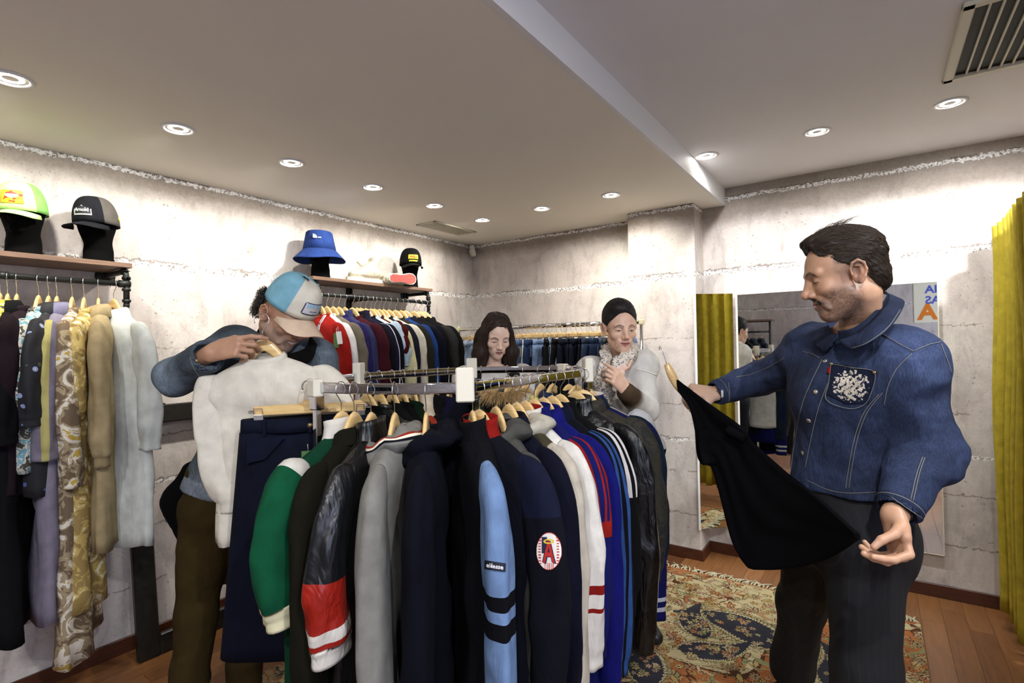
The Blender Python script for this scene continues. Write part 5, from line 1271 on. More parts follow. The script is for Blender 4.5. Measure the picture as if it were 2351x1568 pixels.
    hand_solid(S, WF, d0, nb, cdir(0, -.5, -1), [(1.0, 1.2, .5), (1.1, 1.3, .6), (1.2, 1.3, .6), (1.25, 1.3, .6)], sc=1.0, thumb=(.3, .5), spread=.05)
    V, F = S.mesh(); V = relax(V, F, 1); C = np.tile((.56, .36, .25), (len(V), 1))
    dw = np.linalg.norm(V - (WF + nrmz(EF - WF) * .015), axis=1); tn = vnoise(V * 90, 4); C[(dw < .032) & (np.abs(tn) < .16)] *= .25     # tattoo on the wrist
    parts.append((V, F, C))
    body_mesh(parts, M['skin'], t, 'body', O)
    # t-shirt at the neck
    b = Solid(NB - .16, NB + .16, .005); b.cap(NB - Z * .005 + f * .004, CH + Z * .03, .080, .11, .03, flat=.95, axis=f); b.cap(NB + Z * .02, NB + Z * .15 + f * .05, .062, .06, .004, 'sub')
    b.cutplane(NB + Z * .022 - f * 0, (nrmz(Z * .9 + f * .35)))
    cloth_solid(b, 'tshirt', M['cotton'], t, O, srgb(84, 96, 150), .002, 22, 3)
    # trousers
    T = Solid(np.min([AF, AN, PV, HN, HF, KF], 0) - .24, np.max([PV, HN, HF, KN, AF, KF], 0) + .22, .009)
    T.cap(PV + Z * .08, PV - Z * .03, .145, .150, .04, flat=.9, axis=f); T.cap(HF + Z * .02, HN + Z * .02, .105, .115, .05)
    T.cap(HN, KN, .108, .083, .04); T.cap(KN, AN + Z * .03, .083, .092, .03); T.cap(HF, KF, .100, .078, .04); T.cap(KF, AF + Z * .01, .078, .084, .03)
    T.ell(HN - f * .05 - Z * .02, (.10, .10, .12), .04); T.cutplane(AF + Z * .0, (0, 0, -1)) if False else None
    def tcol(V, C): return C
    V, F = T.mesh(); V = relax(V, F, 2); V = wrinkle(V, F, .016, 7, 4, (1, 1, .45)); V = relax(V, F, 1)
    part('trousers', V - O, F, M['pinstripe'], t)
    for a, d in ((AN, cdir(-.8, 0, -.2)), (AF, cdir(-.9, 0, -.35))):
        s = Solid(a - .25, a + .25, .006); d = nrmz(np.array([d[0], d[1], 0])); a0 = np.array([a[0], a[1], .045])
        s.cap(a0 - d * .04, a0 + d * .17 - Z * .008, .048, .040, .02); s.cap(a0, a0 + Z * .07, .046, .045, .02); s.cutplane((0, 0, .004), (0, 0, -1))
        V, F = s.mesh(); part('shoe', relax(V, F, 1) - O, F, M['leather'], t)
    # jacket
    J = Solid(np.min([SF, SN, PV, EN, WN, WF, EF], 0) - .20, np.max([SF, SN, PV, EN, WN, WF, EF], 0) + .20, .0062)
    hem = P(1940, 1130, 1.63); hem[2] = 1.035
    J.cap(CH + Z * .02, hem - Z * .06, .172, .172, .05, flat=.80, axis=f); J.cap(CH + l * .07, CH - l * .07, .135, .13, .06, flat=.9, axis=f); J.ell(CH + f * .03 - Z * .04, (.15, .15, .16), .06)
    J.cap(NB - Z * .02, SN + Z * .0, .062, .070, .05); J.cap(NB - Z * .015, SF, .066, .072, .05); J.cap(SN, CH + l * .09, .085, .11, .06); J.cap(SF, CH - l * .09, .08, .10, .06)
    J.cutplane(hem + Z * .0, (0, 0, -1))
    J.cap(SN, EN + (EN - SN) * .0, .078, .068, .03); J.cap(EN, WN + nrmz(EN - WN) * .035, .067, .051, .03); J.ell(EN + cdir(.75, .1, .1) * .012, (.066, .066, .08), .03)
    J.cap(SF, EF, .076, .064, .035); J.cap(EF, WF + nrmz(EF - WF) * .03, .062, .046, .025)
    J.cap(WN + nrmz(EN - WN) * .085, WN + nrmz(EN - WN) * .03, .0575, .0525, .004); J.cap(WF + nrmz(EF - WF) * .08, WF + nrmz(EF - WF) * .02, .051, .048, .004)
    J.put(lambda x, y, z: (-((x - (WN + nrmz(EN - WN) * .022)[0]) * nrmz(EN - WN)[0] + (y - (WN + nrmz(EN - WN) * .022)[1]) * nrmz(EN - WN)[1] + (z - (WN + nrmz(EN - WN) * .022)[2]) * nrmz(EN - WN)[2])), WN - .08, WN + .08, .003, 'cut') if False else None
    J.cap(NB + Z * .02, NB + Z * .16 + f * .03, .078, .08, .01, 'sub'); J.cap(WN - nrmz(EN - WN) * .10, WN + nrmz(EN - WN) * .018, .043, .043, .003, 'sub'); J.cap(WF - nrmz(EF - WF) * .10, WF + nrmz(EF - WF) * .012, .038, .038, .003, 'sub')
    V, F = J.mesh(); V = relax(V, F, 2)
    ne = np.clip(1 - np.abs(V - EN).max(1) / .14, 0, 1) + np.clip(1 - np.abs(V - SN).max(1) / .2, 0, 1) * .6 + np.clip(1 - np.abs(V - (EF + SF) / 2).max(1) / .2, 0, 1) * .8
    V0 = V; V = wrinkle(V, F, .015, 8, 12, (1, 1, 1.3)); V = wrinkle(V, F, .006, 19, 15, (1, 1, 1.0))
    cf = np.clip((np.minimum(np.linalg.norm(V0 - WN, axis=1), np.linalg.norm(V0 - WF, axis=1)) - .07) / .06, 0, 1)[:, None]; V = V0 + (V - V0) * cf; n_ = vnormals(V, F); V = V + n_ * ((.006 * ne * (1 - 2 * np.abs(vnoise(V * np.array((9, 9, 26)), 8))))[:, None]); V = relax(V, F, 1)
    C = np.tile(np.array(srgb(72, 86, 122)), (len(V), 1)); wv = vnoise(V * 7, 3); C = C * (1 + .22 * wv)[:, None]
    worn = np.clip((V[:, 2] - (SN[2] - .06)) / .12, 0, 1); C = C * (1 + .35 * worn)[:, None]
    jk = part('denim_jacket', V - O, F, M['denim'], t, vcol=C); sf = Surf(jk, O)
    global MAN_SURF; MAN_SURF = sf
    th, td = M['thread'], M['thread_dark']
    for pts in (((2026, 767), (2060, 787), (2097, 807)), ((2097, 807), (2130, 792), (2160, 785)), ((2094, 812), (2060, 845), (2040, 885), (2030, 930)), ((2026, 902), (1990, 948), (1968, 1010), (1955, 1080), (1949, 1122)),
                ((2018, 905), (1983, 948), (1961, 1010), (1948, 1080), (1942, 1122)), ((1888, 826), (1862, 880), (1842, 930), (1826, 1010), (1815, 1088)), ((1921, 838), (1897, 890), (1877, 945), (1862, 1010), (1849, 1075)),
                ((1852, 1102), (1900, 1124), (1950, 1132), (2035, 1128)), ((2123, 1051), (2110, 1090), (2096, 1150)), ((2118, 1050), (2104, 1090), (2090, 1148)), ((2045, 1140), (2080, 1165), (2118, 1190)),
                ((1672, 878), (1675, 905), (1672, 932)), ((1843, 807), (1862, 812), (1882, 822)), ((1690, 866), (1730, 858), (1775, 838), (1800, 822)), ((2160, 790), (2185, 860), (2205, 950))):
        stitch(sf, pts, .0011, th if pts[0][1] < 1000 or pts[0][0] < 1900 else th, t, O)
    for a, b in ((1895, 829), (1873, 900), (1857, 966), (1843, 1040), (1907, 790)): button(sf, a, b, .0075, M['silver'], t, O)
    # chest pocket with pale bleach spatter
    rr = np.random.RandomState(9); sp = [(rr.normal(.5, .21), rr.normal(.48, .22), abs(rr.normal(.010, .012)) + .005) for _ in range(420)]; sp = [(a, b, c) for a, b, c in sp if (a - .5) ** 2 / .2 + (b - .48) ** 2 / .2 < 1]
    def pc(u, v):
        for a, b, c in sp:
            if (u - a) ** 2 + ((v - b) * .95) ** 2 < c * c * (1 + .5 * math.sin(40 * u + 30 * v)): return (.56, .50, .40)
        return srgb(44, 56, 88)
    patch(sf, ((1908, 834), (2013, 852), (1992, 938), (1897, 918)), 84, 72, pc, M['denim'], t, O, 'chest_pocket', .0035, lambda u, v: v < .86 + .14 * (1 - abs(u - .5) * 2))
    stitch(sf, ((1910, 838), (1960, 846), (2011, 855), (2000, 905), (1984, 928), (1950, 937), (1900, 918), (1904, 880), (1910, 838)), .001, th, t, O, 'pocket_stitching', off=.006)
    patch(sf, ((1903, 845), (1909, 846), (1907, 860), (1901, 858)), 3, 5, lambda u, v: srgb(190, 40, 30), M['cotton'], t, O, 'red_tab', .007)
    for a, b in ((1911, 837), (2010, 855)): button(sf, a, b, .0045, M['brass'], t, O, 'rivet', .007)
    patch(sf, ((1653, 893), (1662, 893), (1662, 916), (1655, 916)), 5, 12, lambda u, v: (.55, .55, .5), M['denim'], t, O, 'cuff_wear', .002, lambda u, v: (u - .5) ** 2 + (v - .5) ** 2 < .22)
    for W_, E_, r_ in ((WN, EN, .052), (WF, EF, .047)):
        e = nrmz(E_ - W_); R = rings([W_ + e * q - O for q in (.085, .05, .018, .016, .018, .05)], [r_ + .004, r_ + .0015, r_ + .001, r_ - .001, r_ - .004, r_ - .004], 32); V, Fc = loftvf(R, False); part('cuff', V, Fc, M['denim'], t, fcol=[srgb(70, 84, 118)] * len(Fc))
        for q in (.024, .076): R = rings([W_ + e * (q + d_) - O for d_ in (-.0009, .0009)], [r_ + .0035 + (.001 if q > .05 else 0)] * 2, 32); V, Fc = loftvf(R, False); part('stitching', V, Fc, th, t)
    # collar
    jc = srgb(62, 76, 110)
    strip([P(1924, 782, 1.485), P(1960, 768, 1.455), P(2000, 738, 1.44), P(2033, 700, 1.49), P(2040, 676, 1.60), P(2020, 668, 1.70)], [P(1952, 803, 1.42), P(1990, 790, 1.375), P(2038, 757, 1.37), P(2071, 712, 1.44), P(2074, 690, 1.60), P(2045, 678, 1.74)], 6, M['denim'], t, O, jc)
    strip([P(1921, 775, 1.52), P(1908, 758, 1.57), P(1900, 742, 1.66)], [P(1893, 812, 1.56), P(1868, 790, 1.63), P(1872, 762, 1.74)], 6, M['denim'], t, O, jc)
    strip([P(1924, 760, 1.49), P(1960, 752, 1.46), P(2000, 722, 1.455), P(2030, 690, 1.50), P(2036, 672, 1.60), P(2018, 664, 1.68)], [P(1926, 784, 1.49), P(1962, 772, 1.46), P(2002, 742, 1.45), P(2034, 705, 1.50), P(2040, 680, 1.60), P(2022, 672, 1.69)], 6, M['denim'], t, O, srgb(50, 62, 92), 'collar_stand', bulge=.002)
    stitchp = smoothpath([P(1955, 800, 1.405), P(1990, 787, 1.362), P(2036, 754, 1.357), P(2067, 711, 1.425)], 8); MB().tube(stitchp - O, .001, 5).build('collar_stitching', th, t)
    # wrist strap
    b = MB(); wv = nrmz(EN - WN); c0 = WN + wv * .012
    u1 = nrmz(np.cross(wv, Z)); u2 = np.cross(wv, u1); p = [c0 - O + (u1 * math.cos(a) * .031 + u2 * math.sin(a) * .031) for a in np.linspace(0, 2 * PI, 20)]; b.tube(p, .004, 6); b.build('watch_strap', M['leather'], t)
    return t
n = NT('pinstripe_wool'); o = n.coord(); sp = n.new('ShaderNodeSeparateXYZ'); n.lk(n.coord(scale=(1, 1, .0)), sp.inputs[0])
wv = n.math('SINE', n.math('MULTIPLY', n.math('ADD', sp.outputs[0], n.math('MULTIPLY', sp.outputs[1], .8)), 260)); st = n.math('GREATER_THAN', wv, .965)
n.col(n.mix(n.math('MULTIPLY', st, .14), srgb(5, 6, 10), srgb(52, 60, 74))); n.set(Roughness=.85); n.nrm(n.bump(n.noise(n.coord(scale=(1, 1, .5)), 10, 3), .5, .02)); M['pinstripe'] = n.m
M['leather'] = simple('black_leather', (.012, .012, .013), .38)
man_right()
def limbs(B, J, k=1.0, legs=True):
    """soft body from joints: NB CH PV SL SR EL ER WL WR HL HR KL KR AL AR"""
    f = J['f']; l = nrmz(J['SL'] - J['SR']); g = lambda n: J[n]
    B.cap(g('NB'), g('CH'), .05 * k, .09 * k, .05); B.cap(g('CH') - l * .05, g('CH') + l * .05, .105 * k, .105 * k, .05, flat=.8, axis=f); B.cap(g('CH'), g('PV'), .12 * k, .12 * k, .06, flat=.85, axis=f)
    for s in 'LR':
        B.cap(g('NB'), g('S' + s), .045 * k, .05 * k, .04); B.cap(g('S' + s), g('E' + s), .047 * k, .038 * k, .03); B.cap(g('E' + s), g('W' + s), .037 * k, .026 * k, .02)
        if legs: B.cap(g('PV'), g('H' + s), .10 * k, .09 * k, .04); B.cap(g('H' + s), g('K' + s), .085 * k, .055 * k, .03); B.cap(g('K' + s), g('A' + s), .055 * k, .036 * k, .02)
def box_of(J, pad, keys=None):
    p = np.array([v for k_, v in J.items() if k_ != 'f' and (keys is None or k_ in keys)]); return p.min(0) - pad, p.max(0) + pad
def add_shoes(J, O, t, mat, k=1.0):
    f = nrmz(np.array([J['f'][0], J['f'][1], 0]))
    for s in 'LR':
        a = J['A' + s]; a0 = np.array([a[0], a[1], .045]); S = Solid(a0 - .25, a0 + .25, .007); S.cap(a0 - f * .04, a0 + f * .16 * k - np.array((0, 0, .008)), .046 * k, .038 * k, .02); S.cap(a0, a0 + np.array((0, 0, .08)), .046, .044, .02); S.cutplane((0, 0, .004), (0, 0, -1))
        V, F = S.mesh(); part('shoe', relax(V, F, 1) - O, F, mat, t)
Zv = np.array([0, 0, 1.])
def zat(p, z): q = np.array(p); q[2] = z; return q

def man_left():
    J = dict(f=cdir(.35, .1, -.93), NB=P(640, 806, 2.09), CH=P(600, 900, 2.13), PV=P(515, 1150, 2.14), SR=P(548, 800, 2.0), SL=P(722, 830, 2.06), ER=P(402, 862, 1.86), WR=P(486, 810, 1.73),
             EL=P(768, 965, 2.02), WL=P(700, 1010, 1.82), HR=P(478, 1190, 2.10), HL=P(575, 1195, 2.22), KR=P(452, 1400, 2.06), KL=P(570, 1420, 2.18), AR=zat(P(428, 1640, 2.0), .08), AL=zat(P(560, 1620, 2.15), .08))
    O = zat(J['PV'], 0); t = thing('person', 'man in a blue and white cap and faded denim jacket holding up a white sweater', 'person', O); SKIN = (.44, .24, .145); f = J['f']
    sc = 1.0; HC = P(656, 722, 1.98); H = orient(cdir(.80, .56, -.42), Zv + .10 * cdir(1, 0, 0))
    S = head_solid(1, False, 1.0, .0026, 1.06, 1.2, 1.12, neck=((0, -.028, -.065), H.T @ (J['NB'] - HC), .056)); V, F = S.mesh(); V = relax(V, F, 1)
    C = face_col(V, SKIN, lips=(.30, .12, .09), beard=(.30, .26, .23), beard_amt=.55, mous=None, smile=1.0, teeth=1.0, brows=(.05, .04, .03)); parts = [(HC + V @ H.T, F, C)]
    # curly hair under the cap at the back
    st = []; r = np.random.RandomState(3)
    for i in range(420):
        sd = r.choice((-1, 1)); a = r.uniform(.2, 1.5); c0 = np.array((sd * .078 * math.cos(a) , -.015 - .092 * math.sin(a), r.uniform(-.045, .045))); d = nrmz(c0 * np.array((1, 1, 0)))
        st.append(HC + np.array([c0 + d * (.004 + .016 * q) + np.array((math.cos(q * 11 + i), math.sin(q * 11 + i), math.cos(q * 13 + i))) * .007 for q in np.linspace(0, 1.4, 9)]) @ H.T)
    hair_tubes('curly_hair', st, .0016, t, O, (.035, .028, .023), 4)
    B = Solid(*box_of(J, .2), .012); limbs(B, J); V, F = B.mesh(); parts.append((V, F, np.tile(SKIN, (len(V), 1))))
    S = Solid(J['WR'] - .2, J['WR'] + .22, .0025); S.cap(J['WR'] + nrmz(J['ER'] - J['WR']) * .10, J['WR'], .031, .028, .01)
    hand_solid(S, J['WR'], cdir(.93, -.22, -.12), cdir(-.05, -.45, -.9), cdir(0, -1, 0), [(.25, .45, .35), (.75, 1.0, .6), (.9, 1.2, .7), (1.0, 1.25, .7)], sc=1.03, thumb=(.5, .6), spread=.06)
    V, F = S.mesh(); V = relax(V, F, 1); parts.append((V, F, np.tile((.42, .23, .14), (len(V), 1)))); body_mesh(parts, M['skin'], t, 'body', O)
    # cap
    c = cap_thing(frame_mat(HC + H[:, 2] * .038 + H[:, 1] * .002, H[:, 0] * -1 if False else H[:, 0], H[:, 1], H[:, 2]), 'cream and sky blue trucker cap with patch, worn by the man at left', K(232, 226, 208), K(140, 196, 216), K(226, 200, 172), K(40, 44, 60), brim_curve=2.2)
    c.matrix_world = c.matrix_world @ Matrix.Rotation(-.10, 4, 'X') @ Matrix.Diagonal((1.06, 1.08, 1.0, 1))
    fr = lambda u, v: K(60, 58, 70) if (min(u, 1 - u) < .035 or min(v, 1 - v) < .07) else (K(150, 184, 206) if (v > .62 - .5 * (u - .5) ** 2 and .1 < u < .9 and abs(u - .52) > .025) else K(206, 190, 176) if (v > .48 - .4 * (u - .5) ** 2 and .15 < u < .88 and abs(math.sin(u * 17)) > .2) else K(60, 58, 66) if (abs(v - .33 + .2 * (u - .55) ** 2) < .035 and .33 < u < .72 and abs(u - .47) > .01) else K(70, 68, 76) if (abs(u - .53) < .03 and .12 < v < .2) else K(202, 202, 208))
    cap_patch(c, .094, .052, .050, None, colf=fr, nu=60, nv=30, shape=lambda u, v: (abs(u - .5) / .5) ** 8 + (abs(v - .5) / .5) ** 6 < 1.02)
    # trousers
    T = Solid(*box_of({k_: J[k_] for k_ in ('PV', 'HL', 'HR', 'KL', 'KR', 'AL', 'AR')}, .2), .010)
    T.cap(J['PV'] + Zv * .10, J['PV'], .135, .145, .04, flat=.9, axis=f)
    for s in 'LR': T.cap(J['H' + s] + Zv * .02, J['K' + s], .105, .072, .04); T.cap(J['K' + s], J['A' + s] + Zv * .02, .072, .064, .03)
    cloth_solid(T, 'trousers', M['cotton'], t, O, K(96, 76, 34), .012, 9, 2, 2, stretch=(1, 1, 1.6)); add_shoes(J, O, t, M['leather'])
    # jacket
    Jk = Solid(*box_of({k_: J[k_] for k_ in ('NB', 'CH', 'PV', 'SL', 'SR', 'ER', 'WR', 'EL', 'WL')}, .2), .0065); l = nrmz(J['SL'] - J['SR'])
    Jk.cap(J['CH'], J['PV'] + Zv * .05, .150, .155, .05, flat=.85, axis=f); Jk.cap(J['CH'] - l * .06, J['CH'] + l * .06 + Zv * .02, .125, .125, .06, flat=.9, axis=f)
    for s in 'LR': Jk.cap(J['NB'] - Zv * .03, J['S' + s], .060, .070, .05); Jk.cap(J['S' + s], J['CH'], .08, .10, .06); Jk.cap(J['S' + s], J['E' + s], .076, .064, .03); Jk.cap(J['E' + s], J['W' + s] + nrmz(J['E' + s] - J['W' + s]) * .045, .066, .050, .03)
    hem = J['PV'] + Zv * .035; Jk.cutplane(hem, (-.25 * l[0], -.25 * l[1], -1)); e = nrmz(J['ER'] - J['WR']); Jk.cap(J['WR'] + e * .09, J['WR'] + e * .045, .056, .053, .004); Jk.cap(J['WR'] - e * .1, J['WR'] + e * .035, .044, .044, .003, 'sub')
    Jk.cap(J['NB'] + Zv * .03, J['NB'] + Zv * .15, .07, .08, .01, 'sub')
    def jc(V, C):
        C = np.tile(np.array(K(112, 126, 138)), (len(V), 1)) * (1 + .4 * vnoise(V * 8, 3))[:, None]; hb = ((V - hem) @ np.array((.25 * l[0], .25 * l[1], 1)) < .065); C[hb] = np.array(K(140, 150, 162)); return C
    jk = cloth_solid(Jk, 'denim_jacket', M['denim'], t, O, (1, 1, 1), .018, 9, 7, 2, jc, (1, 1, 1.4)); sf = Surf(jk, O)
    for pts in (((468, 872), (455, 860), (442, 838), (437, 820)), ((505, 778), (495, 800), (500, 830)), ((442, 1075), (455, 1100), (480, 1118)), ((742, 790), (750, 830), (757, 856)), ((700, 800), (725, 825), (740, 850))): stitch(sf, pts, .0013, M['thread'], t, O)
    button(sf, 452, 828, .006, M['brass'], t, O)
    strip([P(600, 745, 2.06), P(612, 790, 2.0), P(650, 812, 1.93), P(700, 800, 1.93), P(712, 770, 2.0)], [P(580, 778, 2.05), P(598, 822, 1.98), P(650, 846, 1.90), P(712, 830, 1.90), P(728, 790, 2.0)], 6, M['fleece'], t, O, K(26, 24, 24))
    # dark bag hanging behind
    g = thing('shoulder_bag', 'black cloth bag hanging at the hip of the man in the cap', 'bag', P(405, 1150, 2.25)); o = P(405, 1150, 2.25); S = Solid(o - .4, o + .4, .010)
    S.cap(P(440, 1080, 2.2), P(420, 1150, 2.22), .05, .065, .04, flat=.6, axis=f); S.cap(P(420, 1150, 2.22), P(432, 1270, 2.2), .07, .02, .04, flat=.6, axis=f); cloth_solid(S, 'bag_body', M['cotton'], g, o, K(18, 18, 20), .012, 10, 3)
    MB().tube([P(414, 1290, 2.18) - o, P(415, 1330, 2.18) - o], .004, 6).build('zip_pull', M['leather'], g)
    # the white sweater on its hanger
    X = cdir(1, -.085, .12); Zz = nrmz(Zv + cdir(0, 0, -1) * -.06); Zz = nrmz(Zz - X * X.dot(Zz)); Y = np.cross(Zz, X); m = frame_mat(P(600, 722, 1.80), X, Y, Zz)
    hanger(m, 'wooden hanger held by the man in the cap, inside the white sweater', 'hangers held in hands')
    garment(m, 'off-white long-sleeved sweater held up by the man in the cap', cat='sweater', col=K(226, 220, 204), mat='fleece', L=.60, sl=.42, sw=.205, bw=.175, th=.022, seed=5, spread=-.09, slack=.5, xmin=-.24)

def woman(nm, HC, fwd, J, label, sc, SKIN, hair, top, smile, eyes, topmat='cotton', bulk=1.0, k=.9):
    O = zat(J['PV'], 0); t = thing('person', label, 'person', O); H = orient(fwd, Zv)
    S = head_solid(1, True, smile, .0026, 1.0, .75, .88, neck=((0, -.024, -.065), H.T @ (J['NB'] - HC) / sc, .044)); V, F = S.mesh(); V = relax(V, F, 1)
    C = face_col(V, SKIN, lips=(.36, .13, .12), smile=smile, eyes_open=eyes, teeth=1.0 if smile > .8 else 0, brow_w=.0034, brows=(.025, .017, .012)); parts = [(HC + (V * sc) @ H.T, F, C)]
    B = Solid(*box_of(J, .2), .012); limbs(B, J, k); V, F = B.mesh(); parts.append((V, F, np.tile(SKIN, (len(V), 1)))); return O, t, H, parts
def legs_(J, O, t, col, mat='denim'):
    T = Solid(*box_of({k_: J[k_] for k_ in ('PV', 'HL', 'HR', 'KL', 'KR', 'AL', 'AR')}, .2), .012); T.cap(J['PV'] + Zv * .08, J['PV'], .125, .14, .04)
    for s in 'LR': T.cap(J['H' + s] + Zv * .02, J['K' + s], .095, .065, .04); T.cap(J['K' + s], J['A' + s] + Zv * .02, .064, .052, .03)
    cloth_solid(T, 'trousers', M[mat], t, O, col, .006, 9, 2, 1); add_shoes(J, O, t, M['leather'], .9)
def stand(c, l, z=1.42, hip=.95, k=1.0, w=.17):
    """joints of an upright figure: c neck base, l direction of its left"""
    l = nrmz(np.array([l[0], l[1], 0])); c = np.array(c); d = {}
    d['NB'] = c; d['CH'] = c - Zv * .17; d['PV'] = zat(c, hip)
    for s, q in (('L', 1), ('R', -1)):
        d['S' + s] = c + l * w * q - Zv * .045; d['E' + s] = d['S' + s] + l * .05 * q - Zv * .28; d['W' + s] = d['E' + s] - Zv * .24 + l * .02 * q
        d['H' + s] = d['PV'] + l * .085 * q - Zv * .05; d['K' + s] = zat(d['H' + s], .48); d['A' + s] = zat(d['H' + s] + l * .03 * q, .08)
    return d

def woman_left():
    HC = P(1140, 770, 2.98); J = stand(P(1133, 850, 3.05), cdir(1, 0, 0), w=.165); J['f'] = cdir(.1, 0, -1)
    J['WL'] = P(1200, 915, 2.72); J['EL'] = P(1215, 960, 2.92); J['WR'] = P(1120, 925, 2.75); J['ER'] = P(1065, 960, 2.95)
    fwd = cdir(.26, .42, -.87); O, t, H, parts = woman('w', HC, fwd, J, 'woman with long dark brown hair looking down at the clothes', .97, (.76, .53, .41), None, None, .25, .25)
    for s, w_ in (('L', cdir(-.5, .1, -.85)), ('R', cdir(.4, .1, -.9))):
        S = Solid(J['W' + s] - .16, J['W' + s] + .16, .003); hand_solid(S, J['W' + s], w_, cdir(0, -.9, .3), cdir(-1 if s == 'L' else 1, 0, 0), [(.6, .8, .4)] * 4, sc=.88); V, F = S.mesh(); parts.append((V, F, np.tile((.7, .47, .36), (len(V), 1))))
    body_mesh(parts, M['skin'], t, 'body', O)
    S = Solid((-.17, -.17, -.33), (.17, .15, .17), .004)
    S.ell((0, -.018, .040), (.084, .104, .093), .01); S.ell((0, -.055, -.04), (.080, .062, .10), .03)
    for s in (-1, 1): S.cap((s * .070, .010, .02), (s * .092, .02, -.11), .026, .040, .03); S.cap((s * .092, .02, -.11), (s * .098, .035, -.21), .042, .034, .03); S.cap((s * .05, -.07, -.05), (s * .06, -.07, -.24), .06, .055, .03)
    S.ell((0, .105, -.02), (.0565, .075, .098), .012, 'sub'); S.ell((.006, .085, .055), (.030, .030, .030), .02, 'sub'); S.cap((0, 0, -.1), (0, .0, -.3), .05, .05, .01, 'sub')
    V, F = S.mesh(); V = relax(V, F, 1); V = V + vnormals(V, F) * (.006 * vnoise(V * np.array((45, 45, 12)), 3))[:, None]; C = np.outer(1 + .5 * vnoise(V * np.array((110, 110, 22)), 9), (.030, .018, .012))
    part('hair', HC + (V * .97) @ H.T - O, F, M['hair'], t, vcol=C)
    fl = lambda p: np.array((np.sign(p[0]) * max(.0, .12 - abs(p[0])) * 14 * (p[2] > .03) + .35 * math.sin(p[2] * 45 + p[0] * 20), .25 * math.sin(p[2] * 38 + p[1] * 30), -1.)) if p[2] < .10 else np.array((np.sign(p[0] - .008) * 1.2, -.15, -.3))
    hair_tubes('hair_strands', [HC + (q * .97) @ H.T for q in comb(V, F, fl, 2600, .13, 12, 3, .005)], .0009, t, O, (.045, .027, .018), 5)
    Sw = Solid(*box_of({k_: J[k_] for k_ in ('NB', 'PV', 'SL', 'SR', 'EL', 'ER', 'WL', 'WR')}, .18), .009); Sw.cap(J['CH'], J['PV'], .130, .135, .05, flat=.8, axis=J['f'])
    for s in 'LR': Sw.cap(J['NB'] - Zv * .02, J['S' + s], .055, .060, .04); Sw.cap(J['S' + s], J['CH'], .07, .10, .05); Sw.cap(J['S' + s], J['E' + s], .062, .052, .03); Sw.cap(J['E' + s], J['W' + s], .052, .040, .02)
    Sw.cap(J['NB'] + Zv * .02, J['NB'] + Zv * .2, .055, .055, .01, 'sub'); sw_ = cloth_solid(Sw, 'sweater', M['fleece'], t, O, K(222, 218, 214), .008, 12, 4, 1); legs_(J, O, t, K(50, 60, 84))
    sf = Surf(sw_, O); bp = thing('backpack', 'dark grey backpack with padded straps on the dark haired woman', 'backpack', J['CH'] - J['f'] * .2)
    bo = J['CH'] - J['f'] * .2; S = Solid(bo - .25, bo + .25, .010); S.cap(bo + Zv * .05, bo - Zv * .15, .12, .13, .03, flat=.6, axis=J['f']); cloth_solid(S, 'pack_body', M['cotton'], bp, bo, K(62, 62, 64), .004, 12, 4, 1)
    for s, l_ in (('L', 1), ('R', -1)):
        a = J['S' + s] - nrmz(J['SL'] - J['SR']) * l_ * .055; pth = smoothpath([a - J['f'] * .11 - Zv * .05, a - J['f'] * .03 + Zv * .066, a + J['f'] * .05 + Zv * .05, a + J['f'] * .115 - Zv * .04, a + J['f'] * .13 - Zv * .16], 5); V, Fc = loftvf(rings(pth - bo, [(.010, .036)] * len(pth), 10, up=tuple(Zv * .6 + J['f']), sq=3)); part('strap', V, Fc, M['cotton'], bp, fcol=[K(60, 60, 62)] * len(Fc))

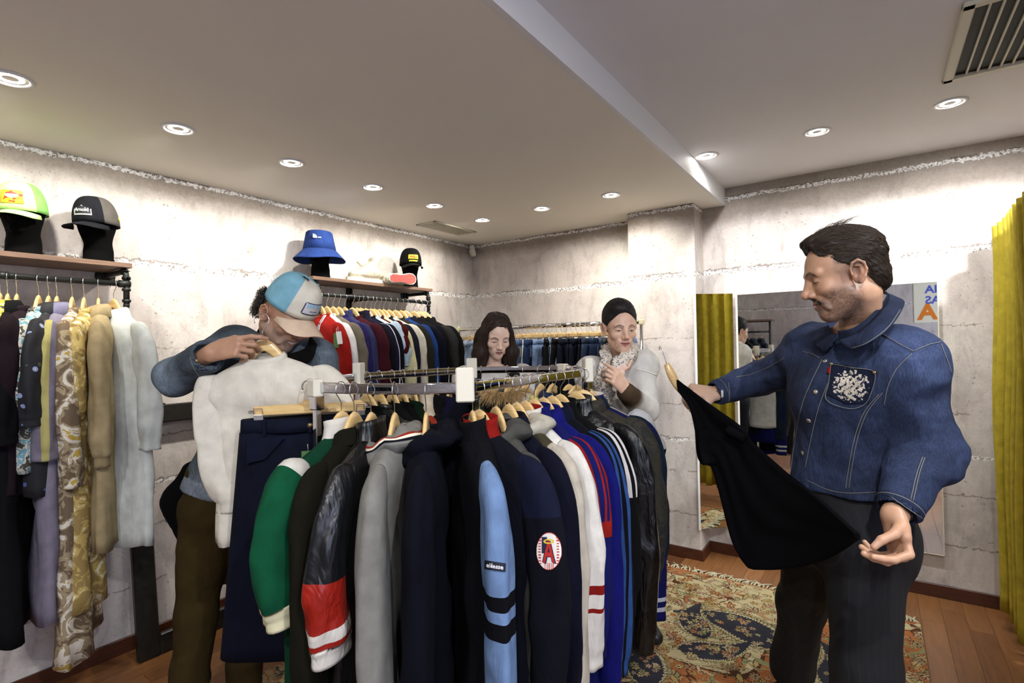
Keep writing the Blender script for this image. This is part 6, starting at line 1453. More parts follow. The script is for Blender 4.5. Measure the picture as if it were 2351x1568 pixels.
def woman_right():
    HC = P(1423, 752, 2.62); J = stand(P(1424, 838, 2.70), cdir(1, 0, .25), w=.165); J['f'] = cdir(.1, 0, -1)
    J['SL'] = P(1472, 842, 2.70); J['EL'] = P(1480, 942, 2.58); J['WL'] = P(1436, 896, 2.40)
    fwd = cdir(.12, .17, -.97); O, t, H, parts = woman('w', HC, fwd, J, 'smiling woman in a white cardigan and patterned scarf beside the ring rack', .98, (.66, .42, .30), None, None, .75, .6)
    S = Solid(J['WL'] - .16, J['WL'] + .16, .0026); S.cap(J['WL'] + nrmz(J['EL'] - J['WL']) * .08, J['WL'], .027, .024, .01); hand_solid(S, J['WL'], cdir(-.62, -.70, -.30), cdir(.45, -.1, -.88), cdir(-.6, -.6, 0), [(.35, .5, .3), (.6, .9, .5), (.8, 1.0, .6), (.9, 1.1, .6)], sc=.92, thumb=(.4, .4)); V, F = S.mesh(); parts.append((relax(V, F, 1), F, np.tile((.64, .41, .29), (len(V), 1))))
    S = Solid(J['WR'] - .16, J['WR'] + .16, .004); hand_solid(S, J['WR'], -Zv, cdir(-1, 0, 0), cdir(0, 0, -1), [(.3, .4, .3)] * 4, sc=.9); V, F = S.mesh(); parts.append((V, F, np.tile((.64, .41, .29), (len(V), 1))))
    body_mesh(parts, M['skin'], t, 'body', O)
    S = Solid((-.12, -.16, -.12), (.12, .14, .16), .0034); S.ell((0, -.020, .050), (.085, .106, .100), .01); S.ell((.02, .03, .108), (.05, .05, .03), .03); S.ell((0, -.085, .0), (.045, .045, .045), .03); S.ell((.004, .090, .0), (.063, .070, .090), .010, 'sub'); S.ell((.09, .0, -.03), (.03, .045, .05), .01, 'sub'); S.ell((-.09, .0, -.03), (.03, .045, .05), .01, 'sub')
    V, F = S.mesh(); V = relax(V, F, 1); C = np.outer(1 + .5 * vnoise(V * np.array((130, 30, 60)), 9), (.012, .010, .010)); part('hair', HC + (V * .98) @ H.T - O, F, M['hair'], t, vcol=C)
    hair_tubes('hair_strands', [HC + (q * .98) @ H.T for q in comb(V, F, lambda p: np.array((.35 * np.sign(p[0] + .01), -1, .5 if p[1] > .05 else -.15)), 1800, .06, 6, 3, .0022)], .0007, t, O, (.020, .017, .016), 5)
    for s in (-1, 1): b = MB(); c0 = HC + H @ np.array((s * .079, .0, -.058)) * .98 - O; b.tube([c0 + H @ np.array((0, math.cos(a) * .012, math.sin(a) * .012)) for a in np.linspace(0, 2 * PI, 15)], .0012, 6); b.build('hoop_earring', M['brass'], t)
    Cg = Solid(*box_of({k_: J[k_] for k_ in ('NB', 'PV', 'SL', 'SR', 'EL', 'ER', 'WL', 'WR')}, .2), .008); Cg.cap(J['CH'], J['PV'] - Zv * .1, .142, .155, .05, flat=.8, axis=J['f'])
    for s in 'LR': Cg.cap(J['NB'] - Zv * .03, J['S' + s], .060, .070, .04); Cg.cap(J['S' + s], J['CH'], .09, .11, .05); Cg.cap(J['S' + s], J['E' + s], .066, .060, .03); Cg.cap(J['E' + s], J['W' + s] + nrmz(J['E' + s] - J['W' + s]) * .02, .066, .044, .02)
    Cg.cap(J['NB'] + Zv * .02, J['NB'] + Zv * .2, .065, .07, .01, 'sub'); Cg.ell(J['CH'] + J['f'] * .13 + Zv * .10, (.06, .06, .12), .02, 'sub')
    def cc(V, C): d = np.linalg.norm(V - J['WL'], axis=1); m = np.clip((.13 - d) / .05, 0, 1)[:, None]; return C * (1 - m) + np.array(K(112, 92, 70)) * m
    cg = cloth_solid(Cg, 'cardigan', M['knit'], t, O, K(220, 218, 212), .010, 11, 5, 1, cc); legs_(J, O, t, K(40, 44, 60)); sf = Surf(cg, O)
    stitch(sf, ((1462, 848), (1482, 852), (1508, 862)), .003, M['rubber'], t, O)
    n = NT('scarf_print'); o = n.coord(); n.col(n.ramp(n.vor(o, 90), [(0, K(70, 84, 116)), (.25, K(84, 98, 128)), (.4, K(196, 186, 170)), (.7, K(216, 206, 190))])); n.set(Roughness=.9); M['scarf'] = n.m
    n = NT('scarf_print_pink'); n.col(n.ramp(n.noise(n.coord(), 30, 3), [(.4, K(222, 176, 156)), (.6, K(226, 210, 196))])); n.set(Roughness=.9); M['scarfp'] = n.m
    sc_ = thing('scarf', 'thin patterned scarf in grey blue and pink around the neck of the smiling woman', 'scarf', J['NB'])
    def strand(pts, w, mat, nm):
        p = smoothpath(pts, 7) - J['NB']; r = np.random.RandomState(len(pts)); R = rings(p, [(w * (1 + .2 * math.sin(i * .9)), .013) for i in range(len(p))], 18, up=tuple(cdir(1, .6, 0)), sq=2.4)
        for i in range(len(R)): a_ = np.arange(18); R[i] = p[i] + (R[i] - p[i]) * (1 + .22 * np.sin(a_ * 2.1 + i * .25))[:, None]
        V, Fc = loftvf(R); part(nm, V, Fc, mat, sc_)
    strand([P(1455, 792, 2.74), P(1448, 806, 2.60), P(1428, 830, 2.53), P(1408, 856, 2.50), P(1392, 890, 2.50), P(1388, 930, 2.52)], .034, M['scarf'], 'scarf_fold')
    strand([P(1396, 800, 2.76), P(1392, 812, 2.62), P(1390, 838, 2.55), P(1380, 872, 2.53), P(1376, 905, 2.55)], .030, M['scarf'], 'scarf_fold')
    strand([P(1452, 812, 2.60), P(1440, 834, 2.54), P(1424, 852, 2.50), P(1418, 875, 2.49)], .022, M['scarfp'], 'scarf_end'); strand([P(1455, 792, 2.74), P(1430, 800, 2.80), P(1396, 800, 2.76)], .03, M['scarf'], 'scarf_fold')
man_left(); woman_left(); woman_right()

# ---------------------------------------------------------------- the black t-shirt the bearded man holds out
def black_shirt():
    top = [(1553, 872, 1.90), (1590, 897, 1.86), (1640, 936, 1.80), (1700, 984, 1.72), (1716, 1000, 1.71), (1724, 1018, 1.70), (1800, 1086, 1.60), (1870, 1140, 1.47), (1962, 1226, 1.25)]
    bot = [(1556, 898, 1.90), (1583, 938, 1.87), (1597, 1000, 1.84), (1608, 1062, 1.82), (1636, 1072, 1.80), (1662, 1150, 1.76), (1690, 1262, 1.70), (1716, 1304, 1.64), (1966, 1250, 1.26)]
    A = smoothpath([P(*p) for p in top], 6); B_ = smoothpath([P(*p) for p in bot], 6)
    # end runs along the hem
    hem = smoothpath([P(1716, 1304, 1.64), P(1785, 1304, 1.56), P(1880, 1288, 1.42), P(1966, 1240, 1.25)], 8)
    O = P(1600, 950, 1.85); n_ = 26; V = []
    s1 = np.r_[0, np.cumsum(np.linalg.norm(np.diff(A, axis=0), axis=1))]; s1 /= s1[-1]; B2 = np.concatenate([smoothpath([P(*p) for p in bot[:-1]], 6), hem[1:]]); s2 = np.r_[0, np.cumsum(np.linalg.norm(np.diff(B2, axis=0), axis=1))]; s2 /= s2[-1]
    m_ = 64; u = np.linspace(0, 1, m_); u2 = np.clip(u * 1.0, 0, 1); At = interp(u, s1, A); Bt = interp(u2, s2, B2)
    nrm = cdir(-.3, -.1, -.95)
    for i in range(m_):
        for k in range(n_):
            t_ = k / (n_ - 1); p = At[i] * (1 - t_) + Bt[i] * t_; sag = .05 * math.sin(PI * t_) * math.sin(PI * u[i]); fo = .010 * math.sin(t_ * 9 + u[i] * 7) * math.sin(PI * u[i]) + .006 * math.sin(t_ * 21 - u[i] * 5) * math.sin(PI * u[i]); V.append(p - Zv * sag * .0 + nrm * (fo - sag * .5) - O)
    Fc = [(i * n_ + k, i * n_ + k + 1, (i + 1) * n_ + k + 1, (i + 1) * n_ + k) for i in range(m_ - 1) for k in range(n_ - 1)]
    t = thing('black_tshirt', 'plain black t-shirt stretched out between the hands of the bearded man', 'shirt', O)
    o = part('body', V, Fc, M['black_cloth'], t); md = o.modifiers.new('s', 'SOLIDIFY'); md.thickness = .012; md.offset = -1
    R = rings(smoothpath([P(1618, 985, 1.82) - O, P(1622, 1030, 1.82) - O, P(1630, 1066, 1.80) - O], 5), [(.018, .012), (.024, .014), (.028, .014)] + [(.030, .014)] * 8, 16, up=tuple(cdir(1, .2, .2))); V, Fc = loftvf(R[:11]); part('sleeve', V, Fc, M['black_cloth'], t)
    R = rings(smoothpath([P(1668, 985, 1.75) - O, P(1690, 996, 1.73) - O, P(1711, 1008, 1.71) - O], 5), [(.014, .010)] * 11, 16, up=tuple(cdir(-.6, 1, 0))); V, Fc = loftvf(R); part('sleeve', V, Fc, M['black_cloth'], t)
    X = cdir(.42, .62, .1); Zz = cdir(-.45, -.9, .05); Zz = nrmz(Zz - X * X.dot(Zz)); c0 = P(1519, 800, 1.93)
    h = thing('clothes_hanger', 'wooden hanger with twisted hook in the hand of the bearded man', 'hanger', c0, group='hangers held in hands')
    b = MB(); p = smoothpath([P(1531, 836, 1.92) - c0, P(1541, 858, 1.91) - c0, P(1558, 890, 1.92) - c0, P(1585, 925, 1.93) - c0, P(1606, 975, 1.92) - c0], 5); V, Fc = loftvf(rings(p, [(.010 + .006 * math.sin(PI * min(1, i / 12)), .011) for i in range(len(p))], 12, up=tuple(cdir(1, -.5, 0)))); part('wood_bar', V, Fc, M['beech'], h)
    b.tube(smoothpath([P(1531, 836, 1.92) - c0, P(1523, 812, 1.92) - c0, P(1516, 796, 1.93) - c0, P(1513.5, 797, 1.95) - c0, P(1514, 803, 1.96) - c0], 5), .0016, 6); b.build('hook', M['steel'], h)
M['black_cloth'] = simple('black_jersey', (.0025, .0025, .003), .95); M['black_cloth'].node_tree.nodes['Principled BSDF'].inputs['Specular IOR Level'].default_value = .05
black_shirt()
# ---------------------------------------------------------------- the round chrome rail
RZ = 1.378
VA, VB, VC, VD, VE, VF = [onz(px, py, RZ) for px, py in ((727, 889), (1068, 891), (1347, 855), (1284, 845.5), (1083, 850), (826, 865.5))]
VD = onz(1290, 847.5, RZ)
RC = (VA + VB + VC + VD + VE + VF) / 6
SEG = {'AB': (VA, VB), 'BC': (VB, VC), 'CD': (VC, VD), 'DE': (VD, VE), 'EF': (VE, VF), 'FA': (VF, VA)}
rk = thing('round_clothes_rack', 'large chrome ring clothes rack with pale blocks in the middle of the shop', 'rack', (RC[0], RC[1], 0))
def bowed(a, b, n=9, s=.0):
    m = (a + b) / 2; o = nrmz(m - RC); return [a + (b - a) * t + o * s * 4 * t * (1 - t) for t in np.linspace(0, 1, n)]
BOW = {'AB': .045, 'BC': .0, 'CD': .04, 'DE': .02, 'EF': .03, 'FA': .085}
O_ = np.array([RC[0], RC[1], 0])
for k, (a, b) in SEG.items():
    p = np.array(bowed(a, b, 17, BOW[k])) - O_
    R = rings(p, [(.0165, .0055)] * len(p), 12, up=(0, 0, 1), sq=5); V, Fc = loftvf(R); part('rail_segment', V, Fc, M['chrome'], rk)
for v, tall in ((VA, 0), (VB, 1), (VC, 1), (VD, 0), (VE, 1), (VF, 1)):
    d = nrmz(v - RC); x = np.array([-d[1], d[0], 0]); m = frame_mat(v - O_ + d * .004, x, d, (0, 0, 1))
    b = MB(); h = .098 if tall else .055; zc = .010 if tall else -.002
    b.box((0, .0, zc), (.052, .034, h), .004, m); b.build('joint_block', M['white_plastic'], rk, smooth=False)
for v in (VA, VC, VE):
    d = nrmz(v - RC); p = v - O_ + d * .0
    b = MB(); b.box((p[0], p[1], RZ - .045), (.034, .034, .05), .003); b.build('post_sleeve', M['chrome'], rk, smooth=False)
    b = MB(); q = p + np.array([d[1], -d[0], 0]) * -.0; b.box((q[0], q[1], (RZ - .06) / 2), (.020, .020, RZ - .06), .002); b.build('post', M['chrome'], rk, smooth=False)
    b = MB(); b.box((p[0] / 2, p[1] / 2, .02), (.02, .02, .02)); b.tube([(p[0], p[1], .02), (0, 0, .02)], .012, 8); b.build('base_arm', M['chrome'], rk)
def ring_at(px, seg):
    a, b = SEG[seg]; pts = np.array(bowed(a, b, 60, BOW[seg])); x = np.array([proj(p)[0] for p in pts]); o = np.argsort(x); t = np.interp(px, x[o], np.arange(60)[o]); i = int(min(58, t)); return pts[i] + (pts[i + 1] - pts[i]) * (t - i)
def ring_item(px, seg, label, hl, blend=1.0, turn=0.0, tilt=0.0, clip=False, pants_=None, **k):
    p = ring_at(px, seg) + np.array((0, 0, .0165)); a, b = SEG[seg]; o = nrmz(p - RC); o[2] = 0; e = b - a; nrm = nrmz(np.array([e[1], -e[0], 0])); nrm = nrm if nrm.dot(o) > 0 else -nrm
    d = nrmz(o * blend + nrm * (1 - blend)); sx = k.pop('sx', None)
    if sx is not None: d = find_dir(p, sx, d)[1]; turn = 0
    ey = k.pop('ey', None)
    if ey is not None: q = p + d * .25; q[2] -= .3; D_ = (RM.T @ (q - CAMP))[2]; k['sl'] = max(.12, p[2] - (1.5 - (ey - 787) * D_ / 1197) - .152 - .08)
    c, s = math.cos(turn), math.sin(turn); d = np.array([d[0] * c - d[1] * s, d[0] * s + d[1] * c, 0])
    m = hang(p, d, tilt)
    if clip: clip_hanger(m, hl, 'clip hangers on the ring rack', k.pop('cw', .15)); return pants(m, label, **pants_)
    hanger(m, hl, 'wooden hangers on the ring rack'); k.setdefault('xmin', -.235); return garment(m, label, **k)
NAVY, BLACK, WHITE, RED, ROYAL = K(27, 29, 50), K(20, 21, 24), K(214, 208, 196), K(196, 40, 30), K(34, 42, 158)
# skirts and jeans on clip hangers at the left
for i, (px, dl) in enumerate(((693, .0), (700, .12), (708, .26))):
    lab = ('dark indigo denim skirt hanging from a clip hanger at the left of the ring rack', 'navy denim skirt behind the front one on the ring rack', 'inner dark blue denim skirt of the clip hangers on the ring rack')[i]
    p = onz(px + 6 * i, 893 - 2 * i, RZ) + np.array((0, 0, .0165)) if False else ring_at(735 + 22 * i, 'FA') + np.array((0, 0, .0165))
    p = bowed(VA, VF, 41, .085)[6 + 3 * i] + np.array((0, 0, .0165))
    d = cdir(1, 0, .25 + .10 * i); d[2] = 0
    m = hang(p, d)
    clip_hanger(m, ('front', 'second', 'third')[i] + ' clip hanger of the denim skirts at the left of the ring rack', 'clip hangers on the ring rack', .155)
    pants(m, lab, K(24, 34, 66), L=.74, w=.215, name='denim_skirt', cat='skirt', seed=i, skirt=True, wb=K(26, 36, 66), group='denim skirts on the ring rack')
    if i == 0:
        g = thing('price_tag', 'green swing tag on the dark denim skirt', 'tag', mat=m @ Matrix.Translation((-.105, -.042, -.245)) if False else m @ Matrix.Translation((-.005, -.048, -.27)))
        MB().box((0, 0, 0), (.040, .0015, .105), .0004).build('card', M['card_green'], g, smooth=False)
        b = MB(); b.tube([(0, .0, .05), (0, -.008, .075)], .0008, 4); b.build('string', M['card_white'], g)
L_ = .80
ring_item(783, 'AB', ey=1403, sx=650, label='green track jacket with cream collar and cream knitted cuff', hl='hanger of the green jacket, left front of the ring rack', cat='jacket', col=K(22, 92, 62), ccol=WHITE, collar='stand', clist=[WHITE] * 5, bands=((.86, 1.01, K(214, 206, 168)), (0, .12, WHITE)), flare=.006, col2=K(22, 112, 72), L=.82, sl=.60, mat='fleece', turn=-.42, seed=1, bodybands=())
ring_item(812, 'AB', sx=708, label='dark olive coat beside the green jacket', hl='hanger of the dark olive coat', cat='coat', col=K(46, 44, 26), L=1.0, sl=.68, mat='fleece', collar='lapel', turn=-.16, seed=2)
ring_item(851, 'AB', ey=1490, sx=768, label='shiny black jacket with red, white striped lower sleeve', hl='hanger of the black jacket with the red sleeve', cat='jacket', col=BLACK, col2=K(38, 42, 48), mat='nylon', collar='stand', L=.86, sl=.60, bands=((.57, .80, K(206, 44, 28)), (.80, .865, WHITE), (.865, .895, K(206, 44, 28)), (.895, 1.01, WHITE)), flare=.012, turn=-.06, seed=3, slack=1.1)
ring_item(905, 'AB', sx=855, label='heather grey hoodie with red, cream and navy hood trim', hl='hanger of the grey hoodie with striped hood trim', cat='hoodie', col=K(150, 148, 140), mat='fleece', collar='hood', clist=[K(200, 60, 44), K(236, 228, 205), K(40, 44, 58)], L=.86, sl=.80, seed=4, slack=1.0)
ring_item(977, 'AB', sx=962, label='plain navy hoodie facing the camera in the ring rack', hl='hanger of the plain navy hoodie', cat='hoodie', col=NAVY, mat='fleece', collar='hood', L=.88, sl=.70, seed=5, turn=.05)
g6 = ring_item(1084, 'BC', sx=1132, label='navy track top with light blue sleeve, dark arm bands and cloth label', hl='hanger of the light blue sleeved track top', cat='jacket', col=K(20, 22, 36), col2=K(126, 156, 200), mat='cotton', collar='stand', clist=[K(20, 22, 36)] * 5, L=.90, sl=.86, bands=((.335, .375, K(20, 22, 36)), (.405, .45, K(20, 22, 36))), seed=6, turn=.10, slack=.75, sfwd=-.0)
g7 = ring_item(1100, 'BC', sx=1240, label='navy jacket with bright red collar and round white baseball emblem', hl='hanger of the red collared navy jacket', cat='jacket', col=NAVY, col2=NAVY, ccol=K(190, 36, 26), collar='stand', clist=[K(190, 36, 26)] * 5, mat='cotton', L=.92, sl=.62, bands=((.0, .24, K(38, 46, 84)),), seed=7, turn=.26, slack=1.15)
ring_item(1138, 'BC', sx=1232, label='medium grey hoodie with thick folded hood', hl='hanger of the medium grey hoodie', cat='hoodie', col=K(108, 107, 100), mat='fleece', collar='hood', L=.80, sl=.55, seed=8, blend=.8)
ring_item(1168, 'BC', sx=1275, label='dark navy collared jacket between two hoodies', hl='hanger of the dark navy collared jacket', cat='jacket', col=K(24, 28, 62), mat='cotton', collar='shirt', L=.92, sl=.70, seed=9, blend=.75, turn=.02)
ring_item(1186, 'BC', sx=1300, label='beige and olive hooded jacket with cream sleeve', hl='hanger of the beige hooded jacket', cat='jacket', col=K(96, 90, 66), col2=K(196, 186, 168), ccol=K(190, 184, 166), collar='hood', mat='cotton', L=.92, sl=.92, seed=10, blend=.7, turn=.03, slack=.8)
ring_item(1206, 'BC', sx=1326, label='white track jacket with red striped collar and red sleeve letters', hl='hanger of the white track jacket', cat='jacket', col=K(222, 218, 208), ccol=WHITE, collar='stand', clist=[WHITE, RED, WHITE, RED, RED], mat='cotton', L=.86, sl=.62, seed=11, blend=.65, bands=((.62, .66, K(190, 36, 30)), (.72, .74, K(190, 36, 30))))
ring_item(1226, 'BC', sx=1350, label='royal blue track jacket with red shoulder stripes', hl='hanger of the royal blue jacket with red stripes', cat='jacket', col=K(32, 40, 150), collar='stand', clist=[K(32, 40, 160)] * 5, mat='cotton', L=.90, sl=.62, stripes=((-.62, -.30, RED), (-.02, .30, RED), (.62, .80, RED)), stripe_pos=(.38,), stripe_to=.38, bands=((.38, .45, RED),), seed=12, blend=.6)
ring_item(1247, 'BC', sx=1370, label='plain bright blue hooded top in the ring rack', hl='hanger of the bright blue top', cat='hoodie', col=K(30, 34, 170), mat='cotton', collar='shirt', L=.94, sl=.80, seed=13, blend=.55)
ring_item(1267, 'BC', ey=1540, sx=1392, label='navy jacket with three mid blue stripes down the sleeve', hl='hanger of the navy jacket with blue stripes', cat='jacket', col=K(20, 24, 46), collar='shirt', ccol=K(24, 34, 76), mat='cotton', L=.90, sl=.84, stripes=((-.75, -.45, K(62, 104, 176)), (-.15, .15, K(62, 104, 176)), (.45, .75, K(62, 104, 176))), seed=14, blend=.5)
ring_item(1286, 'BC', ey=1440, sx=1412, label='black track jacket with three white sleeve stripes', hl='hanger of the black jacket with white stripes', cat='jacket', col=BLACK, collar='stand', clist=[BLACK] * 5, mat='cotton', L=.74, sl=.62, stripe_to=.34, stripe_pos=(.34,), stripes=((-.75, -.48, K(205, 200, 196)), (-.14, .14, K(205, 200, 196)), (.48, .75, K(205, 200, 196))), seed=15, blend=.5)
ring_item(1322, 'BC', ey=1495, sx=1452, label='glossy black windbreaker with white shoulder stripes and long sleeve', hl='hanger of the glossy black windbreaker', cat='jacket', col=BLACK, collar='stand', clist=[BLACK] * 5, mat='nylon', L=.70, sl=.78, stripe_to=.80, stripe_pos=(.80,), stripes=((-.5, -.32, K(205, 200, 196)),), seed=16, blend=.55, turn=.04)
ring_item(1338, 'BC', ey=1330, sx=1485, label='dark camouflage jacket with shoulder buttons', hl='hanger of the camouflage jacket', cat='jacket', pat=PAT['camo'], collar='shirt', L=.72, sl=.62, seed=17, blend=.6, turn=.08)
ring_item(1358, 'CD', ey=1418, sx=1530, label='royal blue varsity jacket with white striped collar and cuff', hl='hanger of the royal blue varsity jacket', cat='jacket', col=K(36, 46, 150), collar='stand', clist=[K(36, 46, 150), WHITE, K(36, 46, 150), WHITE, WHITE], mat='cotton', L=.76, sl=.62, bands=((.86, .885, K(36, 46, 150)), (.885, .905, K(200, 200, 205)), (.905, .935, K(36, 46, 150)), (.935, .955, K(200, 200, 205)), (.955, 1.01, K(36, 46, 150))), seed=18, blend=.7, turn=-.30)
ring_item(1352, 'CD', ey=1335, sx=1545, label='blue denim jacket at the right edge of the ring rack', hl='hanger of the blue denim jacket', cat='jacket', col=K(46, 66, 92), collar='shirt', mat='denim', L=.68, sl=.62, seed=19, blend=.7, turn=-.12)
ring_item(1346, 'CD', ey=1040, sx=1512, label='white short-sleeved shirt with dark cuff edge behind the denim jacket', hl='hanger of the white shirt beyond the denim jacket', cat='shirt', col=K(205, 205, 205), sl=.30, L=.6, bands=((.9, 1.01, K(40, 40, 50)),), seed=20, blend=.7, turn=.12)
# far side of the ring, hanging away from the camera; their near shoulders show under the front rail
back = [(842, 'EF', 'black top under a pair of amber hangers at the back of the ring', BLACK, BLACK, 'fleece', 'crew'), (870, 'EF', 'dark green satin jacket at the back of the ring', K(14, 30, 24), K(22, 66, 54), 'nylon', 'crew'), (900, 'EF', 'black green quilted top beside the satin jacket', K(18, 24, 20), K(20, 26, 22), 'cotton', 'crew'),
        (925, 'EF', 'black ribbed cardigan at the back of the ring', BLACK, BLACK, 'knit', 'crew'), (950, 'EF', 'bottle green sweatshirt at the back of the ring', K(20, 58, 28), K(24, 76, 34), 'fleece', 'crew'), (978, 'EF', 'coral red and cream jacket at the back of the ring', K(214, 200, 178), K(206, 74, 54), 'cotton', 'stand'),
        (1005, 'EF', 'black spotted jacket with beige lining at the back of the ring', K(22, 22, 28), K(24, 24, 30), 'cotton', 'shirt'), (1030, 'EF', 'purple navy coat at the back of the ring', K(40, 36, 84), K(34, 34, 64), 'fleece', 'lapel'), (1060, 'EF', 'midnight navy sweatshirt at the back of the ring', NAVY, NAVY, 'fleece', 'crew'),
        (1105, 'DE', 'olive camouflage parka at the back of the ring', K(70, 76, 60), K(80, 84, 66), 'nylon', 'hood'), (1165, 'DE', 'black parka with fur hood at the back of the ring', BLACK, BLACK, 'nylon', 'shirt'), (1205, 'DE', 'white shirt at the back of the ring rack', K(214, 214, 214), K(214, 214, 214), 'cotton', 'shirt'),
        (1240, 'DE', 'pale yellow blouse at the back of the ring rack', K(216, 206, 130), K(216, 206, 130), 'cotton', 'crew'), (1268, 'DE', 'blue grey jacket at the back right of the ring', K(60, 76, 110), K(60, 76, 110), 'denim', 'shirt'),
        (1305, 'CD', 'black jacket with orange lining at the far right of the ring', BLACK, BLACK, 'cotton', 'stand'), (1322, 'CD', 'charcoal jacket at the far right of the ring', K(40, 40, 46), K(40, 40, 46), 'cotton', 'shirt')]
for i, (px, sg, lab, c1, c2, mt, cl) in enumerate(back):
    ring_item(px, sg, lab, 'hanger of the ' + lab.split(' at the')[0].split(' under')[0].split(' beside')[0], cat='parka' if 'parka' in lab else 'jacket', col=c1, col2=c2, mat=mt, collar=cl, L=.62, sl=.5, seed=30 + i, turn=(-.35 if sg == 'EF' else .0), xmin=-.22, slack=.8, wr=.7, bw=.22, sw=.205)
# fur trim
fc = ring_at(1165, 'DE'); fo = nrmz(fc - RC); O2 = fc - np.array((0, 0, .12)); st = []; rf = np.random.RandomState(1)
tr = thing('fur_hood_trim', 'tawny fur trim of the parka hood below the chrome rail', 'fur trim', O2)
for i in range(2600):
    a = rf.uniform(0, 2 * PI); c0 = O2 + nrmz(RC - fc) * (.04 + .10 * math.cos(a)) * np.array((1, 1, 0)) + np.array((-fo[1], fo[0], 0)) * .075 * math.sin(a) + np.array((0, 0, .02)); d = nrmz(rf.normal(0, 1, 3)) * .7 + nrmz(c0 - O2) * .6; d[2] -= .25; L = rf.uniform(.03, .06)
    st.append(np.array([c0 + d * L * q + np.array((0, 0, -.02 * q * q)) for q in np.linspace(0, 1, 4)]))
hair_tubes('fur', st, .0012, tr, O2, K(176, 146, 98), 3)
# labels and emblems laid on the sleeves
def kid_surfs(t, nm='sleeve'): return [Surf2(c) for c in bpy.data.objects if c.parent == t and c.name.startswith(nm)]
class Surf2:
    def __init__(s, obj):
        bpy.context.view_layer.update() if False else None
        mw = np.array(obj.parent.matrix_world); me = obj.data; n = len(me.vertices); co = np.zeros(n * 3); me.vertices.foreach_get('co', co); co = co.reshape(-1, 3) @ mw[:3, :3].T + mw[:3, 3]; s.inv = obj.parent.matrix_world.inverted(); s.obj = obj
        s.t = BVHTree.FromPolygons([tuple(v) for v in co], [tuple(p.vertices) for p in me.polygons])
    hit = Surf.hit
def sticker(t, quad, colfn, nu, nv, name, label=None, off=.002, mask=None):
    """piece of cloth laid over a garment sleeve, corners given in the picture"""
    q = np.array(quad, float); c = q.mean(0); best = None
    for s in kid_surfs(t) + kid_surfs(t, 'body'):
        h, n_ = s.hit(c[0], c[1], 0)
        if h is not None and (best is None or np.linalg.norm(h - CAMP) < best[0]): best = (np.linalg.norm(h - CAMP), s)
    if best is None: print('sticker missed', name); return
    s = best[1]; o = patch(s, quad, nu, nv, colfn, M['vc'], None, (0, 0, 0), name, off, mask)
    if o is None: print('sticker empty', name); return
    mi = s.inv
    for v in o.data.vertices: v.co = mi @ v.co
    o.parent = t
    if label: o['label'] = label
    return o
def glyph_mask(s, size=1.0, res=90):
    """rasterise lettering to a grid: returns f(u, v) in its bounding box"""
    me = text_mesh(s, 1.0, M['black'], .02); co = np.array([v.co[:2] for v in me.vertices]); lo, hi = co.min(0), co.max(0)
    tr_ = BVHTree.FromPolygons([tuple(v.co) for v in me.vertices], [tuple(p.vertices) for p in me.polygons]); cache = {}
    def f(u, v):
        if not (0 <= u <= 1 and 0 <= v <= 1): return False
        h = tr_.ray_cast(Vector((lo[0] + u * (hi[0] - lo[0]), hi[1] - v * (hi[1] - lo[1]), 1)), Vector((0, 0, -1))); return h[0] is not None
    return f
# emblem: white oval with red stitching, red A with navy block and yellow halo
fA = glyph_mask('A')
def emb(u, v):
    x, y = (u - .5) * 2, (v - .5) * 2; r = x * x + y * y
    if r > 1: return None
    if r > .90: return K(150, 40, 34)
    au, av = (u - .26) / .48, (v - .20) / .60
    if ((x / .42) ** 2 + ((y + .52) / .13) ** 2 < 1) and not ((x / .27) ** 2 + ((y + .52) / .06) ** 2 < 1): return K(222, 196, 60)
    if fA(au, av) and 0 <= au <= 1: return K(186, 40, 34)
    if fA(au - .10, av - .04) or fA(au + .06, av + .03): return K(30, 34, 60)
    if -.75 < y < .1 and -.55 < x < -.15 and x < -.1 - .35 * (y + .7): return K(34, 40, 62)
    for s in (-1, 1):
        d = x - s * (.72 - .10 * y * y)
        if abs(d) < .10 and math.sin(y * 42) > .1 and abs(y) < .75: return K(190, 60, 50)
    if y > .60 and math.sin(x * 40) > .2 and abs(x) < .4: return K(200, 80, 70)
    return K(226, 222, 212)
ctr, hw, hh = (1261, 1265), 29, 44
sticker(g7, ((ctr[0] - hw, ctr[1] - hh), (ctr[0] + hw, ctr[1] - hh), (ctr[0] + hw, ctr[1] + hh), (ctr[0] - hw, ctr[1] + hh)), lambda u, v: emb(u, v) or K(150, 40, 34), 72, 96, 'sleeve_emblem', 'white oval baseball emblem with a red letter A', .003, lambda u, v: (u - .5) ** 2 + (v - .5) ** 2 < .25)
fE = glyph_mask('ellesse')
sticker(g6, ((1115, 1286), (1160, 1293), (1159, 1312), (1114, 1305)), lambda u, v: K(220, 220, 224) if fE((u - .1) / .8, (v - .22) / .55) else K(20, 22, 36), 110, 36, 'sleeve_label', 'small dark cloth label with pale lettering', .003)

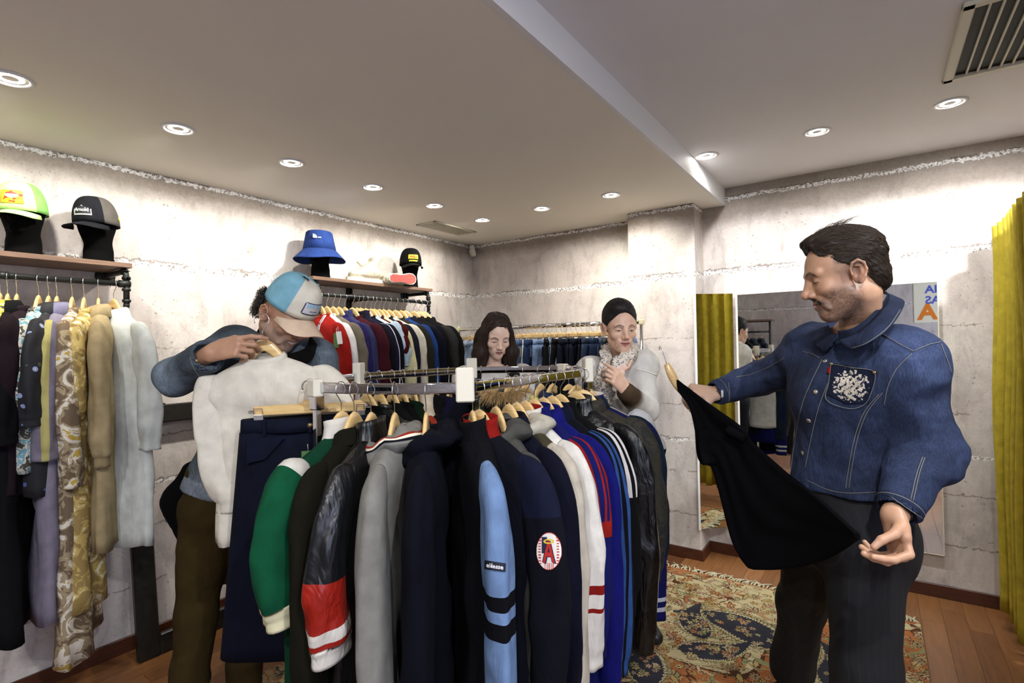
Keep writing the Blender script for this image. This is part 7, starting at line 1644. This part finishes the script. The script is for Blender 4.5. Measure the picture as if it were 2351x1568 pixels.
def world_tag(obj_label, px, py, w, h, mat, label, tilt=0.0):
    g = [o for o in bpy.data.objects if o.get('label') == obj_label][0]; best = None
    for s in kid_surfs(g) + kid_surfs(g, 'body'):
        q, nn = s.hit(px, py, .006)
        if q is not None and (best is None or np.linalg.norm(q - CAMP) < np.linalg.norm(best - CAMP)): best = q
    if best is None: print('tag missed', label); return
    y = nrmz(np.array(list(best - CAMP))); y[2] = 0; y = nrmz(y); x = np.cross(y, Zv); m = frame_mat(best - y * .012, x, y, Zv) @ Matrix.Rotation(tilt, 4, 'Y')
    t = thing('price_tag', label, 'tag', mat=m); MB().box((0, 0, 0), (w, .0015, h), .0004).build('card', M[mat], t, smooth=False); MB().tube([(0, 0, h / 2 - .004), (0, .006, h / 2 + .03)], .0008, 4).build('string', M['card_white'], t)
RCARD = 'red knitted cardigan with blue and white neck bands and green tag'
world_tag(RCARD, 781, 776, .030, .075, 'card_white', 'white swing tag behind the green one on the red cardigan', -.12)
world_tag(RCARD, 775, 782, .034, .085, 'card_green', 'green swing tag on the front of the red cardigan')
# ---------------------------------------------------------------- persian rug woven as fine mesh cells
def rug():
    y1 = 3.425; x0, x1, y0 = -2.35, 1.15 - .98, 1.15; CXr, CYr = (x0 + x1) / 2, (y0 + y1) / 2
    t = thing('persian_rug', 'cream and rust persian rug with paisley pattern and pale fringe', 'rug', (CXr, CYr, 0)); rr = np.random.RandomState(12)
    vx0, vy0 = -1.18, 1.75; s = .0046; nx, ny = int((x1 - vx0) / s), int((y1 - vy0) / s)
    X, Y = np.meshgrid(vx0 + (np.arange(nx) + .5) * s, vy0 + (np.arange(ny) + .5) * s)
    cream, rust, navy_, gold, sage, tan, pink, brown = [np.array(K(*c)) for c in ((206, 190, 146), (178, 112, 66), (58, 58, 66), (190, 164, 96), (148, 148, 104), (184, 152, 106), (190, 146, 118), (92, 58, 40))]
    P3 = np.stack([X, Y, 0 * X], -1); n1 = vnoise(P3 * 2.6, 3); C = np.where((n1 > .12)[..., None], rust, cream) * 1.0
    C = np.where((np.abs(n1 - .12) < .018)[..., None], brown, C)
    wv = vnoise(P3 * 26, 5); w2 = vnoise(P3 * 26 + 9, 6)
    # curling vines
    U, W = X + .03 * wv, Y + .03 * w2
    for k, (sc, ph, col) in enumerate(((17, 0, brown), (23, 1.7, sage), (14, 3.1, tan))):
        v = np.sin(U * sc + 2.2 * np.sin(W * sc * .8 + ph)) + np.sin(W * sc * 1.1 + 2 * np.sin(U * sc * .7 + ph)); C = np.where((np.abs(v) < .10)[..., None], col, C)
    def flower(cx, cy, R, n, c1, c2, c3, rot=0):
        i0, i1 = int((cx - R * 1.3 - vx0) / s), int((cx + R * 1.3 - vx0) / s); j0, j1 = int((cy - R * 1.3 - vy0) / s), int((cy + R * 1.3 - vy0) / s); i0, j0 = max(i0, 0), max(j0, 0)
        if i1 <= i0 or j1 <= j0: return
        x, y = X[j0:j1, i0:i1] - cx, Y[j0:j1, i0:i1] - cy; r = np.hypot(x, y) / R; a = np.arctan2(y, x) + rot; pr = .72 + .28 * np.cos(a * n); c = C[j0:j1, i0:i1]
        c = np.where((r < pr + .16)[..., None], c3, c); c = np.where((r < pr)[..., None], c1, c); c = np.where((r < pr * .55)[..., None], c2, c); c = np.where((r < .2)[..., None], c3, c); C[j0:j1, i0:i1] = c
    def leaf(cx, cy, L, wd, rot, c1, c2):
        i0, i1 = int((cx - L - vx0) / s), int((cx + L - vx0) / s); j0, j1 = int((cy - L - vy0) / s), int((cy + L - vy0) / s); i0, j0 = max(i0, 0), max(j0, 0)
        if i1 <= i0 or j1 <= j0: return
        x, y = X[j0:j1, i0:i1] - cx, Y[j0:j1, i0:i1] - cy; u = (x * math.cos(rot) + y * math.sin(rot)) / L; v = (-x * math.sin(rot) + y * math.cos(rot)) / wd + .5 * u * u; c = C[j0:j1, i0:i1]
        m = np.abs(v) < np.clip(1 - u * u * 1.2, 0, 1); c = np.where((np.abs(v) < np.clip(1.35 - u * u * 1.3, 0, 2))[..., None] & (np.abs(u) < 1)[..., None], c2, c); C[j0:j1, i0:i1] = np.where((m & (np.abs(u) < .9))[..., None], c1, c)
    cols = [cream, rust, gold, sage, tan, pink]
    for i in range(900):
        cx, cy = rr.uniform(vx0, x1), rr.uniform(vy0, y1); a, b = rr.choice(6, 2, replace=False)
        if rr.rand() < .45: leaf(cx, cy, rr.uniform(.02, .045), rr.uniform(.006, .012), rr.uniform(0, 6.3), cols[a], brown if rr.rand() < .6 else navy_)
        else: flower(cx, cy, rr.uniform(.012, .030), rr.choice((5, 6, 8)), cols[a], cols[b], navy_ if rr.rand() < .25 else brown, rr.uniform(0, 6))
    def paisley(cx, cy, R, rot, fl=1):
        i0, i1 = max(0, int((cx - R * 2 - vx0) / s)), int((cx + R * 2 - vx0) / s); j0, j1 = max(0, int((cy - R * 2 - vy0) / s)), int((cy + R * 2 - vy0) / s)
        x, y = X[j0:j1, i0:i1] - cx, Y[j0:j1, i0:i1] - cy; u, v = (x * math.cos(rot) + y * math.sin(rot)) / R, fl * (-x * math.sin(rot) + y * math.cos(rot)) / R
        v = v - .42 * np.clip(u, 0, 2) ** 2; wd = .62 * np.sqrt(np.clip(1 - ((u - .1) / 1.35) ** 2, 0, 1)) * (1 - .42 * np.clip((u + .6) / 1.9, 0, 1)); q = np.abs(v) / (wd + 1e-3); a = np.arctan2(v, u)
        c = C[j0:j1, i0:i1]; ed = 1 + .06 * np.sin(a * 46)
        for lim, col in ((1.30, sage), (1.18, brown), (1.12, cream), (.98, navy_)): c = np.where(((q < lim * ed) & (wd > .02))[..., None], col, c)
        C[j0:j1, i0:i1] = c
        for k in range(26):
            uu, vv = rr.uniform(-.95, .9), rr.uniform(-.42, .42); vv2 = fl * (vv * (1 - .4 * max(uu, 0)) + .42 * max(uu, 0) ** 2)
            flower(cx + R * (uu * math.cos(rot) - vv2 * math.sin(rot)), cy + R * (uu * math.sin(rot) + vv2 * math.cos(rot)), rr.uniform(.010, .026), rr.choice((5, 6)), cols[rr.randint(6)], cols[rr.randint(6)], navy_, rr.uniform(0, 6))
    for px, py, R, rot, fl in ((1700, 1440, .20, 2.7, 1), (1590, 1430, .13, 2.2, -1), (1640, 1500, .13, .4, 1), (1925, 1540, .13, 1.4, 1), (1840, 1400, .12, 1.0, -1), (1480, 1520, .15, 2.0, 1)):
        q = onz(px, py, 0); paisley(q[0], q[1], R, rot, fl)
    C = C * (1 + .12 * vnoise(P3 * np.array((40, 180, 1)), 8))[..., None] * (1 + .10 * vnoise(P3 * 3, 8))[..., None]
    C[Y > y1 - .012] = np.array(K(184, 104, 52))
    gx, gy = np.meshgrid(vx0 + np.arange(nx + 1) * s, vy0 + np.arange(ny + 1) * s); gz = .0085 + .0006 * vnoise(np.stack([gx * 150, gy * 150, 0 * gx], -1), 2); V = np.stack([gx - CXr, gy - CYr, gz], -1).reshape(-1, 3)
    i, j = np.meshgrid(np.arange(nx), np.arange(ny)); a = (j * (nx + 1) + i).ravel(); F = np.stack([a, a + 1, a + nx + 2, a + nx + 1], 1)
    part('woven_field', V, F, M['rug'], t, fcol=C.reshape(-1, 3))
    b = MB(); b.box(((x0 + x1) / 2 - CXr, (y0 + y1) / 2 - CYr, .0035), (x1 - x0, y1 - y0, .007), .001, col=K(160, 120, 80)); b.build('rug_backing', M['rug_plain'], t, smooth=False)
    # fringe tassels
    for k in range(150):
        x = x0 + (x1 - x0) * (k + .5) / 150
        if x < -1.4 and k % 2: continue
        L = rr.uniform(.045, .085); ang = rr.normal(0, .45); p = smoothpath([(x - CXr, y1 - CYr - .004, .008), (x - CXr + L * .4 * math.sin(ang), y1 - CYr + L * .4, .011), (x - CXr + L * math.sin(ang + rr.normal(0, .4)), y1 - CYr + L * .95, .007)], 4)
        part('tassel', *tubevf(p, [.0045, .0055, .0052, .005, .005, .0048, .0044, .0040, .0030][:len(p)], 6), M['tassel'], t)
n = NT('rug_wool'); a = n.new('ShaderNodeAttribute', attribute_name='Col'); n.col(n.mix(1, a.outputs['Color'], .80, 'MULTIPLY')); n.set(Roughness=1.0); n.b.inputs['Specular IOR Level'].default_value = .1; n.nrm(n.bump(n.noise(n.coord(scale=(1, 1, 1)), 500, 2), .5, .002)); M['rug'] = n.m
n = NT('rug_plain'); o = n.coord(); n.col(n.ramp(n.noise(o, 30, 4, .6, 1), [(.4, K(150, 96, 60)), (.5, K(176, 160, 120)), (.6, K(70, 60, 56))])); n.set(Roughness=1); M['rug_plain'] = n.m
M['tassel'] = simple('fringe_cotton', K(186, 180, 148), .95)
rug()

# ---------------------------------------------------------------- big carved black frame leaning on the left wall
def wall_frame():
    # local: X along the wall (+Y world), Z up along the leaning frame
    yl, yr, zt = 1.02, 2.02, 1.215; lean = .145 / 1.2; W, H = yr - yl, 1.225
    base = np.array([XL + .175, yl, .004]); zx = nrmz(np.array([-(.135), 0, 1.2])); m = frame_mat(base, (0, 1, 0), nrmz(np.cross(zx, (0, 1, 0))), zx)
    t = thing('ornate_frame', 'large black carved wooden frame leaning against the left wall', 'frame', mat=m); w = .095
    def bar(nm, c, d):
        b = MB(); b.box(c, d, .006); b.box((c[0], c[1] + .014, c[2]), (d[0] - (.03 if d[0] < d[2] else -.0), .014, d[2] - (.03 if d[2] < d[0] else 0)), .005); b.build(nm, M['frame_wood'], t, smooth=False)
    for nm, c, d in (('left_rail', (w / 2, 0, H / 2), (w, .035, H)), ('right_rail', (W - w / 2, 0, H / 2), (w, .035, H)), ('top_rail', (W / 2, 0, H - w / 2), (W - 2 * w, .034, w)), ('bottom_rail', (W / 2, 0, w / 2), (W - 2 * w, .034, w))): bar(nm, c, d)
    for cx, cz, sx, sz in ((.055, .06, 1, 1), (W - .055, .06, -1, 1), (.055, H - .06, 1, -1), (W - .055, H - .06, -1, -1), (W * .16, H - .045, 1, 1)):
        b = MB()
        for (ox, oz, r0, n_) in ((.02, .03, .026, 1), (.055, .005, .024, -1), (-.005, .062, .020, -1), (.0, -.02, .016, 1)):
            sp = [(cx + sx * (ox + r0 * (1 - q * .75) * math.cos(q * 9 * n_)), .024 + .006 * q, cz + sz * (oz + r0 * (1 - q * .75) * math.sin(q * 9 * n_))) for q in np.linspace(0, 1, 22)]; b.tube(sp, list(.0075 * np.linspace(.6, 1.1, 22)), 6)
            b.tube([(cx + sx * ox, .018, cz + sz * oz), (cx + sx * ox, .034, cz + sz * oz)], .009, 8)
        b.build('scroll_ornament', M['frame_wood'], t)
wall_frame()

# ---------------------------------------------------------------- things behind the camera that the large mirror shows
t = thing('denim_jacket_rack', 'dark pipe rack of denim jackets, seen reflected in the large mirror', 'rack', (-1.72, -1.38, 0))
b = MB(); b.tube([(-.38, 0, 1.62), (.38, 0, 1.62)], .014, 10); b.tube([(-.38, 0, 0), (-.38, 0, 1.78), (.38, 0, 1.78), (.38, 0, 0)], .018, 10); b.build('pipe_frame', M['iron'], t)
MB().box((0, 0, 1.80), (.86, .30, .025), .002).build('top_board', M['shelf'], t, smooth=False)
for i, (c, nm) in enumerate(((K(120, 140, 165), 'pale blue'), (K(90, 110, 140), 'mid blue'), (K(60, 74, 100), 'dark blue'), (K(70, 76, 66), 'olive grey'), (K(84, 96, 110), 'grey blue'), (K(70, 80, 92), 'slate'))):
    m = Matrix.Translation((-2.02 + i * .11, -1.38, 1.635)) @ Matrix.Rotation(PI / 2 - .5, 4, 'Z'); hanger(m, 'hanger of the %s denim jacket seen in the large mirror' % nm, 'hangers seen in the mirror'); garment(m, '%s denim jacket on the rack reflected in the large mirror' % nm, col=c, mat='denim', collar='shirt', L=.6, sl=.5, seed=60 + i)
